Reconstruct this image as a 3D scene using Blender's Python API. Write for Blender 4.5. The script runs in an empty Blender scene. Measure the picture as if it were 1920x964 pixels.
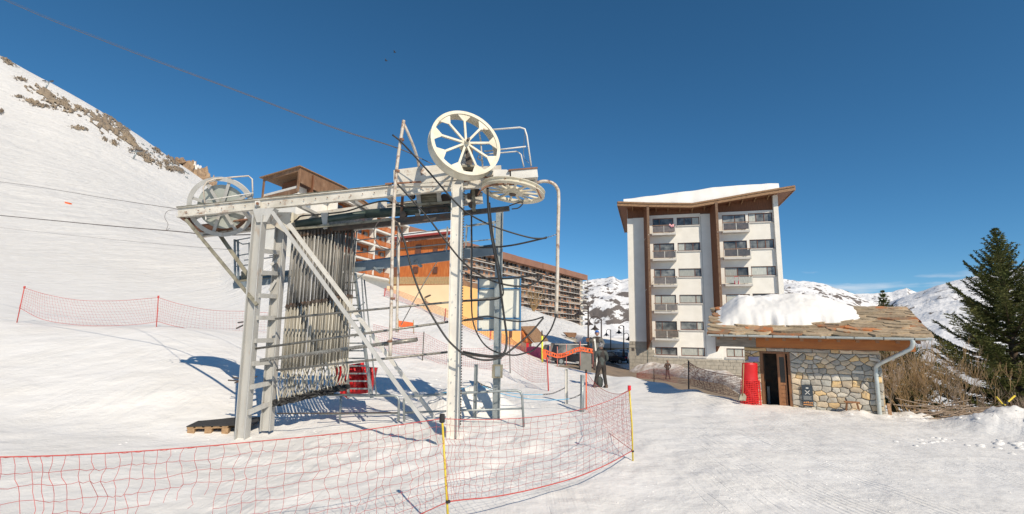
import bpy, bmesh, math, random
import numpy as np
from mathutils import Vector, Matrix, noise
random.seed(7); R = math.radians
SC = bpy.context.scene; COL = SC.collection
# ---------------------------------------------------------------- camera
F = 900.; PITCH = R(8.7); ROLL = R(1.0); CZ = 2.0
_cp, _sp, _ca, _sa = math.cos(PITCH), math.sin(PITCH), math.cos(ROLL), math.sin(ROLL)
FW = Vector((0, _cp, _sp)); RT = Vector((_ca, -_sa*_sp, _sa*_cp)); UP = Vector((-_sa, -_ca*_sp, _ca*_cp))
cd = bpy.data.cameras.new('camera'); cam = bpy.data.objects.new('camera', cd); COL.objects.link(cam)
cd.sensor_width = 36; cd.lens = 36*F/1920; cd.clip_start = .05; cd.clip_end = 20000
cam.matrix_world = Matrix(((RT.x, UP.x, -FW.x, 0), (RT.y, UP.y, -FW.y, 0), (RT.z, UP.z, -FW.z, CZ), (0, 0, 0, 1)))
SC.camera = cam
# ---------------------------------------------------------------- sky, sun, exposure
SUN_EL = 39.; SUN_AZ = (.485, -.875)
W = bpy.data.worlds.new('World'); SC.world = W; W.use_nodes = True
nt = W.node_tree; nt.nodes.clear()
wo = nt.nodes.new('ShaderNodeOutputWorld'); bg = nt.nodes.new('ShaderNodeBackground'); sky = nt.nodes.new('ShaderNodeTexSky')
sky.sky_type = 'NISHITA'; sky.sun_disc = False; sky.sun_elevation = R(SUN_EL); sky.sun_rotation = math.atan2(SUN_AZ[0], SUN_AZ[1])
sky.altitude = 2100; sky.air_density = 1.0; sky.dust_density = .5; sky.ozone_density = 8
bg.inputs[1].default_value = .108
# thin cloud band low over the far range, and a few wisps
tc = nt.nodes.new('ShaderNodeTexCoord'); mp = nt.nodes.new('ShaderNodeMapping'); mp.inputs['Scale'].default_value = (6, 6, 34)
nz = nt.nodes.new('ShaderNodeTexNoise'); nz.inputs['Scale'].default_value = 1.5; nz.inputs['Detail'].default_value = 6
sx = nt.nodes.new('ShaderNodeSeparateXYZ')
r1 = nt.nodes.new('ShaderNodeMapRange'); r1.inputs[1].default_value = .085; r1.inputs[2].default_value = .15; r1.inputs[3].default_value = .12; r1.inputs[4].default_value = -.5
ad = nt.nodes.new('ShaderNodeMath'); ad.operation = 'ADD'
r2 = nt.nodes.new('ShaderNodeMapRange'); r2.inputs[1].default_value = .56; r2.inputs[2].default_value = .78; r2.inputs[4].default_value = .6
mx = nt.nodes.new('ShaderNodeMixRGB'); mx.inputs[2].default_value = (8, 8.2, 8.6, 1)
L_ = nt.links.new
L_(tc.outputs['Generated'], mp.inputs[0]); L_(mp.outputs[0], nz.inputs[0]); L_(tc.outputs['Generated'], sx.inputs[0])
L_(sx.outputs[2], r1.inputs[0]); L_(nz.outputs[0], ad.inputs[0]); L_(r1.outputs[0], ad.inputs[1]); L_(ad.outputs[0], r2.inputs[0])
L_(r2.outputs[0], mx.inputs[0]); hsv = nt.nodes.new('ShaderNodeHueSaturation'); hsv.inputs['Saturation'].default_value = 1.10; hsv.inputs['Hue'].default_value = .487; L_(sky.outputs[0], hsv.inputs['Color']); L_(hsv.outputs[0], mx.inputs[1]); L_(mx.outputs[0], bg.inputs[0]); L_(bg.outputs[0], wo.inputs[0])
sd = bpy.data.lights.new('sun', 'SUN'); sd.energy = 4.65; sd.angle = R(.5); sd.color = (1, .883, .72)
so = bpy.data.objects.new('sun', sd); COL.objects.link(so)
_h = math.cos(R(SUN_EL)); _n = math.hypot(*SUN_AZ)
SDIR = Vector((SUN_AZ[0]/_n*_h, SUN_AZ[1]/_n*_h, math.sin(R(SUN_EL))))
so.rotation_euler = SDIR.to_track_quat('Z', 'Y').to_euler()
so.location = (20, -30, 40)
SC.view_settings.view_transform = 'Standard'; SC.view_settings.look = 'None'
SC.view_settings.exposure = 0.0; SC.view_settings.gamma = 1
# ---------------------------------------------------------------- pixel <-> world
def ray(px, py):
    d = FW + RT*((px-960)/F) + UP*((482-py)/F)
    return d.x/d.y, d.z/d.y
def P(px, py, Y):
    u, e = ray(px, py); return Vector((u*Y, Y, CZ+e*Y))
def u_at(px):     # azimuth slope at the horizon
    return ray(px, 620+.0175*(px-960))[0]
def e_at(px, py):
    u0 = u_at(px); q = px
    for _ in range(4):
        u, e = ray(q, py); q += (u0-u)*F
    return e
# ---------------------------------------------------------------- mesh builder
class MB:
    def __init__(s): s.v = []; s.f = []; s.sm = []
    def add(s, vs, fs, smooth=False):
        b = len(s.v); s.v += [tuple(v) for v in vs]
        for f in fs: s.f.append(tuple(b+i for i in f)); s.sm.append(smooth)
        return s
    def hexa(s, c):   # 8 corners: 4 bottom ccw, 4 top ccw
        return s.add(c, [(3, 2, 1, 0), (4, 5, 6, 7), (0, 1, 5, 4), (1, 2, 6, 5), (2, 3, 7, 6), (3, 0, 4, 7)])
    def box(s, x0, x1, y0, y1, z0, z1):
        return s.hexa([(x0, y0, z0), (x1, y0, z0), (x1, y1, z0), (x0, y1, z0), (x0, y0, z1), (x1, y0, z1), (x1, y1, z1), (x0, y1, z1)])
    def bar(s, p, q, w, h=None, up=(0, 0, 1)):
        p = Vector(p); q = Vector(q); h = w if h is None else h
        d = (q-p).normalized(); up = Vector(up)
        if abs(d.dot(up)) > .98: up = Vector((0, 1, 0))
        a = d.cross(up).normalized(); b = a.cross(d).normalized(); a = a*w/2; b = b*h/2
        c = [p-a-b, p+a-b, q+a-b, q-a-b, p-a+b, p+a+b, q+a+b, q-a+b]
        return s.hexa(c)
    def ibeam(s, p, q, w, h, t=.018, up=(0, 0, 1)):
        p = Vector(p); q = Vector(q); d = (q-p).normalized(); up = Vector(up)
        if abs(d.dot(up)) > .98: up = Vector((0, 1, 0))
        a = d.cross(up).normalized(); b = a.cross(d).normalized()
        o = b*(h/2-t/2)
        s.bar(p+o, q+o, w, t, b); s.bar(p-o, q-o, w, t, b); s.bar(p, q, t, h-2*t, b)
        return s
    def tube(s, pts, r, n=6, cap=True):
        pts = [Vector(p) for p in pts]; m = len(pts)
        rr = r if isinstance(r, (list, tuple)) else [r]*m
        b0 = len(s.v); prev = None
        for i, p in enumerate(pts):
            d = (pts[min(i+1, m-1)]-pts[max(i-1, 0)])
            d = d.normalized() if d.length > 1e-9 else Vector((0, 0, 1))
            if prev is None:
                up = Vector((0, 0, 1)) if abs(d.z) < .9 else Vector((1, 0, 0))
                a = d.cross(up).normalized()
            else:
                a = (prev-d*prev.dot(d)); a = a.normalized() if a.length > 1e-6 else d.orthogonal().normalized()
            prev = a; c = d.cross(a)
            for k in range(n):
                t = 2*math.pi*k/n; s.v.append(tuple(p+(a*math.cos(t)+c*math.sin(t))*rr[i]))
        for i in range(m-1):
            for k in range(n):
                k2 = (k+1) % n
                s.f.append((b0+i*n+k, b0+i*n+k2, b0+(i+1)*n+k2, b0+(i+1)*n+k)); s.sm.append(n > 4)
        if cap:
            s.f.append(tuple(b0+k for k in range(n))[::-1]); s.sm.append(False)
            s.f.append(tuple(b0+(m-1)*n+k for k in range(n))); s.sm.append(False)
        return s
    def cyl(s, p, q, r, n=16): return s.tube([p, q], r, n)
    def revolve(s, c, ax, prof, n=40, closed=True, smooth=False):
        """prof: list of (radius, along axis)"""
        c = Vector(c); ax = Vector(ax).normalized(); a = ax.orthogonal().normalized(); b = ax.cross(a); m = len(prof); b0 = len(s.v)
        for k in range(n):
            t = 2*math.pi*k/n; rd = a*math.cos(t)+b*math.sin(t)
            for (r, h) in prof: s.v.append(tuple(c+rd*r+ax*h))
        for k in range(n):
            k2 = (k+1) % n
            for j in range(m if closed else m-1):
                j2 = (j+1) % m
                s.f.append((b0+k*m+j, b0+k2*m+j, b0+k2*m+j2, b0+k*m+j2)); s.sm.append(smooth)
        return s
    def prism(s, poly, off):    # poly of 3D points extruded by off
        n = len(poly); poly = [Vector(p) for p in poly]; off = Vector(off)
        vs = poly+[p+off for p in poly]
        fs = [tuple(range(n))[::-1], tuple(range(n, 2*n))]+[(i, (i+1) % n, n+(i+1) % n, n+i) for i in range(n)]
        return s.add(vs, fs)
    def mesh(s, name, m):
        me = bpy.data.meshes.new(name); me.from_pydata(s.v, [], s.f)
        me.polygons.foreach_set('use_smooth', s.sm); me.materials.append(m); me.update(); return me
    def build(s, name, m, par=None, label=None, stuff=False, fix=True, bevel=0):
        """fix: coordinates are world ones, make them local to the thing's empty"""
        if par is not None and fix:
            o = ORG.get(par.name, (0, 0, 0)); s.v = [(x-o[0], y-o[1], z-o[2]) for x, y, z in s.v]
        me = s.mesh(name, m)
        if fix or True:
            bm = bmesh.new(); bm.from_mesh(me); bmesh.ops.recalc_face_normals(bm, faces=bm.faces); bm.to_mesh(me); bm.free()
        o = bpy.data.objects.new(name, me); COL.objects.link(o)
        if par is not None:
            o.parent = par
            if par.name in ORG: ORG[o.name] = ORG[par.name]
        if label: o['label'] = label
        if stuff: o['kind'] = 'stuff'
        if bevel:
            md = o.modifiers.new('bevel', 'BEVEL'); md.width = bevel; md.segments = 2; md.limit_method = 'ANGLE'
        return o
ORG = {}
def thing(name, label, cat, loc=(0, 0, 0), rz=0, group=None):
    o = bpy.data.objects.new(name, None); COL.objects.link(o); o.empty_display_size = .3
    o.location = loc; o.rotation_euler = (0, 0, rz); o['label'] = label; o['category'] = cat
    if group: o['group'] = group
    ORG[o.name] = tuple(loc); return o
def tag(o, label, cat, group=None):
    o['label'] = label; o['category'] = cat
    if group: o['group'] = group
    return o
def struct(o): o['kind'] = 'structure'; return o
def copy_tree(o, par=None):
    c = o.copy(); COL.objects.link(c)
    if par is not None: c.parent = par
    for ch in list(o.children): copy_tree(ch, c)
    return c
def curve(pts, n=6):
    pts = [Vector(p) for p in pts]; out = []
    if len(pts) < 3: return pts
    q = [pts[0]*2-pts[1]]+pts+[pts[-1]*2-pts[-2]]
    for i in range(1, len(q)-2):
        for k in range(n):
            t = k/n; a, b, c, d = q[i-1], q[i], q[i+1], q[i+2]
            out.append(.5*((2*b)+(c-a)*t+(2*a-5*b+4*c-d)*t*t+(3*b-a-3*c+d)*t**3))
    out.append(pts[-1]); return out
def rnd(a, b): return random.uniform(a, b)
# ---------------------------------------------------------------- materials
def mat(name, c1, c2=None, scale=4., rough=.6, metal=0., bump=0., bscale=None, c3=None, t3=(.58, .7), s3=3., spec=.5,
        stretch=(1, 1, 1), detail=5, glob=False, rnd_amt=0.):
    m = bpy.data.materials.new(name); m.use_nodes = True; t = m.node_tree; N = t.nodes; K = t.links.new
    b = N['Principled BSDF']; b.inputs['Roughness'].default_value = rough; b.inputs['Metallic'].default_value = metal
    b.inputs['Specular IOR Level'].default_value = spec
    b.inputs['Base Color'].default_value = (*c1, 1)
    tc = N.new('ShaderNodeTexCoord')
    src = tc.outputs['Object']
    if glob: g = N.new('ShaderNodeNewGeometry'); src = g.outputs['Position']
    mp = N.new('ShaderNodeMapping'); mp.inputs['Scale'].default_value = stretch; K(src, mp.inputs[0])
    out = None
    if c2:
        nz = N.new('ShaderNodeTexNoise'); nz.inputs['Scale'].default_value = scale; nz.inputs['Detail'].default_value = detail
        K(mp.outputs[0], nz.inputs['Vector'])
        cr = N.new('ShaderNodeValToRGB'); cr.color_ramp.elements[0].position = .35; cr.color_ramp.elements[1].position = .65
        cr.color_ramp.elements[0].color = (*c1, 1); cr.color_ramp.elements[1].color = (*c2, 1)
        K(nz.outputs[0], cr.inputs[0]); out = cr.outputs[0]
    if c3:
        n3 = N.new('ShaderNodeTexNoise'); n3.inputs['Scale'].default_value = s3; n3.inputs['Detail'].default_value = 8; n3.inputs['Roughness'].default_value = .65
        K(mp.outputs[0], n3.inputs['Vector'])
        mr = N.new('ShaderNodeMapRange'); mr.inputs[1].default_value = t3[0]; mr.inputs[2].default_value = t3[1]; K(n3.outputs[0], mr.inputs[0])
        mi = N.new('ShaderNodeMixRGB'); K(mr.outputs[0], mi.inputs[0]); mi.inputs[2].default_value = (*c3, 1)
        if out: K(out, mi.inputs[1])
        else: mi.inputs[1].default_value = (*c1, 1)
        out = mi.outputs[0]
    if rnd_amt:
        oi = N.new('ShaderNodeObjectInfo'); mr = N.new('ShaderNodeMapRange'); mr.inputs[3].default_value = 1-rnd_amt; mr.inputs[4].default_value = 1+rnd_amt
        K(oi.outputs['Random'], mr.inputs[0]); hs = N.new('ShaderNodeHueSaturation'); K(mr.outputs[0], hs.inputs['Value'])
        if out: K(out, hs.inputs['Color'])
        else: hs.inputs['Color'].default_value = (*c1, 1)
        out = hs.outputs[0]
    if out: K(out, b.inputs['Base Color'])
    if bump:
        nb = N.new('ShaderNodeTexNoise'); nb.inputs['Scale'].default_value = bscale or scale*4; nb.inputs['Detail'].default_value = 6
        K(mp.outputs[0], nb.inputs['Vector']); bp = N.new('ShaderNodeBump'); bp.inputs['Strength'].default_value = min(1, bump); bp.inputs['Distance'].default_value = .02
        K(nb.outputs[0], bp.inputs['Height']); K(bp.outputs[0], b.inputs['Normal'])
    return m
WHITE = mat('weathered_white_paint', (.66, .63, .56), (.50, .47, .40), 3.5, .5, 0, .25, 30, (.24, .12, .06), (.555, .70), 5)
WHITE2 = mat('clean_white_paint', (.70, .68, .62), (.60, .58, .53), 4, .45, 0, .1, 20, (.30, .17, .09), (.66, .76), 6)
CREAM = mat('cream_painted_steel', (.66, .62, .50), (.55, .50, .38), 5, .5, 0, .2, 30, (.25, .12, .05), (.62, .72), 6)
GREYP = mat('pale_grey_painted_steel', (.47, .465, .44), (.39, .385, .36), 3, .5, 0, .15, 30, (.33, .22, .14), (.60, .74), 3.5, stretch=(2.5, 2.5, .5))
GALV = mat('galvanised_steel', (.36, .39, .39), (.28, .31, .31), 9, .42, .55, .2, 40)
GALVB = mat('blue_grey_channel_steel', (.17, .21, .24), (.23, .27, .29), 5, .5, .3, .2, 30, (.3, .3, .28), (.62, .75), 5)
GREEN = mat('dark_green_painted_pipe', (.035, .06, .05), (.06, .085, .075), 6, .4, .1)
DARK = mat('dark_grimy_steel', (.07, .065, .06), (.13, .10, .08), 8, .6, .4, .3, 40, (.16, .075, .04), (.55, .7), 6)
RUST = mat('rusty_white_tube', (.62, .57, .50), (.50, .43, .34), 9, .55, .1, .2, 40, (.20, .09, .045), (.54, .66), 6)
RUSTY = mat('rust_brown_steel', (.16, .075, .04), (.26, .13, .08), 8, .75, .1, .3, 40, (.4, .36, .3), (.6, .7), 6)
GRIME = mat('dirty_khaki_metal', (.30, .28, .21), (.20, .18, .13), 8, .6, .2, .3, 40, (.08, .07, .05), (.55, .7), 6)
RUBBER = mat('black_rubber', (.018, .018, .018), (.03, .03, .03), 20, .55, 0, .1)
PLAST = mat('pale_plastic_tube', (.42, .395, .33), (.36, .335, .28), .8, .5, rnd_amt=.35)
STEELR = mat('worn_zinc_rod', (.30, .29, .26), (.16, .15, .13), 25, .45, .5)
UPT = mat('shaded_upper_tube', (.36, .34, .30), (.20, .19, .17), 1.1, .5, .1, rnd_amt=.5)  # upper hanger tubes: shade under the beams is put into the colour
REDNET = mat('red_net_cord', (.44, .075, .075), (.50, .13, .12), 12, .7)
REDROPE = mat('red_rope', (.48, .055, .05), (.55, .10, .08), 30, .7)
YEL = mat('yellow_plastic_pole', (.72, .56, .05), (.62, .45, .04), 8, .45)
ORANGE = mat('orange_plastic_mesh', (.85, .16, .04), (.75, .12, .03), 8, .5)
REDMAT = mat('red_crash_mat', (.58, .012, .015), (.50, .01, .012), 5, .42, 0, .5, 7)
BLUE = mat('blue_steel_frame', (.03, .14, .30), (.04, .17, .33), 6, .5)
BOARD = mat('off_white_sign_board', (.70, .70, .62), (.64, .64, .57), 3, .5)
TIMBER = mat('weathered_pallet_timber', (.42, .27, .14), (.28, .17, .09), 9, .8, 0, .3, 60, stretch=(1, 6, 6))
BLACKRUB = mat('black_rubber_matting', (.03, .028, .024), (.05, .045, .04), 20, .8, 0, .3, 80)
CHAIN = mat('chain_steel', (.10, .10, .10), (.2, .2, .2), 30, .5, .6)
CABLE = mat('steel_cable', (.13, .11, .10), (.19, .16, .14), 40, .6, .3)
BROPE = mat('sky_blue_rope', (.08, .38, .62), (.12, .45, .68), 20, .6)
PANE = mat('window_glass', (.06, .065, .07), (.24, .25, .24), 1.6, .10, 0, 0, spec=.55, rnd_amt=.5)
PANEC = mat('curtained_window_glass', (.58, .58, .51), (.32, .34, .32), 7, .14, 0, 0, spec=.5, stretch=(6, 1, .3), rnd_amt=.25)
WFRAME = mat('brown_window_frame', (.13, .05, .03), (.17, .07, .04), 8, .5)
PLASTER = mat('white_render', (.80, .77, .70), (.74, .71, .64), 1.2, .85, 0, .2, 30, (.6, .56, .5), (.66, .8), 1.5)
GREYR = mat('grey_render', (.36, .35, .34), (.41, .40, .38), 1.6, .9, 0, .3, 25)
SLABM = mat('pale_concrete', (.56, .54, .50), (.48, .46, .43), 2, .85, 0, .2)
BRWOOD = mat('brown_timber_cladding', (.14, .055, .025), (.22, .09, .04), 3, .7, 0, .3, 20, stretch=(9, 9, .6))
BRTRIM = mat('weathered_brown_timber', (.25, .14, .07), (.36, .22, .12), 5, .75, 0, .3, 20, (.13, .05, .025), (.55, .65), 4, stretch=(1, 1, 4))
STONEB = mat('pale_stone_blocks', (.40, .36, .29), (.31, .28, .23), 3, .9, 0, .4, 18)
STONEG = mat('grey_block_panel', (.20, .20, .18), (.24, .24, .22), 3, .9, 0, .3, 18)
ASPH = mat('damp_brown_paving', (.30, .22, .15), (.22, .17, .12), .9, .75, 0, .3, 20, (.12, .09, .07), (.56, .7), .5, glob=True)
CONC = mat('concrete_wall', (.36, .33, .27), (.28, .26, .21), 1, .9, 0, .2)
OWOOD = mat('orange_larch_cladding', (.64, .19, .04), (.46, .12, .028), 2.2, .7, 0, .3, 20, (.72, .30, .10), (.55, .7), 1.2, stretch=(5, 5, .5))
OWOODD = mat('red_brown_larch', (.36, .10, .03), (.44, .14, .045), 3, .7, 0, .2, 20, stretch=(4, 4, 1))
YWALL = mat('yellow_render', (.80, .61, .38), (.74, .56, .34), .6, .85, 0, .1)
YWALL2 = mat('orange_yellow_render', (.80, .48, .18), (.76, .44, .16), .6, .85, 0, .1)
FENCEW = mat('pale_worn_timber', (.46, .33, .17), (.34, .23, .11), 4, .8, stretch=(4, 4, 1))
TANP = mat('brown_stained_timber', (.26, .145, .08), (.18, .095, .05), 1.5, .8, 0, .2, 20, (.34, .22, .14), (.55, .7), .8, stretch=(1, 1, .5)); BANDM = mat('red_brown_roof_band', (.29, .15, .10), (.24, .12, .08), .2, .85)
HAIR = mat('dark_hair', (.03, .02, .015), None, rough=.8)
SKIN = mat('skin', (.50, .30, .21), None, rough=.6)
# ---------------------------------------------------------------- snow
def snow_mat(name, tracks=True, rock=False, base=(.82, .805, .775)):
    m = bpy.data.materials.new(name); m.use_nodes = True; t = m.node_tree; N = t.nodes; K = t.links.new
    b = N['Principled BSDF']; b.inputs['Roughness'].default_value = .62; b.inputs['Specular IOR Level'].default_value = .25
    g = N.new('ShaderNodeNewGeometry')
    def noise_(sc, det, st=(1, 1, 1), rot=0, ro=.55):
        mp = N.new('ShaderNodeMapping'); mp.inputs['Scale'].default_value = st; mp.inputs['Rotation'].default_value = (0, 0, rot); K(g.outputs['Position'], mp.inputs[0])
        n = N.new('ShaderNodeTexNoise'); n.inputs['Scale'].default_value = sc; n.inputs['Detail'].default_value = det; n.inputs['Roughness'].default_value = ro; K(mp.outputs[0], n.inputs['Vector']); return n.outputs[0]
    def ramp(v, a, b_, lo=0., hi=1.):
        r = N.new('ShaderNodeMapRange'); r.inputs[1].default_value = a; r.inputs[2].default_value = b_; r.inputs[3].default_value = lo; r.inputs[4].default_value = hi; K(v, r.inputs[0]); return r.outputs[0]
    def mth(op, a, b_):
        q = N.new('ShaderNodeMath'); q.operation = op
        for i, s_ in enumerate((a, b_)):
            if isinstance(s_, (int, float)): q.inputs[i].default_value = s_
            else: K(s_, q.inputs[i])
        return q.outputs[0]
    cr = N.new('ShaderNodeMixRGB'); K(ramp(noise_(.9, 7), .35, .7), cr.inputs[0])
    cr.inputs[1].default_value = (*base, 1); cr.inputs[2].default_value = (base[0]*.94, base[1]*.93, base[2]*.91, 1)
    col = cr.outputs[0]
    if tracks:
        # faint grit where skis and boots have passed
        mi = N.new('ShaderNodeMixRGB'); K(ramp(noise_(22, 4), .66, .74, 0, .5), mi.inputs[0]); K(col, mi.inputs[1]); mi.inputs[2].default_value = (.56, .53, .49, 1); col = mi.outputs[0]
    K(col, b.inputs['Base Color'])
    h = mth('ADD', mth('MULTIPLY', noise_(1.5, 6, ro=.5), .11), mth('MULTIPLY', mth('MULTIPLY', noise_(9, 6, ro=.62), ramp(noise_(.7, 3), .38, .62, .15, 1.)), .030))
    if tracks:
        spf = N.new('ShaderNodeSeparateXYZ'); K(g.outputs['Position'], spf.inputs[0])
        h = mth('ADD', h, mth('MULTIPLY', mth('MULTIPLY', noise_(.16, 9, (1, .45, 1), R(35), .6), ramp(spf.outputs[1], 22, 140)), 4.5))
        h = mth('ADD', h, mth('MULTIPLY', mth('MULTIPLY', noise_(.5, 5, (4, .25, 1), R(52), .6), ramp(spf.outputs[1], 16, 60)), .8))
        h = mth('ADD', h, mth('MULTIPLY', mth('MULTIPLY', noise_(1.1, 4, (7, .5, 1), R(12)), ramp(noise_(.45, 3), .48, .62)), .05))
        h = mth('ADD', h, mth('MULTIPLY', mth('MULTIPLY', noise_(1.0, 4, (8, .5, 1), R(-48)), ramp(noise_(.33, 3, (1, 1, 3)), .5, .64)), .05))
        # piste-machine corduroy in the lower right, broken up by traffic
        mp = N.new('ShaderNodeMapping'); mp.inputs['Rotation'].default_value = (0, 0, R(-8)); K(g.outputs['Position'], mp.inputs[0])
        wv = N.new('ShaderNodeTexWave'); wv.wave_type = 'BANDS'; wv.bands_direction = 'X'; wv.inputs['Scale'].default_value = 3.6; wv.inputs['Distortion'].default_value = 1.2; wv.inputs['Detail'].default_value = 1
        K(mp.outputs[0], wv.inputs['Vector'])
        msk = mth('MULTIPLY', ramp(noise_(.8, 4, (2, .35, 1), R(-8)), .47, .57), 1.)
        sp = N.new('ShaderNodeSeparateXYZ'); K(g.outputs['Position'], sp.inputs[0])
        msk = mth('MULTIPLY', msk, ramp(mth('SUBTRACT', sp.outputs[0], mth('MULTIPLY', sp.outputs[1], .28)), .9, 2.2))
        msk = mth('MULTIPLY', msk, ramp(sp.outputs[2], .10, .16, 1., 0.))
        h = mth('ADD', h, mth('MULTIPLY', mth('MULTIPLY', wv.outputs[1], msk), .018))
        for sc_, st_, ro_, ms_, am in ((.55, (4, .22, 1), -24, .5, .009), (.5, (4, .2, 1), 33, .4, .009), (.6, (5, .25, 1), -62, .6, .009)):
            nn_ = mth('ABSOLUTE', mth('SUBTRACT', noise_(sc_, 1.5, st_, R(ro_)), .5), 0)
            h = mth('SUBTRACT', h, mth('MULTIPLY', mth('MULTIPLY', ramp(nn_, 0, .012, 1, 0), ramp(noise_(ms_, 3), .54, .66)), am))
    bp = N.new('ShaderNodeBump'); bp.inputs['Strength'].default_value = .9; bp.inputs['Distance'].default_value = .8 if tracks else .5
    K(h, bp.inputs['Height']); K(bp.outputs[0], b.inputs['Normal'])
    return m
SNOW = snow_mat('piste_snow')
SNOWR = snow_mat('settled_snow', tracks=False)
# ---------------------------------------------------------------- terrain
def fbm(x, y, seed, sc, octv=4):
    rs = np.random.RandomState(seed); tot = 0; amp = 1; out = np.zeros_like(x)
    for o in range(octv):
        G = rs.rand(256, 256); X = x*sc; Yv = y*sc
        xi = np.floor(X).astype(int); yi = np.floor(Yv).astype(int); fx = X-xi; fy = Yv-yi
        fx = fx*fx*(3-2*fx); fy = fy*fy*(3-2*fy)
        a = G[xi & 255, yi & 255]; b = G[(xi+1) & 255, yi & 255]; c = G[xi & 255, (yi+1) & 255]; d = G[(xi+1) & 255, (yi+1) & 255]
        out += amp*((a*(1-fx)+b*fx)*(1-fy)+(c*(1-fx)+d*fx)*fy-.5); tot += amp; amp *= .5; sc *= 2.03
    return out/tot
TAB = {   # image column: (distance, height) or (distance, image row when > 90)
 0:   [(1.5, 0), (6, .0), (9, .12), (12, 700), (17, 606), (28, 560), (60, 478), (110, 380), (250, 225), (450, 112), (700, 118)],
 -160: [(1.5, 0), (6, .0), (9, .15), (12, 700), (17, 603), (28, 545), (60, 455), (110, 345), (250, 165), (450, 42), (700, 50)],
 100: [(1.5, 0), (6, .0), (9, .05), (12, 702), (17, 612), (28, 575), (60, 492), (110, 400), (250, 262), (450, 158), (700, 165)],
 200: [(1.5, 0), (6, .0), (9, 0.), (12, 705), (17, 613), (28, 582), (60, 505), (110, 418), (250, 305), (450, 214), (700, 222)],
 300: [(1.5, 0), (6, .0), (9, -.05), (12, 706), (17, 614), (28, 590), (60, 520), (110, 440), (250, 355), (450, 283), (700, 290)],
 400: [(1.5, 0), (6, -.02), (9, -.1), (12, .6), (17, 1.7), (28, 594), (60, 532), (110, 470), (250, 400), (450, 350), (700, 356)],
 480: [(1.5, 0), (6, -.03), (9, -.12), (12, .35), (17, 1.3), (28, 590), (45, 535), (60, 474), (110, 450), (250, 425), (450, 405), (700, 410)],
 560: [(1.5, 0), (6, -.03), (9, -.1), (12, .2), (17, 1.0), (30, 570), (56, 486), (75, 505), (110, 560), (300, 590), (700, 600)],
 666: [(1.5, 0), (6, -.02), (9, 0.), (12, .2), (17, .8), (30, 570), (50, 521), (62, 545), (110, 590), (300, 600), (700, 610)],
 760: [(1.5, 0), (6, 0), (9, .05), (12, .15), (17, .6), (30, 595), (44, 562), (52, 580), (110, 600), (300, 600), (700, 610)],
 850: [(1.5, 0), (6, 0), (9, .08), (12, .1), (17, .3), (25, 628), (36, 602), (42, 615), (110, 590), (300, 580), (700, 590)],
 910: [(1.5, 0), (6, 0), (9, .08), (12, .05), (17, .15), (24, 650), (31, 630), (38, 640), (60, 632), (120, 590), (200, 574), (700, 590)],
 971: [(1.5, 0), (6, 0), (9, .05), (12, .05), (18, .1), (27, 655), (31, 665), (46, 655), (60, 635), (90, 602), (140, 577), (200, 576), (700, 600)],
 1030:[(1.5, 0), (6, 0), (9, .03), (12, .05), (18, .1), (25, 684), (29, 690), (45, 682), (60, 650), (90, 622), (140, 597), (200, 592), (700, 610)],
 1080:[(1.5, 0), (6, 0), (12, 0), (18, .05), (24, 693), (29, -.8), (45, -1.1), (62, -1.2), (75, 650), (120, 622), (200, 608), (700, 625)],
 1130:[(1.5, 0), (6, 0), (12, 0), (18, .02), (22, 702), (27, -.9), (50, -1.7), (90, -2.2), (200, -2), (700, -12)],
 1180:[(1.5, 0), (6, 0), (12, 0), (16, .05), (20.5, 705.5), (22.3, -.35), (25, -1.1), (45, -2), (90, -2.2), (200, -3), (700, -20)],
 1240:[(1.5, 0), (6, 0), (12, 0), (15, .02), (18.6, 716.3), (20.2, -.45), (22, -1.3), (26, -1.8), (40, -1.95), (90, -2.2), (200, -4), (700, -30)],
 1300:[(1.5, 0), (6, 0), (12, 0), (13, 0.), (16.4, 728.5), (17.9, -.45), (20, -1.4), (23, -1.85), (40, -2), (90, -2.2), (200, -5), (700, -40)],
 1350:[(1.5, 0), (6, 0), (12, .01), (15., 743), (16.4, -.5), (18.5, -1.4), (21, -1.8), (40, -2), (90, -2.3), (200, -5), (700, -45)],
 1400:[(1.5, 0), (6, 0), (12, .02), (14.2, 756), (15.6, -.3), (19, -1.3), (24, -1.9), (90, -2.5), (200, -6), (700, -50)],
 1520:[(1.5, 0), (6, 0), (12, .0), (13.8, -.05), (17, -.3), (22, -1.3), (30, -2.2), (90, -4), (200, -10), (700, -60)],
 1660:[(1.5, 0), (6, 0), (10, .0), (13, -.05), (16, -.5), (22, -1.6), (30, -2.6), (90, -6), (200, -12), (700, -60)],
 1800:[(1.5, 0), (6, 0), (9, .0), (11.5, -.05), (13, -.35), (17, -1.2), (30, -2.6), (90, -6), (200, -12), (700, -60)],
 1960:[(1.5, 0), (6, 0), (9, .0), (11, -.05), (12.5, -.35), (17, -1.3), (30, -2.6), (90, -6), (200, -12), (700, -60)],
}
LY = np.linspace(math.log(1.5), math.log(6500), 620)
YS = np.exp(LY)
def pchip(xs, ys, q):
    xs = np.array(xs, float); ys = np.array(ys, float); h = np.diff(xs); d = np.diff(ys)/h; m = np.zeros(len(xs))
    m[1:-1] = np.where(d[:-1]*d[1:] > 0, 2*d[:-1]*d[1:]/(d[:-1]+d[1:]+1e-12*np.sign(d[:-1]+d[1:]+1e-30)), 0); m[0] = d[0]; m[-1] = 0
    i = np.clip(np.searchsorted(xs, q)-1, 0, len(xs)-2); t = np.clip((q-xs[i])/h[i], 0, 1)
    return (2*t**3-3*t**2+1)*ys[i]+(t**3-2*t**2+t)*h[i]*m[i]+(-2*t**3+3*t**2)*ys[i+1]+(t**3-t**2)*h[i]*m[i+1]
cu, cz = [], []
CUR = {}
for px, prof in TAB.items():
    if px <= 480:
        for Y, v in prof:
            if Y >= 60: CUR.setdefault(Y, []).append(ray(px, v))
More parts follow.
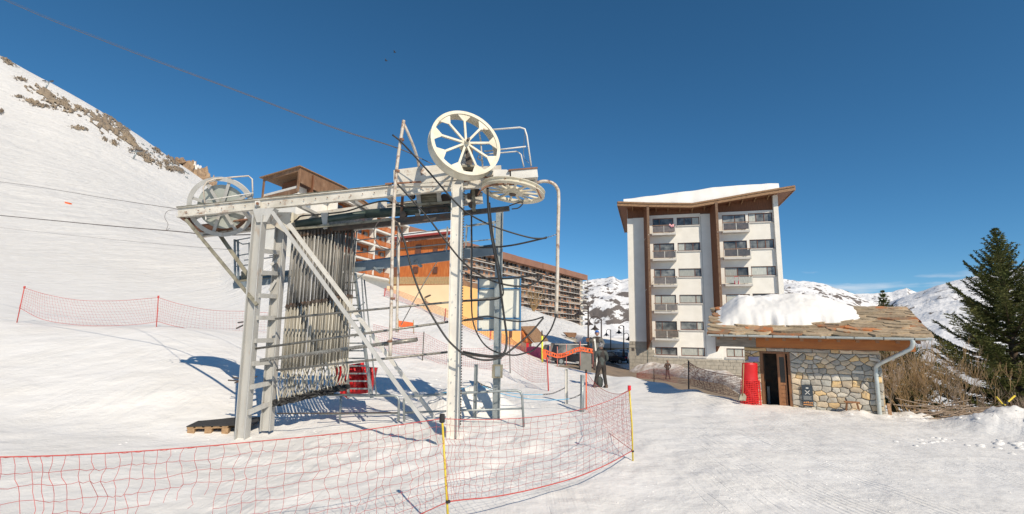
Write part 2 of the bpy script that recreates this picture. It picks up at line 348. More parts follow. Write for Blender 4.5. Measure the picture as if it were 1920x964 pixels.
def curve_e(Y, u):
    q = sorted(CUR[Y]); us = [a for a, b in q]; es = [b for a, b in q]
    if u < us[0]: return es[0]+(es[1]-es[0])/(us[1]-us[0])*(u-us[0])
    return float(np.interp(u, us, es))
for px, prof in sorted(TAB.items()):
    xs, zs = [], []
    for Y, v in prof:
        z = CZ+(curve_e(Y, u_at(px)) if (px <= 480 and Y >= 60) else e_at(px, v))*Y if v > 40 else v
        xs.append(math.log(Y)); zs.append(z)
    xs.append(math.log(6500)); zs.append(-60 if px > 540 else zs[-1]*.6)
    zc = pchip(xs, zs, LY); ec = CZ+pchip(xs, [(z-CZ)/math.exp(x) for x, z in zip(xs, zs)], LY)*YS; w = np.clip((YS-11)/7, 0, 1); w = w*w*(3-2*w)
    cu.append(u_at(px)); cz.append(zc*(1-w)+ec*w)
cu = [cu[0]-6, cu[0]-2.2]+cu+[cu[-1]+2.2, cu[-1]+6]
cz = [cz[0]*1.2, cz[0]*1.25]+cz+[cz[-1], cz[-1]]
cu = np.array(cu); cz = np.array(cz)
UG = np.unique(np.concatenate([np.linspace(cu[0], -1.25, 40), np.linspace(-1.25, 1.25, 430), np.linspace(1.25, cu[-1], 40)]))
ZG = np.zeros((len(UG), len(YS)))
for j in range(len(YS)): ZG[:, j] = pchip(cu, cz[:, j], UG)
UU, YY = np.meshgrid(UG, YS, indexing='ij'); XX = UU*YY
# relief: gentle swells, trampled lumps near the station, broken snow along edges
amp = np.clip((YY-20)/200, 0, 1)
ZG += fbm(XX, YY, 3, .35, 3)*.10+fbm(XX, YY, 7, 1.1, 5)*.06*np.clip((16-YY)/6, 0, 1)+fbm(XX, YY, 5, .022, 4)*3.0*amp
near = np.exp(-((XX+1.2)/3.6)**2-((YY-8.6)/2.1)**2)
ZG += (fbm(XX, YY, 11, 2.2, 3)*.17+fbm(XX, YY, 12, 5.5, 2)*.07)*near
side = np.exp(-((XX-11.)/3.5)**2-((YY-13.2)/1.6)**2)
ZG += np.abs(fbm(XX, YY, 21, 1.3, 4))*.55*side
# snow heap behind the front pole, the pile thrown up at the right edge
ZG += .60*np.exp(-(((XX+.95)/1.0)**2+((YY-12.0)/.8)**2)**1.6)*(1+.9*fbm(XX, YY, 31, 2.0, 4))
pile = np.exp(-np.abs((XX-11.3)/1.3)**3-((YY-10.6)/.8)**2)
ZG += .46*np.clip(pile*1.6, 0, 1)**.8*(1+1.0*fbm(XX, YY, 41, 2.2, 5))
def TZ(x, y):
    y = max(y, 1.6); u = x/y
    i = int(np.clip(np.searchsorted(UG, u)-1, 0, len(UG)-2)); jf = (math.log(y)-LY[0])/(LY[1]-LY[0]); j = int(min(max(jf, 0), len(LY)-2)); a = jf-j
    b = (u-UG[i])/(UG[i+1]-UG[i]); b = min(max(b, 0), 1)
    return float((ZG[i, j]*(1-a)+ZG[i, j+1]*a)*(1-b)+(ZG[i+1, j]*(1-a)+ZG[i+1, j+1]*a)*b)
def Gd(px, py, y0=2.):
    """where the line of sight meets the snow"""
    u, e = ray(px, py); i = int(np.clip(np.searchsorted(UG, u)-1, 0, len(UG)-2)); b = (u-UG[i])/(UG[i+1]-UG[i])
    col = ZG[i]*(1-b)+ZG[i+1]*b; hit = np.where((CZ+e*YS < col) & (YS > y0))[0]
    if len(hit) == 0: return None
    j = hit[0]; d0 = CZ+e*YS[j-1]-col[j-1]; d1 = CZ+e*YS[j]-col[j]; t = d0/(d0-d1) if d0 != d1 else 0
    Y = YS[j-1]+(YS[j]-YS[j-1])*min(max(t, 0), 1); return Vector((u*Y, Y, CZ+e*Y))
def gp(x, y, dz=0): return Vector((x, y, TZ(x, y)+dz))
nu, ny = ZG.shape
V = np.stack([XX, YY, ZG], -1).reshape(-1, 3)
idx = np.arange(nu*ny).reshape(nu, ny)
Q = np.stack([idx[:-1, :-1], idx[1:, :-1], idx[1:, 1:], idx[:-1, 1:]], -1).reshape(-1, 4)
def grid_object(name, V, Q, m, smooth=True):
    me = bpy.data.meshes.new(name); me.vertices.add(len(V)); me.vertices.foreach_set('co', V.astype(np.float32).ravel())
    me.loops.add(Q.size); me.loops.foreach_set('vertex_index', Q.ravel().astype(np.int32)); me.polygons.add(len(Q))
    me.polygons.foreach_set('loop_start', np.arange(0, Q.size, 4, dtype=np.int32))
    me.polygons.foreach_set('use_smooth', np.full(len(Q), smooth)); me.materials.append(m); me.update(calc_edges=True); me.validate()
    o = bpy.data.objects.new(name, me); COL.objects.link(o); return o
g = struct(grid_object('snow_ground', V, Q, SNOW))
mb = MB(); mb.add([(-60, -80, -.01), (60, -80, -.01), (12.4, 1.5, -.01), (-12.4, 1.5, -.01)], [(0, 1, 2, 3)])
struct(mb.build('snow_ground_behind', SNOW))
# ---------------------------------------------------------------- far ranges
def mountain(name, sil, Y0, Y1, zb, seed, m, rough=1.):
    us = np.linspace(u_at(sil[0][0]), u_at(sil[-1][0]), 420); ts = np.linspace(0, 1, 150)
    top = np.interp(us, [u_at(a) for a, b in sil], [e_at(a, b) for a, b in sil])
    U, T = np.meshgrid(us, ts, indexing='ij'); Yv = Y0+(Y1-Y0)*T; X = U*Yv
    H = (CZ+top[:, None]*Y1-zb)*(T**1.15)
    s = 1/900.; n = fbm(X+seed*77, Yv, seed, s, 3); rd = 1-np.abs(fbm(X+Yv*.4, Yv*.6, seed+1, s*2.2, 5))*2.6
    env = np.sin(np.pi*np.clip(T, 0, 1))*.85+.12*T
    Z = zb+H+rough*env*((rd-.7)*150+n*120)+fbm(X, Yv, seed+2, s*16, 4)*22*rough
    Vv = np.stack([X, Yv, Z], -1).reshape(-1, 3)
    # back side falls away
    ii = np.arange(U.size).reshape(U.shape); Qq = np.stack([ii[:-1, :-1], ii[1:, :-1], ii[1:, 1:], ii[:-1, 1:]], -1).reshape(-1, 4)
    last = Vv.reshape(len(us), len(ts), 3)[:, -1, :].copy(); last[:, 1] += 900; last[:, 2] = zb
    k = len(Vv); Vv = np.concatenate([Vv, last]); e = ii[:, -1]; q2 = np.stack([e[:-1], e[1:], k+np.arange(1, len(us)), k+np.arange(len(us)-1)], -1)
    return struct(grid_object(name, Vv, np.concatenate([Qq, q2]), m))
def mountain_mat(name, t0, t1, rockc=(.16, .14, .13)):
    m = bpy.data.materials.new(name); m.use_nodes = True; t = m.node_tree; N = t.nodes; K = t.links.new
    b = N['Principled BSDF']; b.inputs['Roughness'].default_value = .8; b.inputs['Specular IOR Level'].default_value = .1
    g = N.new('ShaderNodeNewGeometry')
    def nz(sc, d, st=(1, 1, 1)):
        mp = N.new('ShaderNodeMapping'); mp.inputs['Scale'].default_value = st; K(g.outputs['Position'], mp.inputs[0])
        n = N.new('ShaderNodeTexNoise'); n.inputs['Scale'].default_value = sc; n.inputs['Detail'].default_value = d; n.inputs['Roughness'].default_value = .62; K(mp.outputs[0], n.inputs['Vector']); return n.outputs[0]
    sp = N.new('ShaderNodeSeparateXYZ'); K(g.outputs['Normal'], sp.inputs[0])
    a = N.new('ShaderNodeMath'); a.operation = 'MULTIPLY_ADD'; K(sp.outputs[2], a.inputs[0]); a.inputs[1].default_value = -.55; K(nz(.014, 11, (1, 1, 2.2)), a.inputs[2])
    a2 = N.new('ShaderNodeMath'); a2.operation = 'MULTIPLY_ADD'; K(nz(.03, 6), a2.inputs[0]); a2.inputs[1].default_value = .7; K(a.outputs[0], a2.inputs[2])
    mr = N.new('ShaderNodeMapRange'); mr.inputs[1].default_value = t0; mr.inputs[2].default_value = t1; K(a2.outputs[0], mr.inputs[0])
    mi = N.new('ShaderNodeMixRGB'); K(mr.outputs[0], mi.inputs[0]); mi.inputs[1].default_value = (.80, .80, .80, 1); mi.inputs[2].default_value = (*rockc, 1)
    K(mi.outputs[0], b.inputs['Base Color']); bp = N.new('ShaderNodeBump'); bp.inputs['Distance'].default_value = 25; bp.inputs['Strength'].default_value = .6; K(nz(.012, 8), bp.inputs['Height']); K(bp.outputs[0], b.inputs['Normal'])
    return m
MM = mountain_mat('snowy_rock_face', .42, .46)
MM2 = mountain_mat('snowfield_with_rocks', .455, .49)
mountain('distant_mountain', [(700, 600), (900, 575), (1040, 560), (1085, 534), (1105, 527), (1140, 522), (1152, 519), (1165, 527), (1180, 524), (1260, 518), (1350, 520), (1440, 522), (1480, 524), (1510, 527), (1545, 533), (1580, 541), (1605, 549), (1625, 560), (1660, 575), (1750, 600)], 700, 3000, -50, 4, MM, 1.0)
mountain('far_ridge', [(1500, 580), (1600, 552), (1640, 551), (1680, 549), (1710, 541), (1750, 560), (1900, 600)], 3600, 5600, -60, 15, MM2, .8)
mountain('right_hand_mountain', [(1560, 640), (1600, 628), (1640, 606), (1668, 578), (1690, 562), (1715, 553), (1740, 545), (1770, 533), (1800, 526), (1850, 517), (1920, 505), (2100, 470), (2600, 430)], 420, 2000, -50, 9, MM2, .55)
# ---------------------------------------------------------------- rock showing through the snow of the slope
ROCK = mat('brown_slope_rock', (.32, .25, .17), (.20, .16, .12), .12, .9, 0, 1, .8, (.34, .27, .19), (.5, .7), .3, glob=True)  # the rock's own brown, varied by noise
ROCKO = mat('ochre_crag_rock', (.38, .26, .16), (.26, .18, .12), .08, .9, 0, 1, .5, (.5, .36, .22), (.5, .7), .2, glob=True)
def rock_patch(cx, cy, lx, ly, ang, seed, m=ROCK, h=2.2, name='rock_outcrop'):
    n1, n2 = 60, 30; ca_, sa_ = math.cos(R(ang)), math.sin(R(ang)); pts = {}; rs = seed*13.7
    for i in range(n1):
        for j in range(n2):
            a = (i/(n1-1)*2-1)*1.25; b = (j/(n2-1)*2-1)*1.25
            q = Gd(cx+a*lx*ca_+b*ly*sa_, cy+a*lx*sa_-b*ly*ca_, 60)
            if q is None or q.y > 640: continue
            nn = noise.fractal(Vector((a*3.2+rs, b*3.4, rs)), .8, 2.1, 6)
            v = .80-math.sqrt(a*a+b*b)+nn*.95
            if v > 0: q = q+Vector((0, 0, min(v, .8)*h*(1+.8*noise.noise(Vector((a*9, b*7, rs))))+.15)); pts[(i, j)] = q
    mb = MB(); ix = {}
    for k, q in pts.items(): ix[k] = len(mb.v); mb.v.append(tuple(q))
    for (i, j) in pts:
        ks = [(i, j), (i+1, j), (i+1, j+1), (i, j+1)]
        if all(k in ix for k in ks):
            mb.f.append(tuple(ix[k] for k in ks)); mb.sm.append(False)
    if mb.f: struct(mb.build(name, m))
for k, a in enumerate([(18, 120, 16, 3, 22), (40, 150, 14, 3.5, 15), (90, 182, 44, 9, 27), (78, 200, 18, 3, 6), (148, 242, 18, 3, 10), (118, 192, 20, 6, 28), (192, 228, 34, 13, 38),
                       (214, 244, 30, 8, 42), (240, 258, 22, 6, 40), (215, 270, 9, 4, 30), (268, 290, 26, 7, 25), (296, 284, 14, 5, 25), (312, 306, 9, 4, 20), (2, 211, 5, 4, 0), (35, 183, 12, 1.4, 8), (196, 262, 6, 3, 30),
                       (305, 272, 9, 3, 20), (250, 272, 30, 5, 37), (285, 302, 22, 7, 26), (322, 300, 18, 5, 34), (335, 320, 16, 4, 28), (205, 218, 22, 5, 40), (150, 205, 14, 3, 34), (318, 318, 10, 4, 20), (60, 192, 20, 4, 12), (118, 202, 30, 8, 24), (225, 236, 24, 8, 40), (12, 113, 14, 3, 24)]):
    rock_patch(a[0], a[1], a[2]*1.12, a[3]*1.25, a[4], k)
# craggy ochre summit at the end of the ridge
def crag(name, px, py, w, h, Y, seed, m):
    c = P(px, py, Y); s = Y/F; mb = MB(); n = 30; idx = {}
    for i in range(n+1):
        for j in range(15):
            t = i/n*math.pi*2; f = j/14*math.pi/2
            d = Vector((math.cos(t)*math.cos(f), math.sin(t)*math.cos(f)*.8, math.sin(f)))
            q = 1+.55*noise.fractal(d*1.9+Vector((seed, 0, 0)), .8, 2.2, 5)
            idx[(i, j)] = len(mb.v); mb.v.append((c.x+d.x*w*s*q, c.y+d.y*w*s*q, c.z-h*s*.5+d.z*h*s*1.25*q))
    for i in range(n):
        for j in range(14): mb.f.append((idx[(i, j)], idx[(i+1, j)], idx[(i+1, j+1)], idx[(i, j+1)])); mb.sm.append(False)
    return struct(mb.build(name, m))
crag('rock_crag', 380, 338, 20, 26, 452, 1, ROCKO); crag('rock_crag', 355, 318, 14, 20, 455, 5, ROCKO); crag('rock_crag', 396, 350, 12, 20, 448, 8, ROCKO); crag('snow_shoulder', 366, 326, 12, 20, 458, 12, SNOWR); crag('rock_crag', 338, 304, 12, 10, 455, 15, ROCKO)
# ---------------------------------------------------------------- paved road and square below the snow edge
def drape(name, poly, m, dz, step):
    xs = [p[0] for p in poly]; ys = [p[1] for p in poly]; mb = MB(); ix = {}
    def inside(x, y):
        c = False; n = len(poly)
        for i in range(n):
            (x1, y1), (x2, y2) = poly[i], poly[(i+1) % n]
            if (y1 > y) != (y2 > y) and x < (x2-x1)*(y-y1)/(y2-y1)+x1: c = not c
        return c
    nx = int((max(xs)-min(xs))/step)+1; nyy = int((max(ys)-min(ys))/step)+1
    def vid(i, j):
        if (i, j) not in ix:
            x = min(xs)+i*step+.3*step*noise.noise(Vector((i*.9, j*.9, 3))); y = min(ys)+j*step+.3*step*noise.noise(Vector((i*.9, j*.9, 8)))
            ix[(i, j)] = len(mb.v); mb.v.append(tuple(gp(x, y, dz)))
        return ix[(i, j)]
    for i in range(nx):
        for j in range(nyy):
            if inside(min(xs)+(i+.5)*step, min(ys)+(j+.5)*step):
                mb.f.append((vid(i, j), vid(i+1, j), vid(i+1, j+1), vid(i, j+1))); mb.sm.append(True)
    return struct(mb.build(name, m))
drape('road', [(3.2, 33), (4.0, 41), (7.5, 50), (11, 85), (17, 95), (13.2, 58), (13.0, 52), (17, 42), (16.5, 32), (16, 24), (14.3, 20), (11, 22), (8.2, 27), (5.0, 29)], ASPH, .06, .5)
# ================================================================ buildings
def planeQ(org, d, off, px, py):
    """pixel -> (along, height) on the vertical plane parallel to a facade, off metres behind it (negative: in front)"""
    n = math.hypot(*d); dx, dy = d[0]/n, d[1]/n; nx, nyv = -dy, dx
    x0, y0 = org[0]+nx*off, org[1]+nyv*off; u, e = ray(px, py)
    s = (u*y0-x0)/(dx-u*dy); return s, CZ+e*(y0+s*dy)
def wall_open(mb, x0, x1, z0, z1, y0, y1, ops):
    """a wall slab with rectangular openings cut out of it"""
    xs = sorted({x0, x1}|{min(max(v, x0), x1) for o in ops for v in o[:2]}); zs = sorted({z0, z1}|{min(max(v, z0), z1) for o in ops for v in o[2:]})
    for i in range(len(xs)-1):
        k = 0
        while k < len(zs)-1:
            def solid(k): 
                cx, cz_ = (xs[i]+xs[i+1])/2, (zs[k]+zs[k+1])/2
                return not any(o[0] < cx < o[1] and o[2] < cz_ < o[3] for o in ops)
            if not solid(k): k += 1; continue
            j = k
            while j+1 < len(zs)-1 and solid(j+1): j += 1
            if xs[i+1]-xs[i] > 1e-4 and zs[j+1]-zs[k] > 1e-4: mb.box(xs[i], xs[i+1], y0, y1, zs[k], zs[j+1])
            k = j+1
def window(root, x0, x1, z0, z1, splits, y=.1, fr=.07, pane=PANE, frame=WFRAME, sgn=1):
    mb = MB(); d = .07*sgn
    def bx(a, b, c, e): mb.box(a, b, min(y, y+d), max(y, y+d), c, e)
    bx(x0, x1, z0, z0+fr); bx(x0, x1, z1-fr, z1); bx(x0, x0+fr, z0+fr, z1-fr); bx(x1-fr, x1, z0+fr, z1-fr)
    xs = [x0+fr]
    for s in splits:
        q = x0+(x1-x0)*s; bx(q-fr/2, q+fr/2, z0+fr, z1-fr); xs += [q-fr/2, q+fr/2]
    xs.append(x1-fr)
    w = mb.build('window', frame, root, fix=False)
    for i in range(0, len(xs), 2):
        p = MB().box(xs[i], xs[i+1], min(y+d*.55, y+d*.75), max(y+d*.55, y+d*.75), z0+fr, z1-fr)
        p.build('pane', pane[i//2 % len(pane)] if isinstance(pane, (list, tuple)) else pane, w, fix=False)
    return w
# ---- apartment house on the right
AO = P(1180, 620, 53); AO = Vector((AO.x, AO.y, 0)); AD = (.96, -.279)
apt = thing('apartment_building', 'white and grey six storey apartment block with brown timber fins and snow covered butterfly roof', 'building', AO, math.atan2(AD[1], AD[0]))
def bl(name, mb, m, par=apt, **k): return mb.build(name, m, par, fix=False, **k)
mb = MB(); mb.box(0.0, 15.2, .22, 12.5, -3, 15.9); bl('wall', mb, PLASTER)
lv = [12.97-2.83*k for k in range(5)]
opA, opB = [], []
for z in lv:
    opA.append((2.75, 4.95, z, z+1.62)); opA.append((9.9, 12.2, z, z+1.66))
    opB.append((5.3, 7.62, z+.72, z+1.62)); opB.append((12.45, 14.78, z+.76, z+1.72))
grd = [(2.64, 4.9, -.32, .53), (5.28, 7.63, -.32, .56), (9.7, 12.0, -.3, .57), (12.4, 14.7, -.3, .57)]
mb = MB(); wall_open(mb, 2.3, 15.2, -.6, 14.95, 0, .22, opA+opB+grd+[(7.72, 9.2, -.2, 15), (14.85, 15.3, -1, 16)]); bl('front_wall', mb, PLASTER)
mb = MB(); mb.box(.62, 2.3, -.02, .22, 1.06, 14.75); bl('wall_panel', mb, PLASTER)
mb = MB(); mb.box(7.74, 9.3, -.04, .22, -.49, 14.85); bl('wall_panel', mb, PLASTER)
mb = MB(); mb.box(0, .62, -.08, .22, 1.06, 14.7); bl('corner_pillar', mb, PLASTER)
mb = MB(); mb.box(14.85, 15.3, -.35, .22, -.5, 16.6); bl('corner_pillar', mb, PLASTER)
mb = MB(); mb.box(.62, 2.3, -.01, .2, -.6, 1.06); bl('block_panel', mb, STONEB)
# cladding boards under the eaves
mb = MB(); x = 0.03
while x < 14.8:
    if not (2.1 < x < 2.5): mb.box(x, min(x+.165, 14.83), .06+.012*random.random(), .2, 14.72 if x < 2.3 else 14.97, 16.6)
    x += .18
bl('timber_cladding_board', mb, BRWOOD, stuff=True)
mb = MB(); mb.box(.05, 14.84, .1, .19, 14.8, 16.7); bl('cladding_backing', mb, BRWOOD)
FINE = mat('brown_fin_trim', (.15, .085, .05), (.21, .13, .08), 5, .75, 0, .3, 20, (.12, .05, .025), (.55, .65), 4)  # grey-brown timber colour of the fin's outer edge
for px_, xw in ((1217.5, 1.78), (1349, 8.68)):
    FD = 1.45; xf, zf = planeQ(AO, AD, -FD, px_, 520); zb0 = planeQ(AO, AD, -FD, px_, 637)[1]; x0, x1 = xf-.06, xf+.14
    mb = MB(); mb.hexa([(xw, -.001, .15), (xw+.12, -.001, .15), (x0+.14, -FD, zb0), (x0, -FD, zb0), (xw, -.001, 16.2), (xw+.12, -.001, 16.2), (x0+.14, -FD, 15.75), (x0, -FD, 15.75)]); f_ = bl('timber_fin', mb, BRWOOD)
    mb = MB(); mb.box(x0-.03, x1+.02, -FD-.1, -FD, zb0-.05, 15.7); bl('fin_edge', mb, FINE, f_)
    for zz in (12.5, 6.9): mb = MB(); mb.bar((x0-.4, -.02, zz-.35), (x0+.1, -FD-.12, zz), .05); bl('fin_bracket', mb, WHITE2, f_)
# ground floor block courses
mb = MB(); random.seed(3)
for k in range(9):
    z0 = -3+.36*k; x = -.05-.3*random.random()
    while x < 15.25:
        w = rnd(.55, 1.1); x1 = min(x+w, 15.25); top = min(z0+.34, -.6 if x > 2.35 else 9)
        if top-z0 > .05: mb.box(max(x, -.05), x1-.025, -.06-rnd(0, .03), .24, z0, top)
        x = x1
for k in range(5):
    z0 = -.6+.33*k; 
    if z0 < 1: mb.box(-.05, .3+.3*(k % 2), -.06, .24, z0+.01, min(z0+.31, 1.05)); mb.box(.33+.3*(k % 2), .6 if k % 2 == 0 else .64, -.055, .24, z0+.01, min(z0+.31, 1.05)); mb.box(2.31, 2.36, -.05, .1, z0+.01, z0+.3)
bl('stone_block', mb, STONEB, stuff=True)
mb = MB(); mb.box(-.02, 15.22, -.03, .2, -3, -.62); bl('mortar_bed', mb, CONC)
mb = MB(); mb.box(.25, .5, -.13, -.06, .1, .4); bl('wall_lamp', mb, DARK)
mb = MB(); mb.tube([(1.85, -.08, -1.6), (1.85, -.08, 0.6)], .03, 5); bl('conduit', mb, GREEN)
# windows
sp3 = [.36, .69]; sp2 = [.72]; spl = [.36]
kinds_ = [([.33, .67], [PANE, PANE, PANEC]), ([.33, .68], [PANEC, PANE, PANE]), (sp2, [PANEC, PANE]), (sp2, [PANEC, PANEC]), (sp2, [PANE, PANEC])]
kindsr = [([.33, .66], [PANEC, PANE, PANE]), ([.33, .66], [PANE, PANE, PANE]), ([.66], [PANEC, PANE]), ([.66], [PANE, PANEC]), ([.5], [PANE])]
for k, z in enumerate(lv):
    window(apt, 2.75, 4.95, z, z+1.62, [.32], pane=[PANE, PANE] if k != 3 else [PANEC, PANEC])
    window(apt, 5.3, 7.62, z+.72, z+1.62, kinds_[k][0], pane=kinds_[k][1])
    window(apt, 9.9, 12.2, z, z+1.66, [.55], pane=[[PANE], [PANE], [PANEC, PANE], [PANEC, PANE], [PANE]][k])
    window(apt, 12.45, 14.78, z+.76, z+1.72, kindsr[k][0], pane=kindsr[k][1])
    for x0, x1, dz in ((5.24, 7.68, .72), (12.4, 14.84, .76)):
        mb = MB(); mb.box(x0, x1, -.1, .1, z+dz-.12, z+dz-.005); bl('window_sill', mb, SLABM)
for g_, pn, s_ in zip(grd, ([PANE], [PANEC], [PANEC], [PANEC]), ([.3], [.72], [.33, .66], [.5])):
    window(apt, *g_, s_, pane=pn); mb = MB(); mb.box(g_[0]-.15, g_[1]+.1, -.12, .1, g_[2]-.16, g_[2]-.005); bl('window_sill', mb, SLABM)
mb = MB(); mb.box(2.3, 7.7, -.035, 0, -.62, -.5); mb.box(7.72, 7.78, -.06, 0, -.5, 14.6); bl('wall_trim', mb, SLABM)
# balconies
BGL = mat('tinted_balcony_glass', (.10, .09, .08), (.16, .13, .11), 3, .12, spec=.8, rnd_amt=.4)
BRAIL = mat('brown_handrail', (.20, .11, .07), (.28, .18, .12), 9, .6)
for k, z in enumerate(lv):
    for (x0, x1, n) in ((2.64, 5.12, 0), (9.82, 12.42, 1)):
        if n == 1 and k > 3: continue
        bz = z-.2; mb = MB(); mb.box(x0, x1, -.72, 0, bz-.2, bz); b_ = bl('balcony', mb, SLABM)
        mb = MB(); mb.box(x0, x1, -.75, -.69, bz+.82, bz+.9); mb.box(x1-.06, x1, -.688, 0, bz+.82, bz+.9); bl('handrail', mb, BRAIL, b_)
        mb = MB()
        for xx in (x0+.03, (x0+x1)/2, x1-.06): mb.box(xx, xx+.05, -.72, -.67, bz, bz+.82)
        mb.box(x1-.06, x1-.01, -.4, -.35, bz, bz+.82); bl('baluster', mb, WHITE2, b_, stuff=True)
        gm = PANEC if (n == 1 and k in (2, 3)) else BGL
        mb = MB(); mb.box(x0+.1, (x0+x1)/2-.02, -.705, -.685, bz+.12, bz+.76); mb.box((x0+x1)/2+.07, x1-.09, -.705, -.685, bz+.12, bz+.76); bl('balcony_glass', mb, gm, b_)
def small_apt(name, label, cat, m, boxes, kind=None):
    c = apt.matrix_basis; t = Matrix.Translation(AO)@Matrix.Rotation(math.atan2(AD[1], AD[0]), 4, 'Z')
    mb = MB()
    for b in boxes:
        if b[0] == 'tube': mb.tube(b[1], b[2], 6)
        else: mb.box(*b)
    mb.v = [tuple(t@Vector(v)) for v in mb.v]; o = mb.build(name, m); tag(o, label, cat); return o
PINK = mat('pink_towel', (.75, .12, .18), (.8, .7, .68), 9, .8)
PINKP = mat('red_pink_plastic', (.65, .05, .09), None, rough=.5)
YELC = mat('yellow_curtain', (.80, .50, .02), (.65, .38, .01), 9, .8, stretch=(9, 1, .3))
zt = lv[0]-.2
t = Matrix.Translation(AO)@Matrix.Rotation(math.atan2(AD[1], AD[0]), 4, 'Z')
mb = MB(); n1, n2 = 9, 6
for i in range(n1):
    for j in range(n2):
        s = i/(n1-1); q = j/(n2-1)*math.pi; mb.v.append(tuple(t@Vector((4.45+.5*s, -.72-.07*math.cos(q)+.02*math.sin(s*14), zt+.72+.25*math.sin(q)**.6+.04*math.sin(s*9)-.12*abs(math.cos(q))*(s > .3)))))
for i in range(n1-1):
    for j in range(n2-1): mb.f.append((i*n2+j, (i+1)*n2+j, (i+1)*n2+j+1, i*n2+j+1)); mb.sm.append(True)
o = mb.build('towel', PINK); md = o.modifiers.new('thick', 'SOLIDIFY'); md.thickness = .02; tag(o, 'pink and white towel draped over the top left balcony rail', 'towel')
zt = lv[2]-.2
small_apt('garden_chair', 'red plastic garden chair on the middle balcony of the right column', 'chair', PINKP,
          [(10.7, 11.1, -.6, -.2, zt+.38, zt+.42), (10.72, 11.08, -.36, -.32, zt+.42, zt+.85), (10.7, 10.74, -.75, -.7, zt, zt+.38), (11.06, 11.1, -.75, -.7, zt, zt+.38), (10.7, 10.74, -.38, -.33, zt, zt+.38), (11.06, 11.1, -.38, -.33, zt, zt+.38), (10.68, 10.72, -.75, -.35, zt+.6, zt+.64), (11.08, 11.12, -.75, -.35, zt+.6, zt+.64)])
zt = lv[2]-.2
small_apt('drying_rack', 'white folding drying rack on the middle balcony of the left column', 'drying rack', WHITE2,
          [('tube', [(3.1, -.6, zt), (3.8, -.6, zt+.72)], .018), ('tube', [(3.8, -.6, zt), (3.1, -.6, zt+.72)], .018), ('tube', [(2.9, -.6, zt+.72), (4.2, -.6, zt+.6)], .018), ('tube', [(3.1, -.2, zt), (3.8, -.2, zt+.72)], .018), ('tube', [(2.9, -.2, zt+.72), (4.2, -.2, zt+.6)], .018), ('tube', [(2.9, -.6, zt+.72), (2.9, -.2, zt+.72)], .018), ('tube', [(4.2, -.6, zt+.6), (4.2, -.2, zt+.6)], .018)])
zt = lv[3]
mb = MB()
for i in range(7): mb.box(11.3+.1*i, 11.39+.1*i, .07+.03*(i % 2), .1+.03*(i % 2), zt+.08, zt+1.58)
bl('yellow_curtain', mb, YELC)
# roof: butterfly slab, fascia, snow filling the valley
fr = [planeQ(AO, AD, -1.45, *q) for q in ((1158, 379), (1215, 381), (1298, 382), (1345, 374), (1400, 364), (1490, 349))]
bot = [planeQ(AO, AD, -1.45, *q) for q in ((1158, 386), (1215, 388), (1299, 385), (1345, 379), (1400, 370), (1490, 355))]
def slab_xz(top, bot_, y0, y1):
    mb = MB(); n = len(top)
    for i in range(n-1):
        (a, za), (b, zb_) = top[i], top[i+1]; (c, zc), (d, zd) = bot_[i], bot_[i+1]
        mb.hexa([(c, y0, zc), (d, y0, zd), (d, y1, zd), (c, y1, zc), (a, y0, za), (b, y0, zb_), (b, y1, zb_), (a, y1, za)])
    return mb
bot2 = [(a, z-.42) for a, z in fr]
rf = bl('roof', slab_xz([(a, z-.03) for a, z in fr], [(a, z-.33) for a, z in fr], -1.38, 14.0), BRWOOD)
bl('fascia', slab_xz(fr, bot2, -1.47, -1.38), BRTRIM, rf)
bl('fascia', slab_xz([(a, z+.07) for a, z in fr], [(a, z-.10) for a, z in fr], -1.55, -1.472), BRTRIM, rf)
zL, zR = fr[0][1], fr[-1][1]
mb = MB(); mb.box(fr[0][0]-.06, fr[0][0]-.002, -1.45, 14, zL-.42, zL+.04); bl('fascia', mb, BRTRIM, rf)
mb = MB(); mb.box(fr[-1][0]+.002, fr[-1][0]+.06, -1.45, 14, zR-.42, zR+.04); bl('fascia', mb, BRTRIM, rf)
for x in np.arange(.6, 14.6, 1.25):
    zz = float(np.interp(x, [a for a, z in fr], [z for a, z in fr]))-.36
    mb = MB(); mb.hexa([(x, -.9, zz-.03), (x+.1, -.9, zz-.03), (x+.1, .06, zz-.25), (x, .06, zz-.25), (x, -.9, zz+.06), (x+.1, -.9, zz+.06), (x+.1, .06, zz+.06), (x, .06, zz+.06)]); bl('rafter_end', mb, BRTRIM, rf)
sn = [planeQ(AO, AD, -1.1, *q) for q in ((1169, 373), (1220, 366.5), (1273, 360), (1337, 351), (1400, 346.5), (1440, 343.5), (1461, 343))]
mb = MB(); nx_, ny_ = 60, 16; xs = np.linspace(sn[0][0], sn[-1][0], nx_)
for x in xs:
    zt = float(np.interp(x, [a for a, z in sn], [z for a, z in sn])); zb_ = float(np.interp(x, [a for a, z in fr], [z for a, z in fr]))+.02
    for j in range(ny_):
        y = -1.1+14.9*(j/(ny_-1))**1.6; k = 0 if j == 0 else 1
        z = zb_ if j == 0 else zt+.1*noise.noise(Vector((x*.5, y*.5, 1)))+.02*j
        mb.v.append((x, y-.0+.12*noise.noise(Vector((x*.8, 0, 3)))*(j < 2), z))
for i in range(nx_-1):
    for j in range(ny_-1): mb.f.append((i*ny_+j, (i+1)*ny_+j, (i+1)*ny_+j+1, i*ny_+j+1)); mb.sm.append(True)
bl('roof_snow', mb, SNOWR, rf)
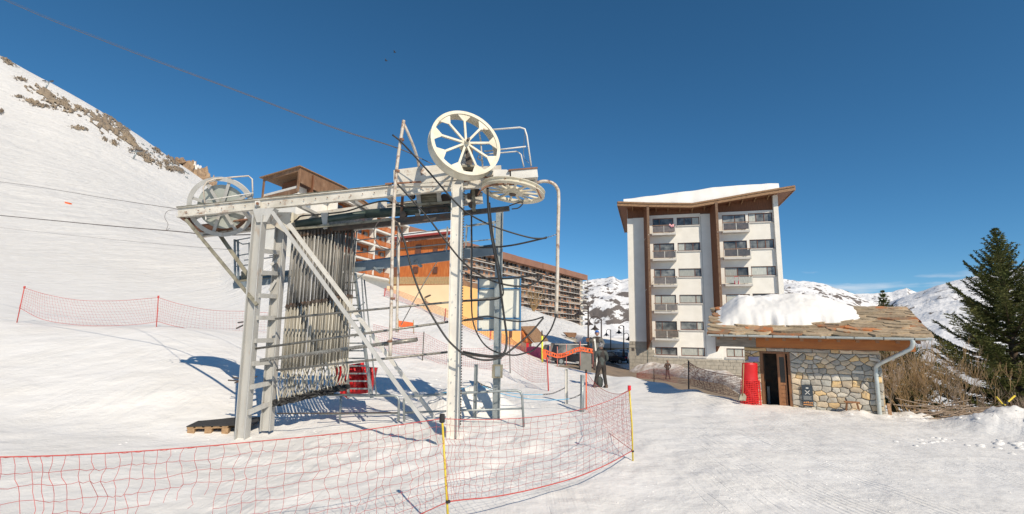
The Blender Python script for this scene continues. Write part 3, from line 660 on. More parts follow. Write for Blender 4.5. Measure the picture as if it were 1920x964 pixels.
# ---- dirty snow bank along the foot of the block
def bank(name, pts, w, h, m, seed, label=None):
    pts = curve(pts, 30); mb = MB(); n = 23
    for i, p in enumerate(pts):
        d = (pts[min(i+1, len(pts)-1)]-pts[max(i-1, 0)]); d.z = 0; d.normalize(); s = Vector((-d.y, d.x, 0)); e = min(1, i/6, (len(pts)-1-i)/6)
        for k in range(n):
            a = k/(n-1)*2-1; q = p+s*a*w*(.8+.3*noise.noise(Vector((i*.04, a, seed)))); hh = h*e*(1-a*a)**.6*(1+.35*noise.noise(Vector((q.x*.35, q.y*.35, seed))))+.16*noise.fractal(Vector((q.x*1.1, q.y*1.1, seed)), .8, 2, 4)*(1-a*a)
            mb.v.append((q.x, q.y, TZ(q.x, q.y)-.12+hh))
    for i in range(len(pts)-1):
        for k in range(n-1): mb.f.append((i*n+k, (i+1)*n+k, (i+1)*n+k+1, i*n+k+1)); mb.sm.append(True)
    return struct(mb.build(name, m))
DIRTY = mat('dirty_spring_snow', (.70, .66, .61), (.44, .36, .30), 2.2, .85, 0, 1, 5, (.26, .20, .16), (.6, .72), 1.6, glob=True)
bank('snow_bank', [Vector((13.2, 52.0, -2)), Vector((15.0, 48.5, -2)), Vector((16.5, 44.5, -2)), Vector((17.6, 40.5, -2)), Vector((18.4, 36, -2)), Vector((18.5, 30, -2))], 1.7, 1.0, DIRTY, 3)
# ---------------------------------------------------------------- stone hut
HD = (.894, -.447); HO = P(1398, 700, 14.45); HO = Vector((HO.x, HO.y, 0)); HR = math.atan2(HD[1], HD[0])
hut = thing('stone_hut', 'small stone hut with slab roof under deep snow and a half open door', 'hut', HO, HR)
HM = Matrix.Translation(HO)@Matrix.Rotation(HR, 4, 'Z')
def hl(name, mb, m, par=hut, **k): return mb.build(name, m, par, fix=False, **k)
def halfclip(poly, nx, ny, d):
    out = []; n = len(poly)
    for i in range(n):
        p, q = poly[i], poly[(i+1) % n]; a = p[0]*nx+p[1]*ny-d; b = q[0]*nx+q[1]*ny-d
        if a <= 0: out.append(p)
        if (a < 0 < b) or (b < 0 < a): t_ = a/(a-b); out.append((p[0]+(q[0]-p[0])*t_, p[1]+(q[1]-p[1])*t_))
    return out
def rubble(x0, x1, z0, z1, cw, ch, seed):
    rs = random.Random(seed); sites = []; z = z0; r = 0
    while z < z1:
        hh = ch*rs.choice((.7, .9, 1.15, 1.5)); x = x0-rs.uniform(0, cw)
        while x < x1+cw:
            w = cw*rs.choice((.45, .7, 1., 1.35, 1.7)); sites.append((x+w/2, z+hh/2+rs.uniform(-.2, .2)*hh)); x += w
        z += hh
    sites = [s for s in sites if x0 < s[0] < x1 and z0 < s[1] < z1]; cells = []
    for i, a in enumerate(sites):
        poly = [(x0, z0), (x1, z0), (x1, z1), (x0, z1)]
        for j, b in enumerate(sites):
            if i == j or abs(a[0]-b[0]) > .8 or abs(a[1]-b[1]) > .6: continue
            # anisotropic metric keeps stones wider than tall
            nx, ny = (b[0]-a[0]), (b[1]-a[1])*1.9; mx_, my = (a[0]+b[0])/2, (a[1]+b[1])/2; poly = halfclip(poly, nx, ny, nx*mx_+ny*my)
            if len(poly) < 3: break
        if len(poly) >= 3: cells.append(poly)
    return cells
HST = [mat('grey_schist_stone', (.48, .44, .37), (.37, .345, .29), 6, .9, 0, .6, 25, rnd_amt=.2), mat('blue_grey_stone', (.33, .32, .28), (.42, .41, .36), 7, .9, 0, .6, 25, rnd_amt=.2),
       mat('ochre_stone', (.74, .52, .25), (.60, .44, .25), 6, .9, 0, .6, 25, (.24, .2, .16), (.58, .7), 5, rnd_amt=.15), mat('tan_stone', (.64, .52, .36), (.52, .43, .31), 6, .9, 0, .6, 25, rnd_amt=.2),
       mat('pale_stone', (.62, .57, .48), (.49, .455, .38), 6, .9, 0, .6, 25, (.42, .3, .15), (.6, .7), 4, rnd_amt=.2)]
MORT = mat('grey_mortar', (.26, .22, .17), (.34, .29, .23), 12, .95, 0, .5, 40)
def stone_prism(poly, y0, depth, rs, gap=.007):
    cx = sum(p[0] for p in poly)/len(poly); cz_ = sum(p[1] for p in poly)/len(poly); out = []
    n = len(poly); pts = []
    for i in range(n):
        p, q = poly[i], poly[(i+1) % n]; L2 = math.hypot(q[0]-p[0], q[1]-p[1])
        if L2 < .025: continue
        pts.append((p[0], p[1]))
        if L2 > .1: pts.append(((p[0]+q[0])/2+rs.uniform(-.009, .009), (p[1]+q[1])/2+rs.uniform(-.009, .009)))
    if len(pts) < 3: return None
    def sh(p, g):
        d = math.hypot(p[0]-cx, p[1]-cz_) or 1; k = max(0, (d-g)/d); return (cx+(p[0]-cx)*k, cz_+(p[1]-cz_)*k)
    mb = MB(); n = len(pts); a = [sh(p, gap) for p in pts]; b = [sh(p, gap+.016) for p in pts]; tl, tz_ = rs.uniform(-.05, .05), rs.uniform(-.05, .05)
    mb.v += [(x, y0, z) for x, z in a]+[(x, y0-depth*.6, z) for x, z in a]+[(x, y0-depth-(x-cx)*tl-(z-cz_)*tz_, z) for x, z in b]+[(cx, y0-depth-.008, cz_)]
    for i in range(n):
        j = (i+1) % n; mb.f += [(i, j, n+j, n+i), (n+i, n+j, 2*n+j, 2*n+i), (2*n+i, 2*n+j, 3*n)]; mb.sm += [False]*3
    return mb
HW = 3.24; DX0, DX1, DZ = .40, 1.15, 1.53; ZT = 1.63
mb = MB(); wall_open(mb, 0, HW, -.6, ZT+.1, .0, .35, [(DX0, DX1, -.7, DZ)]); mb.box(0, .3, .352, 2.6, -.6, ZT); mb.box(HW-.3, HW, .352, 2.6, -.6, ZT); mb.box(0, HW, 2.6, 2.9, -.6, ZT); hl('wall', mb, MORT)
rs = random.Random(5); ns = 0
regs = [(0.0, DX0, -.15, DZ, .19, .12), (0.0, HW, DZ, ZT, .26, .13), (DX1, HW, -.2, DZ, .215, .126)]
for ri, (a, b, c, d, cw, ch) in enumerate(regs):
    for poly in rubble(a, b, c, d, cw, ch, 11+ri):
        m_ = stone_prism(poly, -.002, rs.uniform(.022, .05), rs)
        if m_: hl('stone', m_, rs.choices(HST, (3, 1.7, 2.6, 4, 3.4))[0])
# side quoins at the right-hand corner
for k in range(9): mb = MB(); mb.box(HW+.001, HW+.03, .01, .3+.1*(k % 2), -.2+.2*k, -.02+.2*k); hl('stone', mb, HST[k % 5])
DWOOD = mat('red_brown_door_wood', (.17, .075, .03), (.25, .12, .05), 4, .55, 0, .2, 30, stretch=(7, 7, .7)); DWOOD2 = mat('orange_brown_door_wood', (.36, .17, .07), (.26, .11, .045), 4, .5, 0, .2, 30, stretch=(7, 7, .8))
mb = MB(); mb.box(DX0-.005, DX0+.07, -.03, .1, -.4, DZ); mb.box(DX1-.06, DX1+.004, -.03, .1, -.4, DZ); mb.box(DX0+.07, DX1-.06, -.03, .1, DZ-.06, DZ); hl('door_frame', mb, DWOOD)
mb = MB(); mb.box(.83, .885, .02, .07, -.3, DZ-.065); mb.box(1.015, 1.045, .02, .07, -.3, DZ-.065); mb.box(.885, 1.015, .02, .07, 1.38, DZ-.065); mb.box(.885, 1.015, .02, .07, .60, .66); mb.box(.885, 1.015, .02, .07, -.3, .0)
for q_ in range(5): mb.box(.886+.0005*q_, 1.014, .035, .055+.002*(q_ % 2), .01+.118*q_, .12+.118*q_)
if True: pass
dr = hl('door_leaf', mb, DWOOD2)
mb = MB(); mb.box(.885, 1.015, .04, .05, .66, 1.38); hl('pane', mb, mat('dark_door_glass', (.02, .018, .015), None, rough=.15), dr)
mb = MB(); mb.box(.47, .50, .12, .5, -.3, 1.46); mb.box(.47, .5, .12, .17, -.3, 1.46); dr = hl('door_leaf', mb, DWOOD)
mb = MB(); mb.box(.503, .507, .17, .45, .6, 1.4); hl('pane', mb, PANE, dr)
mb = MB(); mb.box(.3, HW-.3, .352, 2.6, -.35, -.3); hl('floor_slab', mb, DARK)
mb = MB(); mb.box(.3, 2.0, 1.2, 1.25, -.3, 1.6); hl('inner_partition', mb, DARK)
mb = MB(); mb.box(.55, .62, .9, 1.1, -.3, .45); hl('heater', mb, WHITE2)
mb = MB(); mb.cyl((.82, -.055, 1.58), (.82, -.03, 1.58), .02, 10); hl('wall_light', mb, WHITE2)
OBEAM = mat('varnished_orange_beam', (.44, .155, .03), (.34, .11, .022), 2.5, .5, 0, .15, 20, (.50, .38, .27), (.68, .76), 2.2, stretch=(.7, 4, 4)); GBEAM = mat('weathered_grey_beam', (.30, .27, .23), (.20, .18, .15), 5, .85, 0, .4, 20, stretch=(.7, 5, 5))
mb = MB(); mb.box(.32, 3.98, -.16, .05, 1.64, 2.05); hl('eave_beam', mb, OBEAM)
mb = MB(); mb.box(-.76, .315, -.155, .05, 1.64, 2.05); hl('eave_beam', mb, GBEAM)
mb = MB(); mb.box(-.7, 4.0, 2.5, 2.7, 1.64, 1.86); hl('eave_beam', mb, GBEAM)
EY, EZ, RY, RZ_ = -.68, 1.97, 1.36, 2.80
def roofz(y): return EZ+(RZ_-EZ)*(y-EY)/(RY-EY) if y < RY else RZ_-(RZ_-EZ)*(y-RY)/(RY-EY)
mb = MB()
for ya, yb in ((EY+.06, RY), (RY, 2*RY-EY)):
    mb.hexa([(-.86, ya, roofz(ya)-.08), (4.1, ya, roofz(ya)-.08), (4.1, yb, roofz(yb)-.08), (-.86, yb, roofz(yb)-.08), (-.86, ya, roofz(ya)-.015), (4.1, ya, roofz(ya)-.015), (4.1, yb, roofz(yb)-.015), (-.86, yb, roofz(yb)-.015)])
rfh = hl('roof', mb, BRTRIM)
for x in np.arange(-.7, 4.05, .42):
    mb = MB(); mb.hexa([(x, EY+.1, roofz(EY+.1)-.17), (x+.08, EY+.1, roofz(EY+.1)-.17), (x+.08, .05, roofz(.05)-.17), (x, .05, roofz(.05)-.17), (x, EY+.1, roofz(EY+.1)-.085), (x+.08, EY+.1, roofz(EY+.1)-.085), (x+.08, .05, roofz(.05)-.085), (x, .05, roofz(.05)-.085)]); hl('rafter_end', mb, DWOOD2, rfh)
LAU = [mat('grey_roof_slab', (.30, .235, .15), (.42, .33, .22), 3.5, .85, 0, 1, 16, (.40, .15, .05), (.58, .66), 2.8, rnd_amt=.25), mat('rust_orange_roof_slab', (.38, .20, .10), (.28, .20, .13), 4, .85, 0, 1, 16, (.50, .17, .05), (.48, .58), 3, rnd_amt=.2),
       mat('pale_roof_slab', (.48, .37, .24), (.34, .26, .17), 4, .85, 0, 1, 16, (.38, .19, .09), (.58, .66), 3, rnd_amt=.2)]
rs = random.Random(9); slope = Vector((0, RY-EY, RZ_-EZ)).normalized(); nrm = Vector((0, -slope.z, slope.y))
def slab(cx, dist, w, l, th, back=False):
    n = 9; pts = []
    for k in range(n):
        a = k/n*math.pi*2+rs.uniform(-.2, .2); pw = .8
        X = math.copysign(abs(math.cos(a))**pw, math.cos(a))*w/2*rs.uniform(.88, 1.1); Yv = math.copysign(abs(math.sin(a))**pw, math.sin(a))*l/2*rs.uniform(.85, 1.12)
        pts.append((X, Yv))
    mb = MB(); tx, ty = rs.uniform(-.05, .05), rs.uniform(.06, .17)
    for hh, sc in ((0, 1), (th, .965)):
        for X, Yv in pts:
            dd = dist+Yv*sc; hz = hh-X*tx-Yv*ty+rs.uniform(-.004, .004)
            X2 = min(max(cx+X*sc, -.98), 4.24)
            p = Vector((X2, EY, EZ))+slope*dd+nrm*(.012+hz)
            if back: p = Vector((X2, 2*RY-EY-(p.y-EY), p.z))
            mb.v.append(tuple(p))
    mb.f = [tuple(range(n))[::-1], tuple(range(n, 2*n))]+[(i, (i+1) % n, n+(i+1) % n, n+i) for i in range(n)]; mb.sm = [False]*(n+2); return mb
LEN = (Vector((0, RY, RZ_))-Vector((0, EY, EZ))).length; nr = 11; pitch_ = (LEN-.02)/nr
for r in range(nr):
    dist = .06+pitch_*(r+.5); x = -.95+rs.uniform(0, .3)-.15
    while x < 4.2:
        w = rs.uniform(.42, .95); cxs = x+w/2
        if not (-.5 < cxs < 2.2 and 4 < r < 10) or r > 9: hl('roof_slab', slab(cxs, dist+rs.uniform(-.03, .03), w*1.12, pitch_*2.3, rs.uniform(.035, .065)), rs.choices(LAU, (3.4, 1.5, 3))[0], rfh)
        x += w*.93
for r in range(9):
    x = -.95
    while x < 4.2: w = rs.uniform(.6, .9); hl('roof_slab', slab(x+w/2, .1+r*.24, w*1.12, .46, .04, True), rs.choice(LAU), rfh); x += w*.93
for k in range(12): hl('ridge_slab', slab(-.75+k*.43, LEN-.01, .5, .28, .045), LAU[k % 3], rfh)
# roof snow on the hut
mb = MB(); nx_, ny_ = 110, 60
sx0, sx1 = -.80, 3.02
for i in range(nx_):
    x = sx0+(sx1-sx0)*i/(nx_-1)
    for j in range(ny_):
        b_ = j/(ny_-1); lo = -.10+.42*max(0, (x-1.3)/1.7)**1.3; hi = 2.9; y = lo+(hi-lo)*b_+(.10*noise.noise(Vector((x*2.3, 5, 1)))+.06*noise.noise(Vector((x*6, 5, 1))))*(1-b_)**12
        xq = (x-sx0)/.95; ex = min(1., .16*min(1, xq*6)+.84*max(0, min(1, (xq-.18)/.55))**.8, ((sx1-x)/1.0)**.7 if x < sx1 else 0); ey = min(1, b_/.44, (1-b_)/.3); ey = .25*min(1, b_*22)*(b_ < .44)+.75*math.sin(max(0., ey)*math.pi/2)**.9 if b_ < .44 else math.sin(max(0., ey)*math.pi/2)**.7; ed = ex*ey
        T = .56-.10*max(0, (x-1.6)/1.4)-.10*max(0, (.1-x)/.9); crest = .09*noise.noise(Vector((x*.9, y*1.6+b_*2, 7)))+.04*noise.noise(Vector((x*2.1+b_*2, y*3+b_*5, 9)))+.05*noise.fractal(Vector((x*3.1+b_*3, b_*9, 3)), .8, 2.1, 4)
        flat = roofz(min(max(y, EY), RY))*.55+.45*(RZ_-.02) if y < RY else RZ_*.75+.25*roofz(y)
        z = roofz(y)+.035+max(0, (flat-roofz(y)+T*.78)*ed+crest*ed)
        mb.v.append((x+.08*noise.noise(Vector((y*2, 1, 4)))*(i in (0, nx_-1)), y, z if ed > 0 else roofz(y)+.02))
for i in range(nx_-1):
    for j in range(ny_-1): mb.f.append((i*ny_+j, (i+1)*ny_+j, (i+1)*ny_+j+1, i*ny_+j+1)); mb.sm.append(True)
hl('roof_snow', mb, SNOWR, rfh)
# gutter and downpipe
ZINC = mat('zinc_gutter', (.56, .60, .58), (.46, .50, .48), 6, .4, .25)
mb = MB(); pr = [(math.cos(a)*.058, math.sin(a)*.058) for a in np.linspace(math.pi, 2*math.pi, 9)]; pr2 = [(c*.9, s*.9) for c, s in pr[::-1]]; pp = pr+pr2
for x0 in (-.92, 4.18):
    for c, s in pp: mb.v.append((x0, EY-.05+c, EZ+.02-.0+s))
n = len(pp); mb.f = [(i, (i+1) % n, n+(i+1) % n, n+i) for i in range(n)]+[tuple(range(n))[::-1], tuple(range(n, 2*n))]; mb.sm = [False]*len(mb.f)
gt = hl('gutter', mb, ZINC)
for x in np.arange(-.5, 4.1, .62): mb = MB(); mb.tube([(x, EY-.05+math.cos(a)*.066, EZ+.02+math.sin(a)*.066) for a in np.linspace(math.pi, 2*math.pi, 7)], .008, 4); hl('gutter_bracket', mb, DARK, gt)
mb = MB(); mb.tube(curve([(3.80, EY-.05, EZ-.02), (3.80, EY-.05, EZ-.12), (3.76, EY+.0, EZ-.24), (3.6, EY+.08, EZ-.36), (3.3, -.3, EZ-.58), (3.14, -.14, EZ-.72), (3.11, -.1, EZ-.86), (3.11, -.1, EZ-1.3), (3.11, -.1, -.3)], 6), .05, 12); dp = hl('downpipe', mb, ZINC)
for z in (1.0, .35): mb = MB(); mb.revolve((3.11, -.1, z), (0, 0, 1), [(.051, -.02), (.058, -.02), (.058, .02), (.051, .02)], 14); hl('pipe_clamp', mb, ZINC, dp)
# poster board on the hut
def txt(body, size, mat_, M_, name='lettering', par=None):
    c = bpy.data.curves.new(name, 'FONT'); c.body = body; c.size = size; c.extrude = .0008; c.align_x = 'CENTER'
    o = bpy.data.objects.new(name, c); COL.objects.link(o); dg = bpy.context.evaluated_depsgraph_get(); dg.update(); me = bpy.data.meshes.new_from_object(o.evaluated_get(dg)); bpy.data.objects.remove(o)
    me.transform(M_); me.materials.clear(); me.materials.append(mat_); o = bpy.data.objects.new(name, me); COL.objects.link(o); o.parent = par; return o
NAVY = mat('dark_slate_print', (.03, .045, .06), (.04, .055, .07), 6, .6); INKW = mat('pale_print', (.6, .6, .56), None, rough=.7); INKO = mat('orange_print', (.62, .28, .09), (.7, .36, .14), 30, .7)
ps = thing('notice_board', 'dark slate notice board with crossed white skis symbol leaning on the stone hut wall', 'sign', HM@Vector((1.52, -.07, .08)), HR)
mb = MB(); mb.box(-.13, .13, -.02, .01, 0, .56); bd_ = mb.build('panel', NAVY, ps, fix=False)
mb = MB(); mb.box(-.115, .115, -.024, -.0205, .02, .045); mb.build('strip', INKO, ps, fix=False)
mb = MB()
for s in (-1, 1): mb.bar((-.055*s, -.0225, .31), (.055*s, -.0225, .42), .018, .003, (0, 1, 0))
mb.box(-.03, .03, -.0235, -.0205, .465, .50); mb.build('crossed_skis_emblem', INKW, ps, fix=False)
mb = MB()
for i in range(5): mb.box(-.1, .1-.03*(i % 2), -.0225, -.0205, .26-.022*i, .266-.022*i)
mb.build('printed_lines', INKW, ps, fix=False)
mb = MB()
for i in range(5): mb.box(-.105+.046*i, -.075+.046*i, -.0235, -.0205, .075, .105+.01*(i % 3))
mb.build('printed_pictures', INKO, ps, fix=False)
# lilac notice on the corner of the hut
mb = MB(); mb.box(.1, .36, -.075, -.06, 1.22, 1.36); mb.v = [tuple(HM@Vector(v)) for v in mb.v]; o = mb.build('small_plaque', mat('lilac_plaque', (.30, .30, .48), (.36, .36, .52), 10, .5)); tag(o, 'small lilac plaque fixed to the hut wall left of the door', 'plaque')
# stool
st = thing('wooden_stool', 'small rough wooden stool standing against the hut wall by the downpipe', 'stool', HM@Vector((2.5, -.28, 0)), HR)
mb = MB(); mb.box(-.17, .17, -.08, .08, .27, .30); mb.build('seat', DWOOD2, st, fix=False)
for sx_ in (-1, 1):
    for sy in (-1, 1): mb = MB(); mb.bar((sx_*.11, sy*.05, .27), (sx_*.17, sy*.09, -.12), .028); mb.build('leg', DWOOD, st, fix=False)
# dark board leaning at the hut's right corner
o = MB().bar(HM@Vector((3.36, .0, -.2)), HM@Vector((3.34, .05, .28)), .09, .02).build('plank', BRTRIM); tag(o, 'short dark plank standing at the foot of the downpipe corner', 'plank')
# ---------------------------------------------------------------- chalet style residence on the left
RO = P(563, 312, 65); RO = Vector((RO.x, RO.y, 0)); RDIR = (.317, 1); RRZ = math.atan2(1, .317)
res = thing('residence', 'tall white residence with brown timber crown and rows of orange loggias behind the lift', 'building', RO, RRZ)
def rl(name, mb, m, par=res, **k): return mb.build(name, m, par, fix=False, **k)
ld = Vector((.283, .959, 0))   # left-hand face direction
def quadprism(pts, z0, z1): return MB().prism([(x, y, z0) for x, y in pts], (0, 0, z1-z0))
A0 = (0.6, .6); 
body = [(.9, .9), (29.6, .9), (29.6, 12), (.9+.283*9, .9+.959*9)]
rl('wall', quadprism([(9, .9), (29.6, .9), (29.6, 12), (9, 12)], 4, 21.3), PLASTER)
rl('wall', quadprism([(.9, 1.0), (8.98, 1.0), (8.98, 11.5), (.9+.283*9, .9+.959*9)], 4, 21.9), PLASTER)
# timber crown
crown = rl('timber_crown', MB().prism([(0, 0, 22.1), (17, 0, 20.9), (17, 0, 23.0), (10, 0, 24.15), (0, 0, 24.25)], (0, .18, 0)), TANP)
rl('roof_plate', MB().hexa([(-.3, -.2, 24.26), (10, -.2, 24.17), (11, 10, 24.17), (-.3+.283*10, 9.8, 24.26), (-.3, -.2, 24.4), (10, -.2, 24.3), (11, 10, 24.3), (-.3+.283*10, 9.8, 24.4)]), BRTRIM)
rl('roof_plate', MB().hexa([(10.001, -.2, 24.17), (17.2, -.2, 23.0), (17.2, 10, 23.0), (10.001, 10, 24.17), (10.001, -.2, 24.3), (17.2, -.2, 23.15), (17.2, 10, 23.15), (10.001, 10, 24.3)]), BRTRIM)
e1 = ld*9.6
def lf(a, b, z0, z1, in_=0, th=.15):   # panel on the left-hand face
    p = ld*a; q = ld*b; n = Vector((.959, -.283, 0)); i = n*in_; t_ = n*th
    return MB().prism([(p+i)+Vector((0, 0, z0)), (q+i)+Vector((0, 0, z0)), (q+i)+Vector((0, 0, z1)), (p+i)+Vector((0, 0, z1))], t_)
rl('crown_frame', lf(0, 9.6, 23.7, 24.25), TANP); rl('crown_frame', lf(0, .45, 20.7, 23.7, .001), TANP); rl('crown_frame', lf(9.2, 9.6, 20.3, 23.7), TANP)
rl('crown_back_wall', lf(.4, 8.4, 20.7, 23.8, 2.4), BRWOOD); rl('crown_parapet', lf(.46, 8.9, 20.55, 21.25, .02), TANP); rl('crown_floor', lf(0.2, 9.1, 20.3, 20.5, .05, 2.4), PLASTER)
for k in range(5):
    rl('window', lf(2.0, 3.6, 18.2-2.8*k, 19.4-2.8*k, .88, .1), PANE)
# loggias along the right-hand face
fl = [19.25, 16.45, 13.67, 10.95]
for k, z in enumerate(fl):
    rl('floor_slab', MB().box(7.5, 29.6, -.6, .9, z-.3, z), PLASTER)
    z2 = z+2.48; xs_ = [7.6, 13.0, 18.3, 23.7, 29.3]
    for i in range(4):
        x0, x1 = xs_[i]+.12, xs_[i+1]-.12
        if k == 0 and i == 3: pass
        rl('loggia_back_wall', MB().box(x0, x1, .5, .88, z+.002, z2), OWOODD if (i+k) % 2 else OWOOD)
        w = window(res, x0+.7, x0+2.6, z+.1, z+2.0, [.5], y=.42, sgn=-1)
        window(res, x1-1.8, x1-.6, z+.5, z+1.9, [], y=.42, sgn=-1)
        mb = MB(); mb.box(x0, x1, -.62, -.57, z+.85, z+.93); mb.box(x0, x1, -.62, -.57, z+.05, z+.13); rr_ = rl('railing', mb, OWOODD)
        mb = MB(); x = x0+.02
        while x < x1-.12: mb.box(x, x+.11, -.6, -.58, z+.13, z+.85); x += .17
        rl('railing_slat', mb, OWOOD, rr_, stuff=True)
    for x in xs_: rl('partition', MB().box(x-.12, x+.12, -.7, .9, z+.002, z+2.5), PLASTER)
rl('floor_slab', MB().box(7.5, 29.6, -.8, .9, 21.76, 22.05), PLASTER)
# ---- orange timber chalet
CO = P(845, 525, 58); CO = Vector((CO.x, CO.y, 0)); CRZ = math.atan2(.35, -1)
ch = thing('timber_chalet', 'orange larch clad chalet with snowy roof above the yellow wall', 'building', CO, CRZ)
def cl(name, mb, m, par=ch, **k): return mb.build(name, m, par, fix=False, **k)
# local y points away from the lens side: +y is towards the viewer here
cl('wall', MB().prism([(-.5, -.2, 4), (7.6, -.2, 4), (7.6, -.2, 12.9), (-.5, -.2, 13.25)], (5, -6, 0)), OWOODD)
mb = MB(); x = -.5
k = 0
while x < 7.5:
    ztop = 13.5-.044*(x+6); mb.prism([(x, -.19, 7.8), (x+.17, -.19, 7.8), (x+.17, -.19, ztop), (x, -.19, ztop)], (0, .03+.02*random.random(), 0)); x += .18; k += 1
cl('cladding_board', mb, OWOOD, stuff=True)
for x0, x1, z0, z1 in ((4.3, 5.1, 11.2, 12.5), (2.0, 2.6, 11.1, 12.0), (4.6, 5.3, 8.9, 9.7), (1.9, 2.5, 8.8, 9.6)): window(ch, x0, x1, z0, z1, [], y=-.1, sgn=1, pane=WFRAME)
mb = MB(); mb.prism([(7.9, 1.0, 13.15), (-.9, 1.2, 13.5), (-.9, 1.2, 13.75), (7.9, 1.0, 13.4)], (5, -7, 1.0)); r_ = cl('roof', mb, mat('red_metal_roof', (.35, .05, .04), (.28, .05, .04), 4, .5))
mb = MB(); mb.prism([(7.7, .9, 13.42), (-.7, 1.1, 13.77), (-.7, 1.1, 13.95), (5, .9, 13.95), (7.6, .8, 13.75)], (5, -6, 1.0)); cl('roof_snow', mb, SNOWR, r_)
# ---- yellow terrace wall with board fence on top
YO = P(860, 640, 46); YO = Vector((YO.x, YO.y, 0))
ye = thing('yellow_building', 'low yellow rendered building with board fence parapet on the piste edge', 'building', YO)
nL = Vector((-1, .2, 0)).normalized(); nR = Vector((1, .8, 0)).normalized()
def yl(name, mb, m, par=ye, **k): return mb.build(name, m, par, fix=False, **k)
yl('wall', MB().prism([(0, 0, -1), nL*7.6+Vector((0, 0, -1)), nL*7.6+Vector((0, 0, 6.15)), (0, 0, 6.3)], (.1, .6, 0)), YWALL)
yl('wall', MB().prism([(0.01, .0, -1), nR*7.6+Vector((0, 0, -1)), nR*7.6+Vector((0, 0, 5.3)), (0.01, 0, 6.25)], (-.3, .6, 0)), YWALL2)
yl('roof_deck', MB().prism([nL*7.5+Vector((0, .3, 5.9)), Vector((0, .3, 6.0)), nR*7.5+Vector((0, .3, 5.1)), nR*7.5+Vector((-3, 6, 5.1)), nL*7+Vector((0, 6, 5.9))], (0, 0, .15)), CONC)
yl('coping', MB().prism([Vector((.0, -.04, 6.26)), nR*7.65+Vector((0, -.04, 5.3)), nR*7.65+Vector((0, -.04, 5.75)), Vector((0, -.04, 6.75))], (-.2, .35, 0)), TANP)
mb = MB(); s = .05
while s < 7.4:
    a = nL*s; b = nL*(s+.13); h0 = 6.3; mb.prism([a+Vector((0, -.05, h0)), b+Vector((0, -.05, h0)), b+Vector((0, -.05, 7.05-rnd(0, .05))), a+Vector((0, -.05, 7.05))], (0, .04, 0)); s += .16
yl('fence_board', mb, FENCEW, stuff=True)
mb = MB(); mb.bar(Vector((0, .0, 6.85)), nL*7.5+Vector((0, 0, 6.85)), .06); mb.bar(Vector((0, .0, 6.5)), nL*7.5+Vector((0, 0, 6.5)), .06); yl('fence_rail', mb, FENCEW)
mb = MB(); mb.bar(nL*3.4+Vector((0, -.05, 4.6)), nL*3.5+Vector((0, -.5, 5.0)), .05); mb.bar(nL*3.4+Vector((0, -.5, 5.0)), nL*2.9+Vector((0, -.7, 5.2)), .22, .1); mb.bar(nL*3.6+Vector((0, -.05, 4.2)), nL*3.5+Vector((0, -.5, 5.0)), .03); yl('floodlight', mb, DARK)
for a, z in ((6.1, 3.2), (6.05, 1.3)): mb = MB(); mb.prism([nR*a+Vector((0, -.03, z)), nR*(a+.35)+Vector((0, -.03, z)), nR*(a+.35)+Vector((0, -.03, z+.8)), nR*a+Vector((0, -.03, z+.8))], (.05, -.05, 0)); yl('window', mb, WFRAME)
# ---- small chalet porch beyond it
pc = P(985, 650, 44); ph = thing('chalet_porch', 'small brown timber porch roof with red post beside the yellow building', 'porch', Vector((pc.x, pc.y, 0)))
def pm(*q): return [P(a, b, y)-Vector((pc.x, pc.y, 0)) for a, b, y in q]
a = pm((977, 612, 46), (1001, 640, 43), (1001, 643, 43), (977, 616, 46)); MB().prism(a, (1.5, 3.2, .1)).build('roof', BRTRIM, ph, fix=False); 
a = pm((977, 617, 46), (998, 643, 43.5), (992, 646, 44), (977, 640, 46)); MB().prism(a, (.1, .3, 0)).build('gable', OWOODD, ph, fix=False)
a = pm((976, 640, 46), (993, 644, 44.6), (993, 668, 44.6), (976, 668, 46)); MB().prism(a, (.3, 3, 0)).build('wall', mat('pink_render', (.62, .45, .36), (.56, .4, .33), 2, .9), ph, fix=False)
MB().bar(*pm((989, 643, 43.5), (989, 672, 43.5)), .22).build('post', REDMAT, ph, fix=False)
MB().bar(*pm((979, 622, 45.5), (988, 640, 43.6)), .16).build('brace', OWOOD, ph, fix=False)
# ---------------------------------------------------------------- long apartment block in the distance
LO = P(1088, 515, 230); LO = Vector((LO.x, LO.y, 0)); LRZ = math.atan2(-.85, -.52)
lg = thing('long_apartment_block', 'long nine storey holiday block with brown roof band and rows of balconies in the distance', 'building', LO, LRZ)
def ll(name, mb, m, par=lg, **k): return mb.build(name, m, par, fix=False, **k)
LL = 128
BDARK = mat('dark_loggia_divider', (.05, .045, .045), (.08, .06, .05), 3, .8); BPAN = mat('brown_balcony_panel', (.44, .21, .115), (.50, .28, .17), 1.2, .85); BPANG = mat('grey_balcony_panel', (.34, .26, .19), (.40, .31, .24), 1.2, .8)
ll('wall', MB().box(0, LL, -14, -.1, 0, 27), BPAN)
ll('end_wall', MB().box(-3.6, -.05, -12, -.3, 0, 26.8), PLASTER)
def seg(z0a, z1a, y0, y1):
    mb = MB(); prev = 0
    for k in range(6):
        x0 = LL/6*k; x1 = LL/6*(k+1)-.15; mb.box(x0-.2 if k else -4.6, x1, y0, y1+.25*(k % 2), z0a, z1a)
    return mb
ll('roof_band', seg(26.9, 29.3, -14, 1.9), BANDM)
rs = random.Random(4)
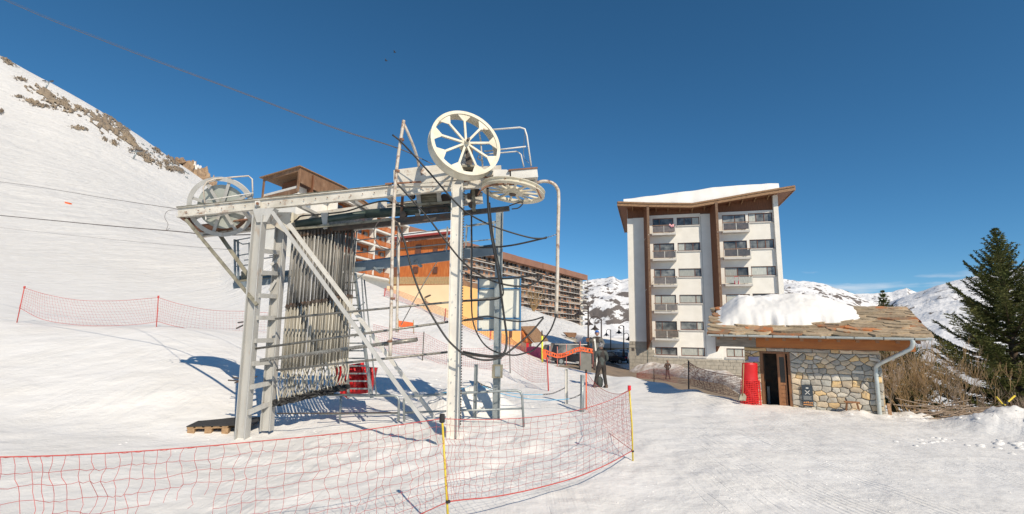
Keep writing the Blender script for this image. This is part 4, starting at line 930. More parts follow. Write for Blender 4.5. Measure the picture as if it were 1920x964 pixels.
for f in range(9):
    z = 24.45-2.45*f
    if z < 3: break
    ll('floor_slab', MB().box(0, LL, -.1, .9, z-.10, z+.12), SLABM)
    mg, mbn, mp_, md_ = MB(), MB(), MB(), MB(); x = .4
    while x < LL-2.5:
        r_ = rs.random(); w = 2.9
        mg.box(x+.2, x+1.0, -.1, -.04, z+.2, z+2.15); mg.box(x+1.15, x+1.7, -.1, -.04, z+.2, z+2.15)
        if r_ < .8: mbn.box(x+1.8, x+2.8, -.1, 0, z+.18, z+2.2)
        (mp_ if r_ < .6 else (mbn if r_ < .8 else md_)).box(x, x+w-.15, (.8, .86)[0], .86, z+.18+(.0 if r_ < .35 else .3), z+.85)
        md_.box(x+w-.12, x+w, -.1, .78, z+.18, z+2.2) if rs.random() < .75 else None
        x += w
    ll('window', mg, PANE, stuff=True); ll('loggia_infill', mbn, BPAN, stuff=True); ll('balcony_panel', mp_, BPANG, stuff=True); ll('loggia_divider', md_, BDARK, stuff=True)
    ll('end_balcony', MB().box(-4.6, .0, .3, 2.2, z-.12, z+.14), PLASTER)
    mb = MB(); mb.box(-4.6, -.05, 2.1, 2.2, z+.2 if f % 2 else z+.8, z+1.0); mb.box(-4.6, -4.5, .3, 2.1, z+.8, z+1.0); ll('end_railing', mb, BDARK)
mb = MB(); mb.box(-4.6, -4.4, 1.9, 2.1, 22, 27); ll('corner_post', mb, BDARK)
# ---------------------------------------------------------------- covered parking under a snowy slab, retaining walls
gc = P(1145, 660, 84); gr = thing('covered_parking', 'low concrete parking shelter with snow covered slab roof beyond the street lamps', 'shelter', Vector((gc.x, gc.y, 0)))
def gl(name, mb, m, par=gr, **k): return mb.build(name, m, par, fix=False, **k)
gl('roof_slab', MB().box(-5.6, 7.0, -3.5, 12, -.55, .15), SLABM)
gl('back_wall', MB().box(-5.6, 7.0, 11.7, 12, -2.6, -.56), CONC)
for x in (-5.3, -1.6, 2.2, 6.2): gl('column', MB().box(x, x+.4, -3.2, -2.8, -2.6, -.56), CONC)
mb = MB(); n = 40
for i in range(n):
    for j in range(10):
        x = -5.5+12.4*i/(n-1); y = -3.3+15*j/9; e = min(1, i/2, (n-1-i)/2, j/.8, (9-j)/1.); mb.v.append((x, y, .14+(.75+.35*noise.noise(Vector((x*.3, y*.3, 2)))+.09*max(0, -x))*e))
for i in range(n-1):
    for j in range(9): mb.f.append((i*10+j, (i+1)*10+j, (i+1)*10+j+1, i*10+j+1)); mb.sm.append(True)
gl('roof_snow', mb, SNOWR)
def wallpix(name, label, quad, Y, th, m, cat='wall'):
    o = MB().prism([P(a, b, Y if isinstance(Y, (int, float)) else Y[i]) for i, (a, b) in enumerate(quad)], (0, th, 0)).build(name, m); return tag(o, label, cat)
wallpix('retaining_wall', 'beige concrete retaining wall with sloping top below the holiday block', [(1060, 632), (1112, 641), (1112, 655), (1076, 643)], 88, 2, CONC)
wallpix('retaining_wall', 'short brown concrete parapet poking out of the snow slope', [(1057, 623), (1081, 624), (1081, 633), (1066, 632)], 92, 2, TANP)
# ================================================================ drag lift station
st0 = P(680, 800, 9.3)
lift = thing('drag_lift_station', 'weathered white steel drag lift station with spoked wheels, inclined beams and braced legs', 'ski lift', (st0.x, st0.y, 0))
def L(name, mb, m, par=lift, **k): return mb.build(name, m, par, **k)
def beam(name, a, b, w, h, m, par=lift, kind='bar', up=(0, 0, 1)):
    mb = MB(); (mb.ibeam if kind == 'i' else mb.bar)(P(*a), P(*b), w, h, up=up); return L(name, mb, m, par)
def pipe(name, pts, r, m, par=lift, n=8, smooth=True, cv=True):
    q = [P(*p) for p in pts]; q = curve(q, 6) if (cv and len(q) > 2) else q
    return L(name, MB().tube(q, r, n), m, par)
# inclined main beams
beam('main_beam', (334, 399, 9.75), (1003, 332, 9.1), .10, .215, WHITE, kind='i')
beam('main_beam', (372, 437, 10.55), (905, 372, 10.3), .10, .22, WHITE, kind='i')
for a, b in (((545, 378, 9.55), (604, 407, 10.45)), ((650, 369, 9.45), (692, 396, 10.4)), ((722, 361, 9.4), (748, 388, 10.38)), ((455, 391, 9.65), (480, 423, 10.5))): beam('cross_member', a, b, .09, .06, GREYP)
beam('end_cross_member', (342, 405, 9.75), (380, 432, 10.5), .09, .1, RUSTY)
beam('top_flange', (334, 389.3, 9.75), (735, 347.5, 9.36), .12, .012, GRIME); beam('top_flange', (372, 427, 10.55), (905, 362, 10.3), .12, .012, GRIME)
mb = MB()
for i in range(30):
    p = P(350+i*22, 399-.1006*22*i-1.6-.2*i*.1, 9.70-.0013*22*i*.75); mb.cyl(p+Vector((0, -.004, .0)), p+Vector((0, -.016, 0)), .011, 6)
L('bolt_row', mb, RUSTY, stuff=True)
L('bolt_plate', MB().prism([P(478, 377, 9.52), P(487, 376, 9.52), P(487, 386, 9.52), P(478, 387, 9.52)], (0, .03, 0)), WHITE2); L('bolt', MB().cyl(P(482.5, 381.5, 9.51), P(482.5, 381.5, 9.47), .03, 6), RUSTY)
# rusty deck plate at the left-hand end
L('end_plate', MB().prism([P(372, 424, 10.3), P(486, 409, 10.1), P(486, 424, 10.5), P(410, 437, 10.6)], (0, 0, .03)), RUSTY)
# green return pipe and perch storage rail under the beams
L('green_pipe', MB().cyl(P(556, 421, 10.0), P(690, 401, 10.0), .085, 14), GREEN); L('green_pipe', MB().cyl(P(688, 401.5, 10.0), P(848, 389, 10.0), .10, 14), GREEN)
beam('storage_rail', (540, 436, 10.2), (852, 405, 10.0), .09, .14, DARK)
beam('storage_rail', (540, 431, 9.9), (735, 411, 9.85), .05, .05, GRIME)
mb = MB()
for i in range(34): p = P(617+2.7*i*.9, 419.6-.25*i, 9.85); mb.box(p.x-.006, p.x+.006, p.y-.02, p.y+.02, p.z-.03, p.z+.03)
L('rail_teeth', mb, STEELR, stuff=True)
beam('slim_white_rail', (664, 430, 10.3), (862, 408, 10.1), .04, .06, WHITE2)
for q in ((609, 412, 9.9), (783, 398, 9.95)):
    x, y, Yv = q; L('rail_hanger', MB().prism([P(x-8, y-14, Yv), P(x+6, y-15, Yv), P(x+3, y+16, Yv), P(x-3, y+17, Yv)], (0, .06, 0)), GREYP)
L('cover_plate', MB().prism([P(527, 402, 10.1), P(550, 398, 10.1), P(550, 424, 10.1), P(529, 426, 10.1)], (0, .22, 0)), CREAM, bevel=.01)
L('cover_plate', MB().prism([P(554, 402, 10.3), P(660, 388, 10.3), P(725, 377, 10.3), P(725, 392, 10.3), P(600, 412, 10.3), P(556, 414, 10.3)], (0, .04, 0)), WHITE)
# ------ left pair of legs with the ladder
def leg(name, a, b, w, d, m, kind='i', par=lift):
    mb = MB(); (mb.ibeam if kind == 'i' else mb.bar)(P(*a), P(*b), d, w, up=(1, 0, 0)); return L(name, mb, m, par)
leg('leg', (487, 404, 9.35), (453, 834, 9.52), .20, .19, GREYP)
leg('leg', (529, 408, 10.1), (500, 808, 9.85), .20, .17, GREYP)
L('gusset', MB().prism([P(474, 392, 9.35), P(514, 390, 9.35), P(500, 416, 9.3), P(481, 417, 9.3)], (0, .2, 0)), GREYP)
L('gusset', MB().prism([P(505, 398, 9.6), P(546, 398, 9.8), P(540, 440, 9.9), P(508, 420, 9.7)], (0, .02, 0)), WHITE)
for a, b in (((490, 470, 9.42), (522, 474, 10.0)), ((488, 511, 9.42), (520, 513, 10.0)), ((484, 554, 9.42), (517, 556, 9.98)), ((481, 596, 9.42), (515, 596, 9.95)), ((478, 639, 9.42), (512, 638, 9.95)), ((474, 682, 9.42), (510, 679, 9.92)), ((470, 726, 9.42), (507, 718, 9.9)), ((465, 774, 9.42), (504, 757, 9.88))):
    beam('ladder_rung', a, b, .06, .085, GREYP)
for a, b in (((508, 497, 9.9), (519, 488, 9.95)), ((505, 545, 9.9), (517, 525, 9.95))): beam('stiffener', a, b, .03, .05, GREYP)
# long raking braces
leg('brace', (511, 398, 9.3), (826, 834, 8.42), .07, .06, GREYP, 'bar'); leg('brace', (541, 420, 9.55), (815, 783, 10.5), .072, .06, WHITE2, 'bar')
leg('brace', (349, 412, 9.75), (482, 572, 9.33), .06, .05, GRIME, 'bar'); leg('brace', (409, 436, 10.5), (472, 526, 10.1), .075, .06, GRIME, 'bar')
# ------ front pole with bolt heads and toothed edge
leg('leg', (858, 346, 9.15), (848, 826, 9.2), .215, .21, WHITE2)
mb = MB(); mb.bar(P(868.5, 352, 9.12), P(861.5, 803, 9.12), .022, .03, (0, 1, 0)); rk = L('rack_strip', mb, GALV)
mb = MB()
for i in range(86): p = P(870.3-.082*i, 353+5.2*i, 9.1); mb.box(p.x-.008, p.x+.012, p.y-.012, p.y+.012, p.z-.015, p.z+.012)
L('rack_teeth', mb, DARK, rk, stuff=True)
for y in (441, 553, 577, 660, 677, 704, 743, 771): mb = MB(); p = P(856-(y-441)*.012, y, 9.03); mb.cyl(p, p+Vector((0, -.02, 0)), .011, 6); L('bolt', mb, GALV)
# head frame
L('head_beam', MB().prism([P(738, 333, 9.3), P(744, 318, 9.3), P(800, 311, 9.3), P(935, 321, 9.2), P(935, 340, 9.2), P(860, 348, 9.2), P(742, 349, 9.3)], (0, .12, 0)), WHITE)
L('head_beam', MB().prism([P(925, 318, 8.95), P(950, 318, 8.95), P(956, 322, 8.95), P(956, 338, 8.95), P(925, 340, 8.95)], (0, .3, 0)), WHITE2)
L('head_beam', MB().prism([P(958, 319, 8.9), P(1007, 315, 8.9), P(1009, 332, 8.9), P(958, 336, 8.9)], (0, .42, 0)), WHITE2, bevel=.006)
L('head_cap', MB().prism([P(953, 317.5, 8.88), P(1008, 313, 8.88), P(1008, 315.5, 8.88), P(953, 320, 8.88)], (0, .46, 0)), RUSTY)
beam('head_beam', (748, 330, 10.0), (940, 318, 9.9), .1, .16, WHITE)
L('side_plate', MB().prism([P(738, 319, 10.3), P(820, 309, 10.3), P(820, 330, 10.3), P(738, 340, 10.3)], (0, .04, 0)), CREAM)
# drive housing hanging under the beams
hs = L('gear_housing', MB().prism([P(785, 356, 9.7), P(818, 354, 9.7), P(819, 382, 9.7), P(790, 384, 9.7)], (0, .35, 0)), GRIME, bevel=.012)
for k in range(3): L('housing_rib', MB().prism([P(784, 360+8*k, 9.66), P(819, 358+8*k, 9.66), P(819, 361+8*k, 9.66), P(784, 363+8*k, 9.66)], (0, .035, 0)), GRIME, hs)
L('side_frame', MB().prism([P(778, 352, 9.6), P(786, 352, 9.6), P(791, 388, 9.6), P(787, 401, 9.6), P(783, 388, 9.6)], (0, .05, 0)), GREYP)
L('side_frame', MB().prism([P(818, 353, 9.6), P(828, 357, 9.6), P(826, 368, 9.6), P(830, 383, 9.6), P(820, 383, 9.6)], (0, .05, 0)), WHITE)
beam('lower_channel', (760, 386, 9.6), (850, 379, 9.55), .06, .045, GRIME)
for k in range(5): L('sheave', MB().cyl(P(800+9*k, 394-.6*k, 9.7), P(800+9*k, 394-.6*k, 9.7)+Vector((.0, .09, 0)), .055, 12), DARK)
for q in ((833, 372, 9.8, .1), (842, 377, 9.8, .075), (755, 402, 9.8, .07), (771, 368, 9.9, .06), (812, 391, 9.9, .08), (890, 360, 9.6, .1), (884, 384, 9.5, .07), (920, 394, 9.6, .05)):
    L('sheave', MB().cyl(P(q[0], q[1], q[2]), P(q[0], q[1], q[2])+Vector((.02, .1, .02)), q[3], 12), DARK)
beam('lower_beam', (868, 400, 9.6), (955, 391, 9.5), .09, .09, DARK); beam('lower_beam', (740, 415, 9.9), (862, 403, 9.6), .07, .12, DARK)
leg('hanger_post', (887, 345, 9.5), (889, 396, 9.5), .065, .06, GRIME, 'bar'); leg('hanger_post', (756, 352, 9.9), (752, 410, 9.9), .05, .05, RUSTY, 'bar')
L('control_box', MB().prism([P(876, 362, 9.5), P(884, 362, 9.5), P(884, 372, 9.5), P(876, 372, 9.5)], (0, .1, 0)), DARK)
mb = MB(); mb.tube(curve([P(*q) for q in ((955, 386, 9.4), (966, 382, 9.3), (976, 379, 9.2), (980, 382, 9.1), (972, 390, 9.1), (960, 392, 9.2))], 5), .012, 6); L('cable_guide', mb, DARK)
pipe('conduit', ((870, 341, 9.2), (890, 334, 9.1), (915, 333, 9.0), (940, 343, 8.9), (955, 345, 8.9), (985, 345, 8.9), (1003, 349, 8.8), (1015, 372, 8.8)), .016, RUSTY)
pipe('conduit', ((896, 366, 8.85), (903, 356, 8.8), (918, 348, 8.8), (960, 344, 8.8), (1000, 345, 8.8)), .018, RUSTY)
pipe('conduit', ((533, 428, 10.2), (556, 412, 10.1), (566, 405, 10.0), (600, 402, 9.95), (650, 396, 9.9), (690, 383, 9.85), (722, 377, 9.8), (745, 384, 9.7), (775, 391, 9.6), (820, 386, 9.6), (848, 384, 9.5)), .017, RUBBER)
pipe('conduit', ((500, 400, 9.9), (520, 408, 9.9), (545, 416, 9.9)), .014, RUBBER)
# ------ big vertical wheel
def wheel(name, c, ax, Ro, tread, wid, spokes, m, hubr, plates=True, sw=.05, inner=.86, label=None, tip=.0):
    ax = Vector(ax).normalized(); c = Vector(c)
    root = L(name, MB().revolve(c, ax, [(Ro*inner, -wid*.5), (Ro, -wid*.5), (Ro*1.0, -wid*.38), (Ro*.945, -wid*.1), (Ro*.945, wid*.1), (Ro, wid*.38), (Ro, wid*.5), (Ro*.93, wid*.5), (Ro*.93, -wid*.40), (Ro*inner, -wid*.42)], 56), m, label=label)
    a = ax.orthogonal().normalized(); b = ax.cross(a)
    if plates:
        for k in range(spokes):
            t = 2*math.pi*(k+.5)/spokes+tip; rd = a*math.cos(t)+b*math.sin(t); tg = a*-math.sin(t)+b*math.cos(t); h = math.pi/spokes
            pts = []
            for f in (-1, -.5, 0, .5, 1): tt = t+h*f*.66; pts.append(c+(a*math.cos(tt)+b*math.sin(tt))*Ro*.93-ax*wid*.42)
            pts += [c+rd*Ro*.70+tg*Ro*.04-ax*wid*.42, c+rd*Ro*.70-tg*Ro*.04-ax*wid*.42]
            # plate sits between two spokes' forks: the spoke itself is centred on it
            L('spoke_plate', MB().prism(pts, ax*.012), m, root)
            L('spoke', MB().bar(c+rd*hubr*.8-ax*wid*.36, c+rd*Ro*.72-ax*wid*.36, sw, .035, rd.cross(tg)), m, root)
    else:
        for k in range(spokes):
            t = 2*math.pi*k/spokes+tip; rd = a*math.cos(t)+b*math.sin(t); tg = a*-math.sin(t)+b*math.cos(t)
            L('spoke', MB().bar(c+rd*hubr*.9-ax*wid*.2, c+rd*Ro*.9-ax*wid*.2, sw, .03, rd.cross(tg)), m, root)
    L('hub', MB().revolve(c, ax, [(0.02, -wid*.75), (hubr*.55, -wid*.75), (hubr*.55, -wid*.5), (hubr, -wid*.45), (hubr, wid*.3), (.02, wid*.3)], 24), m, root)
    L('axle', MB().cyl(c-ax*wid*1.05, c+ax*wid*.7, hubr*.32, 12), DARK, root)
    return root
wc = P(871, 273, 8.85)
wheel('bull_wheel', wc, (-.40, .9, -.20), .70, .1, .24, 9, CREAM, .085, sw=.042, inner=.905, tip=.16, label='large upright cream wheel with nine spokes')
L('wheel_post', MB().bar(P(880, 268, 9.15), P(880, 330, 9.15), .13, .1, (0, 1, 0)), DARK); L('wheel_post', MB().bar(P(869, 282, 9.1), P(868, 330, 9.1), .09, .1, (0, 1, 0)), GREYP)
L('bearing_bracket', MB().prism([P(866, 309, 8.9), P(892, 309, 8.9), P(892, 313, 8.9), P(866, 313, 8.9)], (0, .25, 0)), GRIME)
# horizontal wheel underneath, seen from below
wheel('bull_wheel', P(962, 358, 9.2), (.13, .06, 1), .635, .1, .09, 14, CREAM, .21, plates=False, sw=.045, inner=.80, label='flat horizontal cream wheel with fourteen spokes')
# left-hand return wheel with web disc
lw = wheel('return_wheel', P(416, 388, 10.0), (-.32, 1, .34), .635, .1, .12, 8, GREYP, .10, plates=False, sw=.06, inner=.86, tip=.3, label='grey return wheel with solid disc at the left end of the beams')
LEX = mat('faded_wheel_disc', (.42, .45, .41), (.36, .39, .36), 3, .5); cax = Vector((-.32, 1, .34)).normalized(); lc = P(416, 388, 10.0)+cax*.04
L('web_disc', MB().revolve(lc, cax, [(.09, 0), (.47, 0), (.47, .012), (.09, .012)], 48), LEX, lw)
# railings round the left wheel
pipe('guard_rail', ((384, 381, 9.6), (381, 352, 9.6), (388, 341, 9.6), (402, 336, 9.7), (440, 332, 9.9), (466, 330, 10.), (473, 336, 10.), (474, 368, 10.)), .016, RUST, cv=False); pipe('guard_rail', ((386, 376, 9.6), (475, 362, 10.)), .014, WHITE2)
pipe('guard_rail', ((386, 413, 9.7), (386, 398, 9.7), (390, 408, 9.8), (440, 398, 9.9)), .012, WHITE2)
# railings on the head platform
pipe('guard_rail', ((905, 313, 9.3), (901, 262, 9.3), (898, 247, 9.3), (903, 245, 9.2), (975, 239, 9.0), (984, 242, 9.0), (988, 255, 9.0), (996, 312, 9.0)), .017, WHITE2, cv=False)
pipe('guard_rail', ((908, 284, 9.2), (986, 275, 9.0)), .016, WHITE2)
pipe('guard_rail', ((906, 303, 9.5), (895, 297, 9.5), (898, 291, 9.5), (925, 288, 9.4), (970, 284, 9.3), (977, 290, 9.3), (982, 313, 9.3)), .014, WHITE2, cv=False)
pipe('guard_rail', ((984, 247, 9.0), (982, 292, 9.2), (991, 306, 9.0)), .006, GALV)
# rusty tube frame left of the wheel
pipe('tube_post', ((757, 226, 8.9), (744, 315, 8.9), (737, 420, 8.95), (734, 560, 9.0), (731.5, 668, 9.0)), .033, RUST)
pipe('tube_post', ((757, 232, 8.92), (766, 252, 9.0), (778, 282, 9.2), (785, 310, 9.4), (786, 352, 9.4)), .028, RUST)
pipe('tube_post', ((748, 418, 9.5), (747, 500, 9.5), (745, 565, 9.5), (744, 623, 9.5)), .026, RUST)
for q in ((755, 262, 8.9), (747, 321, 8.9), (738, 560, 9.0), (733, 640, 9.0)): c = P(*q); L('tube_clamp', MB().revolve(c-Vector((.02, 0, 0)), (0, 0, 1), [(.034, -.02), (.045, -.02), (.045, .02), (.034, .02)], 12), RUSTY)
beam('frame_arm', (722, 345, 9.0), (790, 341, 9.2), .03, .03, RUSTY)
# gooseneck tube at the right
pipe('gooseneck_tube', ((1005, 343, 9.6), (1020, 340, 9.6), (1035, 343, 9.6), (1044, 352, 9.6), (1047.5, 370, 9.6), (1046, 450, 9.6), (1045, 520, 9.6), (1043, 589, 9.6)), .036, RUST)
# ------ horizontal guide bars in front of and behind the hangers
def rod(a, b, r=.022, m=STEELR): return L('guide_bar', MB().tube([P(*a), P(*b)], r, 8), m)
rod((516, 598, 9.55), (936, 558, 10.4)); rod((478, 654, 9.5), (846, 603, 9.25)); rod((519, 694, 9.5), (843, 660, 9.4)); rod((519, 775.5, 9.6), (745, 774, 10.2), .012, DARK)
beam('channel_bar', (488, 676, 9.35), (783, 636, 9.45), .05, .07, STEELR)
mb = MB()
for i in range(56): p = P(497+5.0*i, 676.3-.678*i, 9.325); mb.box(p.x-.008, p.x+.008, p.y-.004, p.y+.004, p.z-.016, p.z+.002)
L('channel_slots', mb, DARK, stuff=True)
L('spring_sleeve', MB().tube([P(720, 645, 9.3), P(781, 637, 9.35)], .042, 10), STEELR)
rod((846, 603, 9.3), (906, 598, 9.6), .016, DARK); rod((862, 664, 9.4), (940, 672, 10), .018, DARK)
# ------ zinc gantry behind: walkway, ladder, back legs
GY = 11.0
gan = thing('service_gantry', 'grey galvanised walkway gantry with railings, ladder and tall back post behind the lift', 'gantry', (P(800, 700, GY).x, GY, 0))
def Gn(name, mb, m, par=gan, **k): return mb.build(name, m, par, **k)
mb = MB(); mb.ibeam(P(937, 396, GY), P(930, 800, GY), .17, .17, up=(1, 0, 0)); Gn('post', mb, GALV)
mb = MB(); mb.bar(P(657, 503, GY-.3), P(934, 469, GY-.3), .05, .2); Gn('walkway_channel', mb, GALVB); mb = MB(); mb.bar(P(657, 499, GY+.5), P(934, 464, GY+.5), .05, .18); Gn('walkway_channel', mb, GALVB)
mb = MB(); mb.prism([P(657, 497, GY-.27), P(934, 463.5, GY-.27), P(934, 461, GY+.5), P(657, 493.5, GY+.5)], (0, 0, .02)); Gn('walkway_deck', mb, GALVB)
for a, b in (((700, 501, GY-.35), (714, 511, GY-.2)), ((778, 489, GY-.35), (790, 500, GY-.2))): Gn('bracket', MB().bar(P(*a), P(*b), .06, .05), GALV)
for t_ in ((1, -.3), (1, .5)):
    for (a, b) in (((662, 452), (931, 418)), ((662, 475), (931, 448))): Gn('railing', MB().tube([P(a[0], a[1], GY+t_[1]), P(b[0], b[1], GY+t_[1])], .014, 6), GALV)
    for x in (664, 745, 838, 874, 925): yb = 500-(x-657)*.125; Gn('railing_post', MB().bar(P(x-1, yb, GY+t_[1]), P(x+1, yb-52, GY+t_[1]), .03), GALV)
Gn('railing', MB().tube(curve([P(872, 470, GY), P(876, 430, GY), P(880, 423, GY), P(935, 415, GY)], 4), .016, 6), GALV)
# left cage
for q in ((440, 449, 538), (446, 450, 536), (468, 455, 534), (478, 447, 530)): Gn('railing_post', MB().bar(P(q[0], q[1], GY-.2), P(q[0]+1, q[2], GY-.2), .035), GALVB)
for a, b in (((440, 451), (480, 444)), ((440, 451), (455, 458)), ((455, 458), (495, 454)), ((443, 480), (478, 474)), ((440, 500), (478, 495)), ((458, 488), (520, 482)), ((505, 480), (535, 478))): Gn('railing', MB().tube([P(*a, GY-.2), P(*b, GY-.2)], .013, 6), GALVB)
Gn('walkway_channel', MB().bar(P(438, 536, GY-.2), P(540, 524, GY-.1), .06, .13), GALVB); Gn('walkway_channel', MB().bar(P(445, 524, GY+.4), P(660, 500, GY+.4), .06, .16), GALVB)
Gn('walkway_deck', MB().prism([P(442, 529, GY-.2), P(540, 518, GY-.1), P(540, 512, GY+.4), P(450, 521, GY+.4)], (0, 0, .02)), GRIME)
Gn('rubble_box', MB().prism([P(452, 509, GY), P(478, 507, GY), P(478, 525, GY), P(452, 528, GY)], (0, .25, 0)), GRIME)
# ladder in the middle
lad = [((661, 505, 10.7), (690, 745, 10.7)), ((650, 560, 10.9), (657, 748, 10.9)), ((663, 520, 10.9), (694, 748, 10.3))]
Gn('ladder_rail', MB().bar(P(665, 512, 10.8), P(697, 746, 10.8), .10, .05, (1, 0, 0)), GALV); Gn('ladder_rail', MB().bar(P(642, 512, 10.8), P(654, 746, 10.8), .05, .05, (1, 0, 0)), GALV)
for i in range(16):
    y = 530+14.2*i; xr = 665+(y-512)*.137; xl = 642+(y-512)*.051; Gn('ladder_rung', MB().bar(P(xl, y, 10.8), P(xr, y, 10.8), .04, .03), GALV)
Gn('stair_rail', MB().tube([P(678, 520, 10.6), P(692, 742, 10.0)], .015, 6), GALV); Gn('stair_rail', MB().tube([P(683, 525, 10.9), P(706, 744, 10.2)], .015, 6), GALV)
for y in (520, 575, 625): Gn('strut', MB().bar(P(664, y+8, 10.7), P(684, y-8, 10.7), .02), GALV)
# junction box on the post
jb = thing('junction_box', 'weathered grey junction box strapped to the tall back post', 'electrical box', P(932, 708, GY-.16))
MB().prism([P(923, 684, GY-.2), P(943, 684, GY-.2), P(942, 709, GY-.2), P(922, 709, GY-.2)], (0, .1, 0)).build('case', GRIME, jb); MB().prism([P(928, 687, GY-.21), P(938, 687, GY-.21), P(938, 706, GY-.21), P(928, 706, GY-.21)], (0, .012, 0)).build('lid', GALV, jb)
# blue framed sign board
sb = thing('sign_board', 'blank off-white board in a blue steel frame fixed to the tall back post', 'sign', P(935, 620, GY+.13))
SY = GY+.13
MB().prism([P(897, 522, SY), P(976, 519, SY), P(975.5, 619, SY), P(896, 619.5, SY)], (0, .02, 0)).build('panel', BOARD, sb)
for a, b in (((897, 522), (976, 519.5)), ((897, 541.5), (976, 541)), ((896, 597), (975, 597)), ((896, 619.5), (976, 619))): MB().bar(P(*a, SY-.02), P(*b, SY-.02), .03, .03).build('frame_bar', BLUE, sb)
for a, b in (((897, 520.5), (896, 621)), ((976, 518), (975.5, 620.5))): MB().bar(P(*a, SY-.023), P(*b, SY-.023), .03, .03).build('frame_bar', BLUE, sb)
# ------ button hangers stored on the rail
def make_hanger(x0, var):
    r_ = random.Random(var); root = thing('button_hanger', 'pale tow bar hanger with black button seat in the dense row on the storage rail', 'tow hanger', (0, 0, 0), 0, 'tow hangers stored on the lift rail')
    MB().tube([(0, 0, 0), (0, 0, -1.5)], .0135, 5).build('upper_tube', UPT, root, fix=False)
    MB().box(-.02, .02, -.018, .018, -.06, .05).build('hook', DARK, root, fix=False)
    mb = MB(); mb.box(-.02, .02, -.02, .02, -1.53, -1.46); mb.bar((-.03, .01, -1.5), (.035, -.01, -1.55), .018); mb.build('clamp', DARK, root, fix=False)
    MB().tube([(0, 0, -1.52), (0, 0, -2.80)], .0165, 6).build('lower_tube', PLAST, root, fix=False)
    a = r_.uniform(.03, .085)*r_.choice((-1, 1)); b = r_.uniform(-.03, .03)
    MB().tube(curve([(0, 0, -2.79), (a*.25, 0, -2.88), (a, b, -3.02), (a*.6, b, -3.18), (-a*.15, b, -3.36)], 4), .0135, 6).build('bow', PLAST, root, fix=False)
    ty = r_.uniform(0, 6.28); ax = Vector((math.cos(ty)*.35, -.5, .8))
    MB().revolve((-a*.15, b-.03, -3.40), ax, [(.01, -.010), (.085, -.012), (.105, 0), (.085, .012), (.01, .010)], 14, smooth=True).build('button_seat', RUBBER, root, fix=False)
    return root
protos = [make_hanger(0, k) for k in range(6)]
pa, pb = P(546, 440, 9.85), P(665, 427, 10.3); N_H = 56; used = [False]*6; random.seed(12)
hang = []
for i in range(N_H):
    k = i % 6; t_ = i/(N_H-1); p = pa.lerp(pb, t_)+Vector((rnd(-.006, .006), (.14 if i % 3 == 1 else (0 if i % 3 else .07)), rnd(-.012, .012)))
    o = protos[k] if not used[k] else copy_tree(protos[k]); used[k] = True
    hang.append(o)
    o.location = p; o.rotation_euler = (rnd(-.003, .003), rnd(-.0025, .0025), random.choice((0, math.pi))+rnd(-.5, .5))
hang[0]['label'] = 'leftmost tow hanger of the dense row, right beside the ladder leg'; hang[-1]['label'] = 'rightmost tow hanger of the dense row, in front of the red mats'
# ------ black hoses and elastic cords looping off the station
def cord(label, pts, r=.017, m=RUBBER, name='rubber_hose', cat='hose', n=6, grp=None, cl=False):
    q = curve([P(*p) for p in pts], 8); o = MB().tube(q, r, n).build(name, m); tag(o, label, cat, grp); return o
cord('black hose from the rusty tube frame across the front pole to the gooseneck chain', [(736, 253, 8.85), (755, 269, 8.85), (800, 318, 8.75), (848, 373, 8.9), (879, 401, 9.1), (929, 426, 9.3), (991, 445, 9.4), (1020, 447, 9.5), (1024, 445, 9.5), (1015, 448, 9.5), (960, 460, 9.6), (915, 464, 9.7), (873, 463, 9.6)], .018)
cord('black hose looping across the upper part of the sign board', [(745, 345, 8.95), (775, 378, 8.9), (804, 410, 8.85), (832, 447, 8.8), (867, 490, 8.9), (901, 516, 9.1), (936, 531, 9.3), (974, 537, 9.4), (1000, 532, 9.4), (1016, 518, 9.4), (1008, 515, 9.4), (989, 518, 9.45), (950, 522, 9.5), (900, 521, 9.6), (872, 512, 9.6)], .018)
cord('longest black hose hanging in a deep loop under the front pole', [(745, 418, 9.2), (758, 452, 9.1), (771, 502, 9.0), (785, 543, 8.9), (803, 580, 8.85), (832, 627, 8.8), (850, 648, 8.8), (872, 665, 8.85), (905, 675, 8.95), (936, 671, 9.0), (966, 650, 9.1), (995, 624, 9.2), (1019, 596, 9.3)], .018)
cord('thick black hose dropping vertically in front of the sign board', [(914, 352, 8.85), (916, 400, 8.95), (921, 440, 9.0), (925, 462, 9.0), (934, 512, 9.1), (940, 555, 9.2), (946, 600, 9.3), (950, 635, 9.3), (945, 662, 9.2), (925, 668, 9.2), (895, 665, 9.2), (868, 660, 9.3)], .024)
cord('second black hose curling sideways behind the vertical hose', [(918, 380, 9.0), (924, 440, 9.1), (936, 500, 9.2), (943, 540, 9.3), (942, 554, 9.4), (930, 561, 9.5), (905, 563, 9.6), (868, 565, 9.6)], .016)
cord('black hose in a wide U ending at the gooseneck tube', [(884, 400, 9.9), (885, 480, 9.9), (884, 554, 9.9), (887, 603, 9.9), (902, 638, 9.8), (925, 658, 9.7), (960, 666, 9.7), (985, 662, 9.7), (1003, 654, 9.7), (1029, 624, 9.6), (1040, 600, 9.6), (1043, 586, 9.6)], .016)
cord('thin black hose crossing the lower edge of the sign board', [(870, 600, 9.4), (895, 596, 9.4), (916, 593, 9.4), (948, 600, 9.4), (975, 603, 9.4), (1000, 600, 9.4), (1019, 594, 9.35)], .015)
ring = [(727+26*math.cos(a), 438+29*math.sin(a), 9.35+.1*math.sin(a)) for a in np.linspace(-1.2, 4.9, 14)]
cord('thin brown hose coiled in a ring behind the tube frame', ring, .009, CABLE)
pipe('rail_tube', ((884, 346, 9.95), (884, 470, 9.95), (883, 560, 9.95)), .02, RUST)
